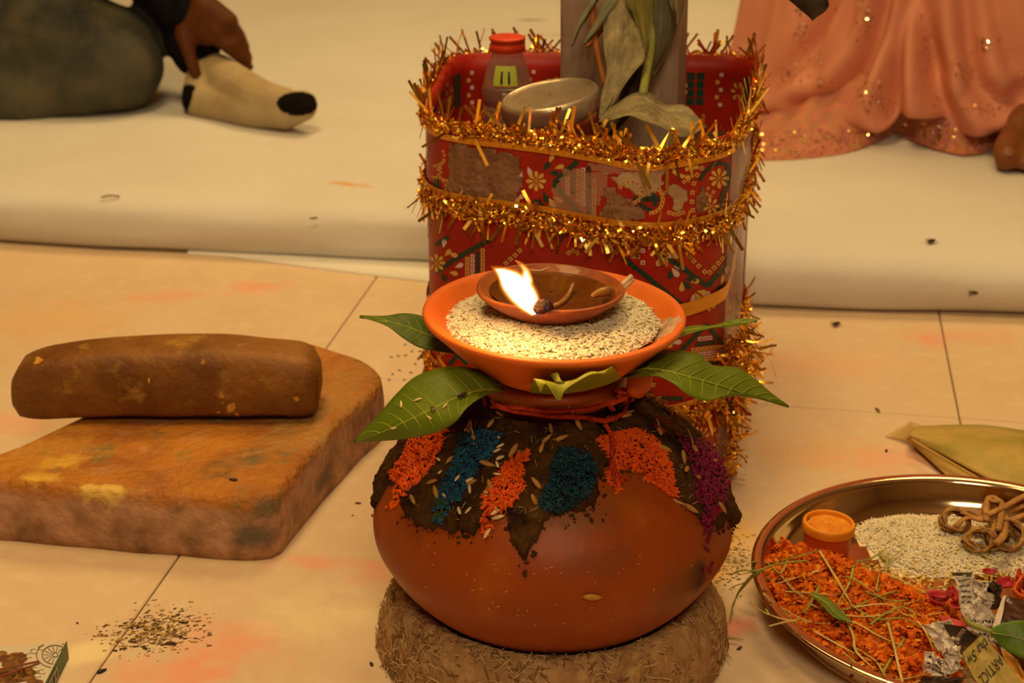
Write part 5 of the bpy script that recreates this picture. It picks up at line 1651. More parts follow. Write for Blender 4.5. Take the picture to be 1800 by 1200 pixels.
# grass blades on the petals, one by one
m_gr = [M('grass_green', (.22, .24, .03), rough=.5, c2=(.32, .30, .05), nscale=60), M('grass_straw', (.62, .48, .17), rough=.6, c2=(.46, .36, .10), nscale=70), M('grass_olive', (.38, .33, .08), rough=.55)]
gb = [[(1322, 985), (1360, 987), (1400, 985), (1445, 975)], [(1345, 990), (1370, 1010), (1395, 1035), (1420, 1050)], [(1385, 985), (1370, 1010), (1352, 1020), (1318, 1005)], [(1440, 978), (1470, 1010), (1480, 1040), (1500, 1060)],
      [(1500, 1000), (1492, 1035), (1470, 1060)], [(1560, 985), (1555, 1015), (1540, 1045), (1545, 1020)], [(1455, 1068), (1500, 1062), (1560, 1045), (1620, 1035)], [(1500, 1070), (1560, 1068), (1600, 1075), (1660, 1082)],
      [(1495, 1062), (1540, 1090), (1590, 1105), (1640, 1120)], [(1340, 1060), (1370, 1080), (1420, 1092), (1460, 1098)], [(1345, 1030), (1360, 1065), (1400, 1100)], [(1480, 1080), (1500, 1110), (1505, 1150), (1540, 1180)],
      [(1560, 1100), (1570, 1140), (1590, 1180), (1600, 1200)], [(1500, 1120), (1540, 1150), (1570, 1175), (1640, 1190)], [(1430, 1120), (1480, 1140), (1530, 1150)], [(1420, 1060), (1470, 1085), (1530, 1085), (1580, 1070)],
      [(1590, 1120), (1560, 1160), (1550, 1200)], [(1440, 1030), (1420, 1070), (1400, 1090)], [(1520, 1040), (1580, 1052), (1640, 1040), (1700, 1030)], [(1560, 1020), (1600, 1035), (1660, 1062)], [(1530, 1100), (1560, 1085), (1620, 1060)],
      [(1600, 1080), (1625, 1110), (1640, 1150)], [(1470, 1100), (1500, 1095), (1550, 1120), (1590, 1150)], [(1440, 1000), (1400, 1010), (1360, 1030)], [(1480, 1010), (1500, 1030), (1560, 1060)], [(1700, 975), (1720, 985), (1760, 1000)], [(1740, 985), (1770, 970), (1790, 960)],
      [(1545, 975), (1560, 990), (1590, 968)], [(1505, 990), (1530, 985), (1560, 972)], [(1540, 1190), (1580, 1180), (1650, 1195)], [(1380, 1040), (1420, 1030), (1470, 1045)], [(1480, 1150), (1520, 1190), (1560, 1215)], [(1590, 1060), (1640, 1090), (1690, 1100)], [(1520, 1160), (1500, 1180), (1490, 1195)]]
random.seed(31)
def surf_z(p):
    z = PZ + .002
    if inpoly(p.x, p.y, mpl): z = PZ + mh(p.x, p.y) + .0085
    elif inpoly(p.x, p.y, rpl): z = PZ + rh(p.x, p.y) + .003
    r = math.hypot(p.x - CX, p.y - CY)
    if r > .155: z = max(z, .0035 + (r - .155) * 1.0 + .003)
    return z
for i, pts in enumerate(gb):
    P_ = []
    for q in pts:
        p = pl_pt(*q, .016); z = surf_z(p)
        p = pl_pt(*q, z); z = surf_z(p)
        P_.append(Vector((p.x, p.y, z + random.random() * .004)))
    n_ = len(P_)
    gi = random.randrange(3)
    o = tube('grass_sprig', P_, [.0013] + [.0012] * (n_ - 2) + [.0004], m_gr[gi], None, 5, .5, sub=5)
    mx_, my_ = sum(q[0] for q in pts) / n_, sum(q[1] for q in pts) / n_
    Lp = math.hypot(pts[-1][0] - pts[0][0], pts[-1][1] - pts[0][1])
    zone = 'on the rice' if my_ < 995 else 'beside the turmeric tub' if my_ < 1030 and mx_ < 1520 else 'near the left rim' if mx_ < 1430 else 'beside the lower newspaper' if mx_ > 1590 and my_ > 1090 else 'near the rose petals' if mx_ > 1590 else 'at the plate front' if my_ > 1150 else 'in front of the rice' if my_ < 1045 else 'across the middle petals'
    sl = abs(pts[-1][1] - pts[0][1]) / (abs(pts[-1][0] - pts[0][0]) + 1)
    tag(o, f"{'long' if Lp > 130 else 'short' if Lp < 75 else 'mid length'} {'level' if sl < .35 else 'upright' if sl > 1.5 else 'slanting'} {('green', 'straw coloured', 'olive')[gi]} grass stalk {zone} in the plate", 'grass', 'grass stalks in the plate')
# sprig hanging over the plate rim
o = empty('grass_sprig', pl_pt(1325, 1010, .035)); tag(o, 'green grass sprig hanging over the left rim of the plate', 'grass')
for pts in ([(1420, 985), (1370, 990), (1330, 1003), (1298, 1010)], [(1330, 1003), (1305, 1030), (1290, 1060), (1284, 1090)], [(1335, 1003), (1300, 1003), (1285, 1010)], [(1330, 1004), (1312, 1022), (1290, 1030)], [(1345, 1000), (1325, 1012), (1300, 1040)]):
    P_ = [pl_pt(q[0], q[1], max(.006, .044 - .00075 * max(0, q[1] - 1003))) for q in pts]
    tube('blade', P_, [.0013, .0012, .0010, .0004][:len(P_)], m_gr[0], o, 5, .5, sub=5)
o = empty('grass_sprig', pl_pt(1345, 1075, .035)); tag(o, 'straw coloured sprig lying on the lower left rim of the plate', 'grass')
for pts in ([(1318, 1058), (1340, 1074), (1370, 1086), (1400, 1092)], [(1340, 1074), (1352, 1080), (1346, 1070)], [(1405, 1088), (1375, 1094), (1352, 1100)]):
    P_ = [pl_pt(q[0], q[1], .042) for q in pts]
    tube('blade', P_, .0010, m_gr[1], o, 5, .6, sub=4)

# dark leaf sliver on the petals
o = leaf_thing('leaf_sliver', [pl_pt(*p, .033) for p in [(1425, 1040), (1455, 1050), (1478, 1072), (1498, 1092)]], [pl_pt(*p, .034) for p in [(1425, 1042), (1450, 1056), (1472, 1078), (1498, 1093)]], [pl_pt(*p, .033) for p in [(1425, 1044), (1444, 1062), (1466, 1084), (1498, 1094)]], m_lfd, m_vein, 'dark green leaf sliver lying on the marigold petals', 'leaf', None, veins=0)

# orange tub with powder
m_tub = M('orange_plastic', (.70, .105, .018), rough=.35, sss=.0, coat=.1, tl=.25)
m_tlid = M('yellow_orange_lid', (.80, .30, .015), rough=.45, c2=(.72, .24, .012), nscale=60)
m_tpow = M('turmeric_powder', (.62, .19, .012), rough=.9, c2=(.76, .30, .02), nscale=90, bump=.5, bscale=200)
tb0 = pl_pt(1449, 985, PZ)
tub = empty('powder_tub', (tb0.x, tb0.y, PZ)); tag(tub, 'small orange plastic tub of turmeric powder on the plate', 'tub')
trt = Matrix.Rotation(math.radians(2), 3, 'Y')
TL = Vector((tb0.x, tb0.y, PZ + .0004))
lathe('tub_body', smooth_prof([(.001, .0), (.0185, .0), (.0195, .002), (.0205, .030), (.0205, .033)], 3), m_tub, tub, 48, TL, trt)
lathe('tub_rim', smooth_prof([(.0205, .030), (.0222, .0302), (.0228, .033), (.0226, .0375), (.0210, .0390), (.0195, .0380), (.0190, .0345)], 4), m_tlid, tub, 48, TL, trt)
pw = lathe('powder', [(.0192, .0350), (.016, .0362), (.012, .0352), (.008, .0366), (.004, .0352), (.0005, .0358)], m_tpow, tub, 48, TL, trt, wob=.1)

# rose petals
m_rose = M('rose_petal', (.55, .035, .045), rough=.45, c2=(.40, .016, .03), nscale=40, tl=.3, coat=.1)
m_rosel = M('rose_petal_pink', (.72, .10, .085), rough=.45, c2=(.60, .05, .05), nscale=40, tl=.3)
def petal3(x, y, z, w, l, ang, mat, label, tilt=.3):
    V, F = [], []
    c = pl_pt(x, y, z)
    t = Vector((math.cos(ang), math.sin(ang), 0)); b = Vector((-math.sin(ang), math.cos(ang), 0))
    for i in range(8):
        s = i / 7
        wd = w * math.sin(math.pi * min(.97, .1 + s * .86)) ** .7
        for j in range(7):
            u = j / 3 - 1
            V.append(c + t * (s - .5) * l + b * u * wd / 2 + Vector((0, 0, .25 * w * u * u + tilt * l * (s - .5) * (s - .5))))
    for i in range(7):
        for j in range(6): F.append((i * 7 + j, i * 7 + j + 1, (i + 1) * 7 + j + 1, (i + 1) * 7 + j))
    o = mesh('rose_petal', V, F, mat); s_ = o.modifiers.new('t', 'SOLIDIFY'); s_.thickness = .0006; apply_mods(o)
    tag(o, label, 'petal', 'rose petals in the plate')
petal3(1648, 1058, .022, .022, .018, .2, m_rosel, 'pink rose petal beside the upper crumpled newspaper')
petal3(1655, 1050, .026, .012, .020, .1, m_rose, 'dark rose petal edge lying on the pink petal')
petal3(1685, 1070, .024, .018, .016, -1.0, m_rosel, 'pink rose petal between the two newspaper scraps', .5)
petal3(1675, 1048, .028, .012, .020, 1.5, m_rose, 'deep red rose petal standing against the newspaper')
petal3(1512, 1024, .014, .012, .022, -.4, m_rose, 'red rose petal near the turmeric tub')
petal3(1740, 1008, .020, .010, .012, 0, m_rose, 'small red petal above the upper newspaper')
petal3(1768, 1030, .024, .016, .018, .8, m_rose, 'bright red petal at the right of the newspaper')
petal3(1676, 1098, .026, .010, .022, -.5, m_rosel, 'narrow pink petal touching the lower newspaper')

# knotted dry straw bundle
m_kn = [M('dry_fibre', (.48, .25, .07), rough=.6, c2=(.32, .15, .04), nscale=50, bump=.5, bscale=150), M('dry_fibre_dark', (.30, .14, .04), rough=.6, c2=(.40, .21, .06), nscale=60, bump=.5, bscale=150)]
kn = empty('straw_knot', pl_pt(1730, 940, .012)); tag(kn, 'knotted bundle of dry brown straw on the rice', 'straw')
random.seed(3)
def knot(cx, cy, z, rx, ry, n, mat):
    c = pl_pt(cx, cy, z)
    for k in range(n):
        a0 = random.uniform(0, 6.28); tl2 = random.uniform(-.9, .9); tl3 = random.uniform(-.6, .6)
        P_ = []
        for q in range(9):
            a = a0 + q * .62
            d = Vector((math.cos(a) * rx, math.sin(a) * ry * .6, math.sin(a) * ry * .7))
            d = Matrix.Rotation(tl2, 3, 'Y') @ Matrix.Rotation(tl3, 3, 'X') @ d
            P_.append(c + d * random.uniform(.85, 1.1))
        for p in P_: p.z = max(p.z, PZ + .006)
        tube('strand', P_, random.uniform(.0012, .0024), mat, kn, 6, .5, sub=3)
knot(1678, 915, .022, .013, .012, 13, m_kn[1]); knot(1722, 950, .018, .013, .011, 13, m_kn[0]); knot(1768, 942, .020, .016, .015, 14, m_kn[1]); knot(1748, 900, .028, .010, .012, 6, m_kn[0])
for pts, z, r in (([(1735, 915), (1734, 890), (1740, 874), (1752, 876), (1762, 890), (1755, 930)], .034, .0032), ([(1690, 900), (1730, 912), (1770, 900), (1800, 888)], .030, .0030), ([(1735, 905), (1770, 888), (1800, 872), (1840, 858)], .036, .0034),
                  ([(1690, 950), (1710, 955), (1740, 962), (1765, 958)], .012, .0024), ([(1660, 905), (1690, 895), (1720, 905), (1750, 925)], .028, .0026), ([(1760, 890), (1766, 910), (1764, 940), (1750, 955)], .030, .0038), ([(1680, 925), (1700, 910), (1730, 915), (1790, 912)], .030, .0028), ([(1770, 918), (1800, 905), (1840, 900)], .026, .0036)):
    tube('strand', [pl_pt(q[0], q[1], z) for q in pts], r, random.choice(m_kn), kn, 7, .55, sub=4)
o = mesh('x', [], []); bpy.data.objects.remove(o)
nut = lathe('dried_berry', smooth_prof([(.0005, -.006), (.006, -.004), (.0075, 0), (.006, .004), (.0005, .006)], 4), M('dark_red_berry', (.10, .008, .010), rough=.3), None, 20, pl_pt(1760, 945, .012)); tag(nut, 'dark red dried berry under the straw knot', 'berry')

# crumpled paper
m_news = M('newsprint', (.84, .76, .64), rough=.85, c2=(.74, .67, .58), nscale=20, bump=.2, tl=.1)
m_newsd = M('newsprint_dark', (.055, .036, .024), rough=.7, c2=(.085, .05, .03), nscale=30)
m_ink = M('ink', (.035, .030, .028), rough=.8)
m_cream = M('ink_cream', (.62, .50, .34), rough=.8)
m_pack = M('packet_olive', (.42, .32, .08), rough=.45, c2=(.34, .25, .06), nscale=15, spec=.3, bump=.2, bscale=50)
m_packb = M('packet_brown', (.075, .032, .016), rough=.4, c2=(.11, .045, .02), nscale=20, coat=.3)
m_packo = M('packet_orange', (.55, .24, .03), rough=.4)
class Paper:
    def __init__(s, corners, amp, fr, seed, curl=0.0):
        """corners: (px,py,z) x4 in order 00,10,11,01"""
        s.c = [pl_pt(x, y, z) for x, y, z in corners]; s.amp, s.fr, s.seed, s.curl = amp, fr, seed, curl
        n = (s.c[1] - s.c[0]).cross(s.c[3] - s.c[0]).normalized()
        if n.dot(CAMP - s.c[0]) < 0: n = -n
        s.n = n
    def __call__(s, u, v, off=0):
        a = s.c[0].lerp(s.c[1], u); b = s.c[3].lerp(s.c[2], u); p = a.lerp(b, v)
        q = Vector((u * s.fr, v * s.fr, s.seed))
        h = 1 - 2 * abs(noise.noise(q)); h2 = 1 - 2 * abs(noise.noise(q * 2.3 + Vector((5, 1, 2))))
        d = Vector((noise.noise(q + Vector((9, 0, 0))), noise.noise(q + Vector((0, 9, 0))), 0)) * s.amp * .8
        p = p + s.n * (s.amp * (h * .8 + h2 * .45) + s.curl * (v - .5) ** 2 + off) + d
        p.z = max(p.z, PZ + .001 + off)
        return p
    def sheet(s, name, mat, parent, n=18, th=.0005):
        V = [s(i / n, j / n) for i in range(n + 1) for j in range(n + 1)]
        F = [(i * (n + 1) + j, (i + 1) * (n + 1) + j, (i + 1) * (n + 1) + j + 1, i * (n + 1) + j + 1) for i in range(n) for j in range(n)]
        o = mesh(name, V, F, mat, parent, False)
        m_ = o.modifiers.new('t', 'SOLIDIFY'); m_.thickness = th; m_.offset = -1; apply_mods(o)
        return o
    def text(s, string, u0, v0, du, dv, mat, parent, shear=0.0, off=.0012):
        cu = bpy.data.curves.new('t', 'FONT'); cu.body = string; cu.size = 1.0; cu.shear = shear
        ob = bpy.data.objects.new('t', cu); col.objects.link(ob)
        dg = bpy.context.evaluated_depsgraph_get()
        me = bpy.data.meshes.new_from_object(ob.evaluated_get(dg)); bpy.data.objects.remove(ob); bpy.data.curves.remove(cu)
        bm = bmesh.new(); bm.from_mesh(me); bmesh.ops.triangulate(bm, faces=bm.faces); bmesh.ops.subdivide_edges(bm, edges=[e_ for e_ in bm.edges if e_.calc_length() > .25], cuts=1)
        V = [s(u0 + q.co.x * du[0] + q.co.y * dv[0], v0 + q.co.x * du[1] + q.co.y * dv[1], off) for q in bm.verts]
        bm.verts.index_update()
        F = [tuple(q.index for q in f_.verts) for f_ in bm.faces]; bm.free(); bpy.data.meshes.remove(me)
        return mesh('lettering', V, F, mat, parent, False)
    def lines(s, rows, mat, parent, u0=.08, u1=.92):
        mb = MB()
        for v0, hgt in rows:
            u = u0
            while u < u1:
                w = random.uniform(.02, .07)
                q = [s(u, v0, .0009), s(min(u + w, 1), v0, .0009), s(min(u + w, 1), v0 + hgt, .0009), s(u, v0 + hgt, .0009)]
                mb.add(q, [(0, 1, 2, 3)]); u += w + random.uniform(.012, .035)
        return mb.build('print_lines', mat, parent, False)
random.seed(77)
np1 = empty('crumpled_newspaper', pl_pt(1715, 1090, PZ)); tag(np1, 'upper crumpled newspaper scrap with grey print in the plate', 'newspaper')
a = Paper([(1676, 1010, .060), (1712, 1008, .062), (1706, 1078, .032), (1692, 1080, .030)], .003, 2.0, 1)
a.sheet('paper_flap', m_news, np1); a.lines([(.10, .05), (.24, .05), (.38, .05), (.52, .05), (.66, .05), (.80, .04)], m_ink, np1, .25, .85)
a = Paper([(1710, 1015, .056), (1745, 1025, .058), (1750, 1085, .028), (1700, 1082, .028)], .008, 3.2, 2); a.sheet('paper_fold', m_news, np1)
o = a.text('e', .70, .62, (.34, .05), (-.04, -.34), m_ink, np1)
a = Paper([(1692, 1074, .034), (1752, 1078, .032), (1748, 1132, .010), (1700, 1128, .010)], .005, 3.0, 3); a.sheet('paper_fold', m_news, np1); a.lines([(.2, .07), (.42, .07), (.62, .07), (.8, .06)], m_ink, np1)
a = Paper([(1728, 1018, .060), (1762, 1022, .062), (1760, 1062, .040), (1742, 1066, .036)], .004, 2.5, 4); a.sheet('paper_fold', m_newsd, np1)
a = Paper([(1672, 1006, .061), (1710, 1005, .063), (1708, 1012, .062), (1678, 1014, .058)], .001, 2.0, 7); a.sheet('paper_edge', m_newsd, np1)
a = Paper([(1688, 1050, .036), (1710, 1052, .036), (1706, 1090, .02), (1690, 1085, .02)], .004, 3.0, 9); a.sheet('paper_fold', m_news, np1)
np2 = empty('crumpled_newspaper', pl_pt(1665, 1160, PZ)); tag(np2, 'lower crumpled newspaper scrap with printed letters in front', 'newspaper')
a = Paper([(1622, 1094, .050), (1672, 1086, .054), (1690, 1160, .030), (1650, 1148, .028)], .006, 2.6, 11); a.sheet('paper_fold', m_news, np2)
a = Paper([(1656, 1128, .046), (1684, 1132, .046), (1690, 1172, .030), (1660, 1186, .022)], .008, 3.2, 12); a.sheet('paper_fold', m_news, np2)
a = Paper([(1632, 1142, .036), (1668, 1160, .034), (1672, 1205, .012), (1622, 1200, .012)], .006, 3.0, 13); a.sheet('paper_fold', m_news, np2); a.lines([(.12, .06), (.3, .06), (.48, .06), (.66, .06), (.82, .06)], m_ink, np2)
a = Paper([(1658, 1094, .056), (1692, 1098, .056), (1722, 1122, .040), (1686, 1140, .036)], .002, 1.6, 14); a.sheet('paper_fold', m_newsd, np2)
a.text('COMMEN', .10, .80, (.19, -.13), (-.05, -.24), m_cream, np2, 0, .0018)
a = Paper([(1622, 1186, .026), (1690, 1190, .026), (1700, 1230, .010), (1620, 1230, .010)], .005, 2.6, 15); a.sheet('paper_fold', m_newsd, np2)
# printed packet
pk = empty('printed_packet', pl_pt(1730, 1170, PZ)); tag(pk, 'olive printed paper packet with black lettering in the plate', 'packet')
a = Paper([(1690, 1150, .040), (1724, 1118, .046), (1800, 1205, .030), (1740, 1250, .018)], .0022, 1.8, 21); a.sheet('packet_face', m_pack, pk)
a.text('tha Sw', .98, .06, (-.34, .02), (-.01, .22), m_ink, pk, .3)
a.text('ARTICL', .95, .40, (-.26, .02), (-.01, .24), m_ink, pk)
a2 = Paper([(1760, 1140, .036), (1790, 1160, .036), (1830, 1240, .020), (1790, 1240, .020)], .002, 1.8, 22); a2.sheet('packet_band', m_packo, pk)
br2 = empty('brown_wrapper', pl_pt(1785, 1090, PZ)); tag(br2, 'dark brown wrapper with pale edge at the right of the newspaper', 'wrapper')
a = Paper([(1768, 1048, .054), (1850, 1070, .060), (1850, 1130, .030), (1752, 1108, .034)], .002, 1.6, 31); a.sheet('wrapper_sheet', m_packb, br2)
a = Paper([(1762, 1048, .056), (1770, 1046, .057), (1752, 1118, .034), (1742, 1112, .033)], .001, 1.5, 32); a.sheet('wrapper_edge', m_news, br2)
a = Paper([(1748, 1124, .034), (1850, 1180, .034), (1850, 1230, .014), (1775, 1180, .020)], .002, 1.5, 33); a.sheet('wrapper_sheet', m_packb, br2)
a = Paper([(1690, 1105, .044), (1730, 1120, .042), (1700, 1150, .034), (1684, 1160, .032)], .0015, 1.5, 34); a.sheet('wrapper_sheet', m_packb, br2)
# green leaf over the papers
m_fresh = M('fresh_leaf', (.13, .23, .016), rough=.4, c2=(.09, .18, .012), nscale=18, spec=.3, tl=.3)
lt = leaf_thing('green_leaf', [pl_pt(*p, z) for p, z in [((1742, 1104), .062), ((1765, 1094), .066), ((1800, 1090), .068), ((1850, 1100), .060)]],
           [pl_pt(*p, z) for p, z in [((1744, 1110), .062), ((1775, 1115), .060), ((1810, 1125), .058), ((1850, 1140), .054)]], [pl_pt(*p, z) for p, z in [((1744, 1116), .060), ((1765, 1140), .050), ((1800, 1158), .048), ((1850, 1180), .046)]], m_fresh, m_stem, 'fresh green leaf with stalk lying over the papers at the right', 'leaf', None, veins=3)
tube('stalk', [pl_pt(*p, .060) for p in [(1696, 1086), (1706, 1096), (1725, 1104), (1745, 1110)]], [.0016, .0022, .0022, .0018], m_stem, lt, 7, sub=4)
# orange thread skein at the right
ot = empty('orange_thread', pl_pt(1795, 1030, PZ)); tag(ot, 'tangled orange thread skein at the right edge of the plate', 'thread')
random.seed(14)
m_oth = M('orange_thread_mat', (.62, .13, .018), rough=.8, c2=(.5, .07, .01), nscale=100)
for k in range(12):
    P_ = [pl_pt(1790 + random.uniform(-10, 40), 1020 + random.uniform(-20, 32), .012 + random.random() * .026) for _ in range(5)]
    tube('strand', P_, .0016, m_oth if k % 3 else m_thr, ot, 5, 1, sub=4)

# ------------------------------------------------------------------ seated person at the left
m_jean = M('denim', (.060, .060, .046), rough=.9, c2=(.115, .105, .065), nscale=11, lo=.42, hi=.64, c3=(.024, .026, .028), n3=7, lo3=.52, hi3=.7, bump=.5, bscale=220)
m_navy = M('navy_knit', (.006, .006, .010), rough=.95, c2=(.010, .010, .013), nscale=60, bump=.3, spec=.05)
m_skin = M('brown_skin', (.100, .031, .005), rough=.55, c2=(.075, .021, .003), nscale=30, spec=.2)
m_sock = M('sock_cream', (.46, .37, .22), rough=.95, c2=(.40, .30, .16), nscale=14, bump=.3, bscale=200)
m_sockb = M('sock_black', (.009, .007, .006), rough=.95, bump=.3, bscale=200, spec=.05)
per = empty('person', (-1.15, 2.72, .066))
tag(per, 'seated person in jeans and dark sleeve holding a socked foot', 'person')
def A(x, y, Y): return aty(x, y, Y)
def wr(k=1.0):
    def d(p):
        return k * (.006 * math.sin(p.x * 46 + 5 * noise.noise(p * 6)) * max(0, noise.noise(p * 4 + Vector((3, 0, 0)))) + .005 * noise.noise(p * 12))
    return d
hipL = Vector((-1.18, 2.62, .19)); hipR = Vector((-1.12, 2.86, .20))
kneeL = A(186, 96, 2.60)
jeans = blob('jeans', [[(hipL, .115), (A(-120, 80, 2.62), .108), (kneeL, .088), (A(196, 112, 2.58), .082)],
               [(A(200, 122, 2.56), .068), (A(60, 165, 2.55), .058), (A(-240, 175, 2.55), .055)],
               [(A(90, 60, 2.60), .095), (kneeL, .085)],
               [(hipL, .13), (hipR, .13)], [(hipR, .115), (Vector((-.74, 2.80, .48)), .080)], [(Vector((-.74, 2.80, .48)), .078), (A(318, 30, 2.66), .048), (A(346, 92, 2.64), .040)],
               ], .0085, m_jean, per, 8, wr(), MZ + .001)
AO = Vector((0, 0, 0))
heel = A(352, 176, 2.545); ank = A(372, 118, 2.58); mid = A(432, 170, 2.49); ball = A(494, 194, 2.445); toe = A(533, 184, 2.425)
sock = blob('sock', [[(heel, .030), (A(390, 184, 2.52), .031), (A(445, 194, 2.475), .030), (ball, .029), (toe, .022)], [(A(352, 170, 2.545), .030), (A(360, 140, 2.565), .031), (A(366, 130, 2.575), .030)],
                   [(A(382, 126, 2.57), .030), (A(412, 150, 2.53), .034), (A(460, 176, 2.47), .031), (A(505, 186, 2.44), .027)], [(A(500, 206, 2.435), .020), (A(534, 190, 2.42), .020)]], .0030, m_sock, per, 12, None, MZ + .001)
# heel and toe patches cut from the sock surface
me = sock.data
me.materials.append(m_sockb)
tc = A(524, 184, 2.505); hc = A(330, 176, 2.60)
def ip(p):
    zc = p.y * CT + (CAMH - p.z) * ST; yc = (p.z - CAMH) * CT + p.y * ST
    return 900 + FPX * p.x / zc, 600 - FPX * yc / zc
def split_part(src, cond, name, mat, parent):
    bm = bmesh.new(); bm.from_mesh(src.data)
    b2 = bm.copy()
    bmesh.ops.delete(bm, geom=[f_ for f_ in bm.faces if cond(f_.calc_center_median())], context='FACES')
    bmesh.ops.delete(b2, geom=[f_ for f_ in b2.faces if not cond(f_.calc_center_median())], context='FACES')
    bm.to_mesh(src.data); bm.free()
    me2 = bpy.data.meshes.new(name); b2.to_mesh(me2); b2.free()
    me2.materials.clear(); me2.materials.append(mat)
    me2.polygons.foreach_set('material_index', [0] * len(me2.polygons))
    me2.polygons.foreach_set('use_smooth', [True] * len(me2.polygons))
    o = bpy.data.objects.new(name, me2)
    return link(o, parent)
toe_ax = (toe - mid).normalized()
split_part(sock, lambda p: ((ip(p)[0] - 524) / 38) ** 2 + ((ip(p)[1] - 182) / 21) ** 2 < 1 and p.y < 2.52, 'toe_patch', m_sockb, sock)
split_part(sock, lambda p: inpoly(ip(p)[0], ip(p)[1], [(300, 150), (336, 148), (343, 152), (334, 185), (325, 207), (300, 215)]), 'heel_patch', m_sockb, sock)
HY = 2.575
hand = blob('body', [
    [(Vector((-.95, 2.62, .62)), .045), (A(285, -60, 2.60), .032), (A(335, 6, HY + .02), .027), (A(362, 38, HY), .028)],
    [(A(352, 24, HY), .025), (A(385, 56, HY - .012), .021)], [(A(358, 16, HY), .026), (A(398, 40, HY - .008), .020)], [(A(340, 30, HY), .024), (A(362, 60, HY - .012), .020)],
    [(A(328, 32, HY), .020), (A(322, 62, HY - .016), .014), (A(333, 96, HY - .028), .0115), (A(345, 132, HY - .036), .0095)],
    [(A(372, 58, HY - .014), .014), (A(398, 82, HY - .026), .0105), (A(424, 104, HY - .018), .0085)],
    [(A(384, 54, HY - .012), .013), (A(410, 80, HY - .020), .0105), (A(438, 118, HY - .010), .008)],
    [(A(394, 46, HY - .006), .013), (A(420, 72, HY - .008), .0105), (A(437, 104, HY + .004), .008)],
    [(A(400, 38, HY), .013), (A(420, 60, HY + .006), .0100), (A(432, 84, HY + .014), .008)],
    # trunk, neck and head above the frame
    [(Vector((-1.15, 2.74, .30)), .13), (Vector((-1.13, 2.72, .62)), .13), (Vector((-1.13, 2.70, .72)), .06), (Vector((-1.11, 2.67, .80)), .055)],
    [(Vector((-1.10, 2.65, .86)), .085), (Vector((-1.09, 2.64, .93)), .09)], [(Vector((-1.14, 2.71, .66)), .06), (Vector((-1.06, 2.55, .64)), .055), (Vector((-.95, 2.62, .42)), .045), (A(285, -60, 2.60), .034)]
], .0046, m_skin, per, 4)
slv = blob('sleeve', [[(Vector((-1.15, 2.74, .26)), .155), (Vector((-1.13, 2.72, .62)), .15)], [(Vector((-1.12, 2.66, .64)), .085), (Vector((-1.02, 2.54, .58)), .075), (Vector((-.90, 2.60, .42)), .062), (A(262, -70, 2.60), .050), (A(296, -12, 2.59), .042), (A(310, 12, 2.585), .038)]],
           .008, m_navy, per, 6, wr(.7))
# dark cuff behind the thumb
cuff = blob('trouser_cuff', [[(A(312, 30, 2.60), .030), (A(320, 70, 2.59), .028), (A(338, 104, 2.59), .027)], [(A(362, 62, 2.60), .027), (A(358, 92, 2.59), .028)]], .006, m_navy, per, 5, wr(.6))

# ------------------------------------------------------------------ person at the right in a peach skirt
m_peach = M('peach_satin', (.80, .33, .20), rough=.5, c2=(.70, .27, .18), nscale=6, lo=.35, hi=.65, spec=.4, bump=.1, bscale=60, tl=.12)
m_hem = M('hem_border', (.62, .23, .12), rough=.5, c2=(.48, .17, .14), nscale=40, lo=.4, hi=.6, c3=(.45, .25, .10), n3=90, lo3=.52, hi3=.62, bump=.4, bscale=200)
m_seq = M('silver_sequin', (.85, .74, .62), rough=.12, metal=1.0)
m_seqg = M('gold_sequin', (.80, .52, .18), rough=.18, metal=1.0)
m_skin2 = M('warm_brown_skin', (.24, .085, .025), rough=.5, c2=(.19, .06, .018), nscale=30)
wom = empty('person', (.70, 2.62, .066))
tag(wom, 'standing person in a long peach sequinned skirt beside the tin', 'person')
WC = Vector((.715, 2.62, 0))
def cyl(px, py, R=.335):
    """angle and height where the view ray meets the skirt's mean cylinder"""
    d = ray(px, py); ox, oy = -WC.x, -WC.y
    A_ = d.x ** 2 + (d.y / .92) ** 2; B_ = 2 * (ox * d.x + oy * d.y / .92 ** 2); C_ = ox * ox + (oy / .92) ** 2 - R * R
    D_ = B_ * B_ - 4 * A_ * C_
    if D_ < 0: return None
    t = (-B_ - math.sqrt(D_)) / (2 * A_)
    p = CAMP + d * t
    return math.atan2((p.y - WC.y) / .92, p.x - WC.x) % (2 * math.pi), p.z
creases_px = [([(1372, -60), (1368, 0), (1352, 60), (1335, 110)], .022, .013), ([(1455, -60), (1445, 0), (1425, 60), (1388, 120), (1342, 182)], .034, .016), ([(1560, -80), (1545, 0), (1530, 60), (1505, 125), (1475, 170), (1425, 196)], .040, .017),
              ([(1495, -80), (1490, 0), (1470, 70), (1430, 130)], .016, .016), ([(1592, -80), (1584, 0), (1574, 70), (1570, 140), (1568, 205)], .038, .014), ([(1600, -80), (1606, 0), (1618, 70), (1640, 140), (1664, 195), (1680, 235)], .044, .016),
              ([(1690, -80), (1695, 0), (1702, 80), (1716, 150), (1755, 182), (1800, 178)], .030, .016), ([(1640, -80), (1640, 0), (1645, 70), (1655, 120)], .018, .016), ([(1750, -60), (1755, 20), (1775, 100), (1805, 150)], .020, .018)]
creases = []
for pts, dep, wid in creases_px:
    q = [cyl(*p) for p in pts]; q = [x for x in q if x]
    q.append((q[0][0], 1.05)) if False else None
    q = [(q[0][0] + .02, .95)] + q
    creases.append((q, dep, wid))
F0, F1 = 3.5, 5.35
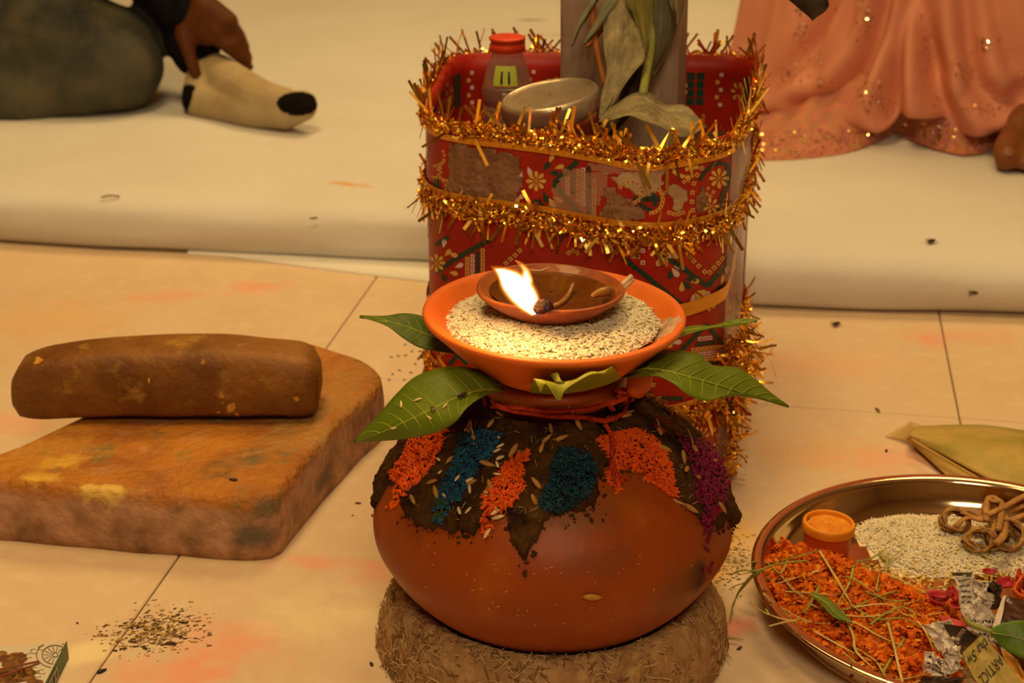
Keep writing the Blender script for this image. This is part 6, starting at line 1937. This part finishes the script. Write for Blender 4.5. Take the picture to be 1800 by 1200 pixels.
def skirt_r(a, z):
    """radius of the pleated outer skirt"""
    a = a % (2 * math.pi)
    zz = max(0, z - .07)
    R0 = .335 - .11 * min(1, zz / .9) + .02 * math.exp(-zz / .06)
    front = max(0, min(1, (a - F0) / .25)) * max(0, min(1, (F1 - a) / .25))
    fold = math.sin(9 * a + 1.1 * math.sin(2 * a)) * .030 * (1 - front)
    c = 0
    if front > 0:
        for q, dep, wid in creases:
            best = 9
            for (a0, z0), (a1, z1) in zip(q[:-1], q[1:]):
                dx, dz = (a1 - a0) * .335, z1 - z0
                px_, pz_ = (a - a0) * .335, z - z0
                t = max(0, min(1, (px_ * dx + pz_ * dz) / (dx * dx + dz * dz + 1e-9)))
                best = min(best, math.hypot(px_ - t * dx, pz_ - t * dz))
            c -= dep * math.exp(-(best / wid) ** 2) - dep * .35 * math.exp(-((best - wid * 2.1) / (wid * 1.1)) ** 2)
    return R0 + fold + c * front + .003 * math.sin(31 * a + 6 * z)
hem_px = [(1325, 186), (1400, 203), (1460, 216), (1500, 224), (1545, 233), (1562, 226), (1572, 206), (1610, 205), (1656, 214), (1674, 234), (1690, 242), (1720, 238), (1760, 226), (1800, 216), (1850, 210)]
hq = sorted(x for x in (cyl(*p) for p in hem_px) if x)
def hem_z(a):
    a = a % (2 * math.pi)
    if hq[0][0] <= a <= hq[-1][0]: return max(MZ + .006, float(np.interp(a, [x[0] for x in hq], [x[1] for x in hq])))
    return .105 + .012 * math.sin(5 * a)
NA, NZ = 420, 46
V, F = [], []
for i in range(NA):
    a = 2 * math.pi * i / NA
    h0 = hem_z(a)
    for j in range(NZ + 1):
        t = (j / NZ) ** 1.6
        z = h0 + (1.02 - h0) * t
        r = skirt_r(a, z)
        # rounded rolled bottom edge
        if j < 4: r -= .016 * (1 - j / 4) ** 2
        V.append((WC.x + r * math.cos(a), WC.y + r * .92 * math.sin(a), z))
for i in range(NA):
    k = (i + 1) % NA
    for j in range(NZ): F.append((i * (NZ + 1) + j, k * (NZ + 1) + j, k * (NZ + 1) + j + 1, i * (NZ + 1) + j + 1))
skirt = mesh('skirt', V, F, m_peach, wom)
sbv = bvh_of(skirt)
# under layer with sequinned border reaching the mattress in lobes
ul_px = [(1280, 268), (1335, 283), (1400, 281), (1470, 273), (1520, 260), (1555, 243), (1578, 233), (1600, 246), (1640, 262), (1690, 273), (1725, 271), (1750, 258), (1790, 240), (1850, 232), (1950, 230)]
ub = []
for p in ul_px:
    q = atz(p[0], p[1], MZ + .002) - WC
    ub.append((math.atan2(q.y, q.x) % (2 * math.pi), math.hypot(q.x, q.y)))
ub.sort()
ub = [(3.2, .33)] + [x for x in ub if x[0] > 3.25] + [(6.0, .33)]
V, F = [], []
for i in range(NA):
    a = 2 * math.pi * i / NA
    rb0 = float(np.interp(a, [x[0] for x in ub], [x[1] for x in ub])) if 3.2 <= a <= 6.0 else .33
    rt = .25
    for j in range(17):
        t = j / 16
        z = MZ + .0022 + .14 * t ** 2.6
        r = rb0 + (rt - rb0) * t + .006 * math.sin(38 * a + 3 * t) * (1 - t) * t * 3
        V.append((WC.x + r * math.cos(a), WC.y + r * math.sin(a), z))
for i in range(NA):
    k = (i + 1) % NA
    for j in range(16): F.append((i * 17 + j, k * 17 + j, k * 17 + j + 1, i * 17 + j + 1))
hem = mesh('hem_border', V, F, m_hem, wom)
hbv = bvh_of(hem)
SQV = [(.5 * math.cos(k * math.pi / 3), .5 * math.sin(k * math.pi / 3), 0) for k in range(6)]
SQF = [(0, 1, 2, 3), (0, 3, 4, 5)]
def sequins(pts, bvh, name, par, s=(.0022, .004)):
    out = []
    for (x, y) in pts:
        p, nn = hit(bvh, x, y)
        if p is None or p.y < 2.0: continue
        nn = (nn + Vector((random.gauss(0, .45), random.gauss(0, .3), random.gauss(.25, .4)))).normalized()
        q = random.uniform(*s)
        out.append(T34(p + (CAMP - p).normalized() * .0025, nn, q, q, 1))
    o = bulk(name, SQV, SQF, out, [m_seq, m_seqg], par, False); o['kind'] = 'stuff'
random.seed(9)
pts = [(1470, 15), (1527, 18), (1388, 83), (1380, 125), (1512, 122), (1520, 145), (1525, 150), (1440, 140), (1530, 180), (1545, 170), (1552, 190), (1540, 165), (1628, 75), (1633, 105), (1648, 170), (1690, 120), (1693, 118), (1735, 75), (1708, 92), (1690, 127), (1755, 190), (1782, 192), (1748, 200), (1710, 178), (1770, 195), (1795, 130)]
for k in range(320):
    c = random.choice([(1525, 150, 14, 10), (1545, 180, 16, 14), (1440, 140, 14, 20), (1690, 130, 8, 16), (1735, 190, 40, 8), (1380, 130, 12, 12), (1520, 30, 10, 20), (1630, 80, 8, 24), (1728, 78, 8, 8), (1410, 60, 6, 30)])
    pts.append((random.gauss(c[0], c[2]), random.gauss(c[1], c[3])))
sequins(pts, sbv, 'sequins', skirt)
pts = [(x, 282 - (x - 1330) * .03 + random.gauss(0, 3)) for x in range(1330, 1480, 9)] + [(random.uniform(1330, 1560), random.uniform(228, 280)) for _ in range(260)] + [(random.uniform(1585, 1745), random.uniform(215, 268)) for _ in range(170)]
sequins(pts, hbv, 'sequins', hem)
# body: foot with toes in front, trunk and head above
fY = 2.36
foot0 = A(1850, 215, 2.44)
toes = []
for k, (x, y, r, Yo) in enumerate(((1769, 283, .0185, 2.225), (1806, 290, .0125, 2.215), (1834, 292, .0115, 2.22), (1858, 292, .0105, 2.235), (1880, 290, .0095, 2.255))):
    b = A(x + 16 - k * 2, y - 45, Yo + .07)
    tpt = A(x, y, Yo); tpt.z = MZ + r + .0005
    toes.append([(Vector((b.x, b.y, MZ + .030)), r * 1.25), (tpt + Vector((.004, .022, .008)), r * 1.0), (tpt, r)])
body2 = blob('body', toes + [[(Vector((.735, 2.31, .105)), .030), (Vector((.80, 2.43, .125)), .038), (Vector((.86, 2.54, .14)), .042), (Vector((.86, 2.60, .30)), .05), (Vector((.84, 2.62, .90)), .08)],
    [(Vector((.775, 2.30, .098)), .026), (Vector((.84, 2.43, .115)), .032)], [(Vector((.62, 2.62, .11)), .035), (Vector((.62, 2.62, .9)), .08)], [(Vector((.62, 2.56, .095)), .028), (Vector((.62, 2.66, .11)), .035)],
    [(Vector((.73, 2.62, .9)), .13), (Vector((.73, 2.62, 1.30)), .12), (Vector((.73, 2.61, 1.42)), .055), (Vector((.73, 2.60, 1.50)), .05)], [(Vector((.73, 2.58, 1.57)), .085), (Vector((.73, 2.58, 1.64)), .09)],
    [(Vector((.58, 2.62, 1.34)), .055), (Vector((.52, 2.58, 1.08)), .042), (Vector((.56, 2.42, .95)), .032)], [(Vector((.88, 2.62, 1.34)), .055), (Vector((.95, 2.58, 1.08)), .042), (Vector((.90, 2.42, .95)), .032)]], .0055, m_skin2, wom, 4, None, MZ + .0008)
m_nail = M('toenail', (.27, .11, .045), rough=.45)
tp = toes[0][2][0]
o = lathe('toenail', smooth_prof([(.0005, .0012), (.004, .0010), (.0066, 0)], 4), m_nail, body2, 20, tp + Vector((-.002, -.0120, .0128)), Matrix.Rotation(math.radians(45), 3, 'X') @ Matrix.Diagonal((1, 1.15, 1)))
blouse = blob('blouse', [[(Vector((.73, 2.62, .94)), .14), (Vector((.73, 2.62, 1.30)), .135)], [(Vector((.60, 2.62, 1.33)), .07), (Vector((.54, 2.60, 1.16)), .055)], [(Vector((.86, 2.62, 1.33)), .07), (Vector((.93, 2.60, 1.16)), .055)]], .014, m_peach, wom, 5)

# ------------------------------------------------------------------ folded leaf parcel behind the plate
m_par = M('folded_leaf_pale', (.72, .50, .16), rough=.5, c2=(.62, .42, .11), nscale=10, stretch=(1, 1, 1), bump=.15, bscale=60, tl=.35)
m_par2 = M('folded_leaf_green', (.66, .48, .14), rough=.5, c2=(.44, .36, .07), nscale=14, bump=.15, bscale=60, tl=.3)
m_film = M('pale_film', (.62, .42, .12), rough=.35, alpha=.45)
pc = empty('folded_leaf', atz(1700, 800, 0)); tag(pc, 'flat folded pale green leaf lying on the floor behind the plate', 'leaf')
def sheet3(name, rows, mat, parent, n=16, th=.0008):
    V, F = [], []
    for i in range(n + 1):
        q = [lerp_poly(r, i / n) for r in rows]
        for j in range(n + 1): V.append(lerp_poly(q, j / n))
    for i in range(n):
        for j in range(n): F.append((i * (n + 1) + j, (i + 1) * (n + 1) + j, (i + 1) * (n + 1) + j + 1, i * (n + 1) + j + 1))
    o = mesh(name, V, F, mat, parent); s_ = o.modifiers.new('t', 'SOLIDIFY'); s_.thickness = th; apply_mods(o)
    return o
Z = atz
sheet3('lower_fold', [[Z(1594, 772, .006), Z(1625, 800, .006), Z(1672, 842, .006), Z(1720, 880, .006)], [Z(1596, 770, .012), Z(1650, 800, .012), Z(1710, 838, .012), Z(1780, 880, .011)], [Z(1598, 768, .012), Z(1700, 790, .013), Z(1800, 830, .013), Z(1900, 870, .012)]], m_par, pc)
sheet3('upper_fold', [[Z(1602, 770, .016), Z(1660, 800, .017), Z(1720, 832, .017), Z(1790, 866, .015)], [Z(1596, 762, .019), Z(1680, 780, .026), Z(1780, 810, .026), Z(1900, 850, .022)], [Z(1605, 752, .014), Z(1700, 756, .020), Z(1800, 772, .020), Z(1920, 800, .016)], [Z(1620, 748, .004), Z(1720, 746, .006), Z(1800, 756, .006), Z(1920, 778, .005)]], m_par2, pc)
sheet3('pale_tip', [[Z(1556, 766, .002), Z(1575, 770, .003), Z(1598, 774, .006)], [Z(1575, 756, .004), Z(1590, 758, .007), Z(1604, 764, .012)], [Z(1600, 740, .002), Z(1612, 744, .006), Z(1622, 750, .012)]], m_film, pc)
for pts in ([(1602, 772), (1660, 806), (1722, 842), (1790, 878)], [(1640, 770), (1700, 796), (1760, 826)], [(1660, 766), (1730, 788), (1800, 822)]):
    tube('rib', [Z(p[0], p[1], .021) for p in pts], .0014, m_par, pc, 6, sub=4)

# ------------------------------------------------------------------ incense packet at the lower left
m_card = M('white_card', (.62, .56, .44), rough=.45, coat=.1)
m_cgreen = M('green_card', (.035, .10, .025), rough=.45, coat=.1)
m_cbrown = M('print_brown', (.13, .045, .015), rough=.6, c2=(.26, .13, .03), nscale=160, lo=.42, hi=.6)
m_cline = M('print_line', (.20, .12, .06), rough=.6)
HP = .016
ca = atz(117, 1127, HP); cb = atz(80, 1200, HP)
e1 = (cb - ca).normalized(); e2 = Vector((e1.y, -e1.x, 0))
if e2.x > 0: e2 = -e2
e2 = (atz(0, 1137, HP) - ca).normalized()
L1, L2 = .13, .12
pkc = empty('incense_packet', (ca + e1 * L1 / 2 + e2 * L2 / 2) - Vector((0, 0, HP)))
tag(pkc, 'white and green printed incense packet on the floor at lower left', 'packet')
def quadbox(name, a, u, w, z0, z1, mat, parent):
    V = [a + d + Vector((0, 0, z - a.z)) for z in (z0, z1) for d in (Vector(), u, u + w, w)]
    return mesh(name, V, [(3, 2, 1, 0), (4, 5, 6, 7), (0, 1, 5, 4), (1, 2, 6, 5), (2, 3, 7, 6), (3, 0, 4, 7)], mat, parent, False)
quadbox('carton', ca, e1 * L1, e2 * L2, .0004, HP, m_card, pkc)
out_n = -(e2 - e1 * e2.dot(e1)).normalized()
fa = ca + out_n * .0003
V = [fa + Vector((0, 0, 0)), fa + e1 * L1, fa + e1 * L1 + Vector((0, 0, -HP + .0006)), fa + Vector((0, 0, -HP + .0006))]
V2 = [p - out_n * .0006 for p in V]
mesh('green_side', V + V2, [(0, 1, 2, 3), (7, 6, 5, 4), (0, 4, 5, 1), (1, 5, 6, 2), (2, 6, 7, 3), (3, 7, 4, 0)], m_cgreen, pkc, False)
fb = fa + out_n * .0004
def onside(t, h): return fb + e1 * t + Vector((0, 0, -h))
mb = MB()
mb.add([onside(.030, .003), onside(.056, .003), onside(.056, .013), onside(.030, .013)], [(0, 1, 2, 3)])
mb.build('barcode_panel', m_card, pkc, False)
fb = fa + out_n * .0007
mb = MB()
for k in range(12):
    t = .032 + k * .0019; w = random.choice((.0005, .0009, .0012))
    mb.add([onside(t, .0042), onside(t + w, .0042), onside(t + w, .0118), onside(t, .0118)], [(0, 1, 2, 3)])
mb.build('barcode_bars', m_ink, pkc, False)
def top(x, y, dz=.0004):
    return atz(x, y, HP + dz)
def disc(mb, cx, cy, rx, ry, a0, a1, n, dz, mi=0):
    vs = [top(cx, cy, dz)] + [top(cx + rx * math.cos(a0 + (a1 - a0) * k / n), cy + ry * math.sin(a0 + (a1 - a0) * k / n), dz) for k in range(n + 1)]
    mb.add(vs, [(0, k + 1, k + 2) for k in range(n)], mi)
def on_top(x, y):
    return inpoly(x, y, [(-60, 1143), (117, 1127), (80, 1200), (60, 1240), (-60, 1240)])
mb = MB()
def ringarc(cx, cy, rx, ry, w, dz, a0=0, a1=6.2832, n=40):
    for k in range(n):
        b0, b1 = a0 + (a1 - a0) * k / n, a0 + (a1 - a0) * (k + 1) / n
        q = [(cx + (rx + o_) * math.cos(b), cy + (ry + o_ * ry / rx) * math.sin(b)) for b, o_ in ((b0, 0), (b1, 0), (b1, w), (b0, w))]
        if all(on_top(*z_) for z_ in q): mb.add([top(*z_, dz) for z_ in q], [(0, 1, 2, 3)])
ringarc(95, 1150, 30, 22, 1.5, .0006); ringarc(97, 1150, 22, 16, 1.8, .0006); ringarc(97, 1150, 4, 3, 1.5, .0006)
for k in range(14):
    a = k * 2 * math.pi / 14
    q = [(97 + r * math.cos(a + d), 1150 + r * .73 * math.sin(a + d)) for r, d in ((6, -.06), (20, -.035), (20, .035), (6, .06))]
    if all(on_top(*z_) for z_ in q): mb.add([top(*z_, .0006) for z_ in q], [(0, 1, 2, 3)])
for (cx, cy) in ((60, 1144), (74, 1138), (50, 1152), (62, 1176), (74, 1180), (52, 1168), (66, 1186)):
    ringarc(cx, cy, 6, 3.5, 1.2, .0005, .5, 5.2, 12)
mb.build('printed_wheel', m_cline, pkc, False)
mb = MB()
for (cx, cy, rx, ry) in ((22, 1160, 24, 13), (0, 1152, 16, 8), (34, 1152, 12, 6), (30, 1186, 34, 14), (5, 1190, 26, 14), (45, 1180, 18, 9), (62, 1200, 16, 6)):
    vs = [top(cx + rx * (1 + .18 * math.sin(5 * a + cx)) * math.cos(a), cy + ry * (1 + .18 * math.sin(4 * a)) * math.sin(a), .0005 + .00005 * (cx % 5)) for a in [k * math.pi / 12 for k in range(24)]]
    mb.add(vs, [tuple(range(24))])
mb.build('printed_cones', m_cbrown, pkc, False)
mb = MB()
for (x0, y0, x1, y1) in ((-20, 1178, 68, 1160), (-10, 1190, 70, 1163)):
    mb.add([top(x0, y0, .0009), top(x1, y1, .0009), top(x1, y1 + 2.5, .0009), top(x0, y0 + 3, .0009)], [(0, 1, 2, 3)])
mb.build('printed_sticks', M('print_red_brown', (.22, .05, .02)), pkc, False)

# ------------------------------------------------------------------ crumbs and dust on the floor
m_dust = [M('earth_crumb', (.32, .19, .06), rough=.95, c2=(.13, .07, .02), nscale=80), M('earth_crumb_pale', (.48, .31, .11), rough=.95), M('earth_crumb_dark', (.07, .040, .014), rough=.95)]
out, idx = [], []
random.seed(41)
for k in range(620):
    x = random.gauss(270, 45); y = 1110 - (x - 268) * .12 + random.gauss(0, 18)
    if not (150 < x < 380): continue
    p = atz(x, y, 0); l = random.choice((.0015, .002, .003, .0045)) * random.uniform(.7, 1.3)
    out.append(T34((p.x, p.y, .0005), Vector((random.gauss(0, .15), random.gauss(0, .15), 1)), l, l * 1.5, l * .6, Vector((1, random.uniform(-.2, .8), 0)))); idx.append(random.choice((0, 0, 1, 1, 1, 2)) if random.random() > .1 else 2)
o = bulk('earth_crumbs', GV, GF, out, m_dust, None, True, idx); tag(o, 'patch of dry brown earth crumbs across the floor joint at lower left', 'dirt', kind='stuff')
out = []
for k in range(260):
    x = random.gauss(1285, 22); y = random.gauss(985, 26)
    p = atz(x, y, 0)
    if math.hypot(p.x - PX, p.y - PY) < .145 or math.hypot(p.x - CX, p.y - CY) < .19: continue
    l = random.uniform(.001, .004)
    out.append(T34((p.x, p.y, .0005), Vector((0, 0, 1)), l, l * 1.6, l * .5, Vector((1, random.uniform(-.6, .6), 0))))
o = bulk('powder_crumbs', GV, GF, out, [M('grey_green_crumb', (.20, .17, .085), rough=.95), m_dust[1]]); tag(o, 'grey green powder crumbs between the pot and the plate', 'dirt', kind='stuff')
def crumb(x, y, L, mat, label, z=0, flat=.5, name='crumb', cat='crumb', ang=None):
    p = atz(x, y, z)
    V, F = grain_shape(1, .5, 7, (-.5, -.35, -.1, .2, .42, .5), (.25, .8, 1, .85, .5, .15))
    V = [Vector(q) * (1 + .25 * noise.noise(Vector(q) * 3 + Vector((x, y, 0)))) for q in V]
    a = random.uniform(0, 6.28) if ang is None else ang
    V = [p + Vector((q.x * math.cos(a) * L - q.y * math.sin(a) * L, q.x * math.sin(a) * L + q.y * math.cos(a) * L, (q.z * flat + .25 * flat * 1.02) * L)) for q in V]
    o = mesh(name, V, F, mat); tag(o, label, cat)
    return o
m_seed = M('dark_seed', (.07, .008, .010), rough=.4); m_blk = M('black_seed', (.010, .016, .018), rough=.35); m_gst = M('green_crumb', (.06, .07, .04), rough=.8)
crumb(178, 1181, .0085, m_blk, 'black oval seed on the floor right of the incense packet', name='seed', cat='seed', ang=.7)
crumb(630, 885, .006, m_seed, 'dark red seed on the floor between slab and pot', name='seed', cat='seed', ang=-.1)
crumb(1300, 1140, .006, m_seed, 'dark red seed on the floor left of the plate', name='seed', cat='seed', ang=.9)
crumb(300, 1132, .009, m_dust[2], 'biggest dark clod in the earth crumbs at lower left')
crumb(255, 1140, .006, m_dust[2], 'smaller dark clod in the earth crumbs beside the joint')
crumb(136, 1095, .0035, m_dust[2], 'lone dark speck above the incense packet')
crumb(653, 1168, .006, m_dust[2], 'small earth clod left of the mud ring')
crumb(1558, 793, .006, m_dust[2], 'small dark crumb beside the folded leaf tip')
crumb(410, 844, .008, m_drybl, 'black crumb lying on the turmeric slab', SZ + .0005)
crumb(620, 906, .003, m_gst, 'tiny green crumb below the dark red seed')
GRPD = 'green specks on the floor left of the tin'
for (x, y) in ((688, 628), (700, 626), (713, 625), (724, 618), (702, 651), (690, 658), (711, 668), (730, 640), (684, 668), (722, 655), (745, 660), (712, 606), (735, 606)):
    o = crumb(x, y, .0045, m_gst, 'tiny green speck on the floor between slab and tin'); o['group'] = GRPD
# wilted grass tuft on the floor right of the ring
gt = empty('grass_tuft', atz(1260, 1120, 0)); tag(gt, 'wilted grass tuft on the floor between mud ring and plate', 'grass')
for pts in ([(1238, 1096), (1250, 1118), (1268, 1136), (1286, 1158)], [(1242, 1110), (1256, 1128), (1280, 1150)], [(1240, 1102), (1262, 1124), (1275, 1146)], [(1262, 1124), (1285, 1120), (1308, 1124)], [(1225, 1052), (1216, 1070), (1212, 1080)], [(1236, 1094), (1246, 1112), (1262, 1130)]):
    P_ = [atz(q[0], q[1], .003 + .002 * random.random()) for q in pts]
    tube('blade', P_, [.0013] * (len(P_) - 1) + [.0004], random.choice(m_gr), gt, 5, .6, sub=4)
# flies and bits on the mattress and floor
up_n = Vector((0, 0, 1))
def yfront(x): return float(np.interp(x, ex, ey))
for (x, y, s, lb_, onm) in ((1637, 428, .013, 'dark fly on the mattress edge at the right', True), (1711, 513, .012, 'dark fly low on the mattress front at the far right', 'front'), (1470, 573, .012, 'dark fly on the floor just in front of the mattress', False)):
    if onm == 'front':
        p = aty(x, y, 1.80); 
        for _ in range(6): p = aty(x, y, yfront(p.x) - .005)
        fly(p, Vector((0, -1, .15)).normalized(), s, lb_, .4)
    else:
        z = mat_z(*atz(x, y, MZ).xy) + .001 if onm else 0
        fly(atz(x, y, z), up_n, s, lb_, .5)
p = aty(551, 402, yfront(-.22) - .008)
crumb(931, 38, .030, m_drybl, 'dark smudge of debris far back on the mattress', MZ + .001, .15, 'debris', 'debris', 0)
crumb(551, 385, .010, m_gst, 'small green black pellet at the mattress edge left of the tin', MZ - .002)
for (x0, y0, x1, y1, lb_) in ((178, 346, 210, 345, 'short twig fibre at the mattress edge far left'), (1540, 718, 1546, 724, 'small straw bit on the floor beside the tile joint')):
    z = MZ + .002 if y0 < 500 else .001
    o = tube('twig', [atz(x0, y0, z), atz((x0 + x1) / 2, (y0 + y1) / 2 - 2, z + .002), atz(x1, y1, z)], .0012, m_dust[0], None, 5, sub=3); tag(o, lb_, 'twig')
m_smear = M('orange_stain', (.62, .33, .09), rough=.9, c2=(.68, .42, .16), nscale=40)
mtb = bvh_of(mt)
0 and smear('orange_stain', [(555, 318), (590, 316), (640, 328), (675, 341), (640, 338), (590, 328)], m_smear, mt, mtb, .0005, 4)
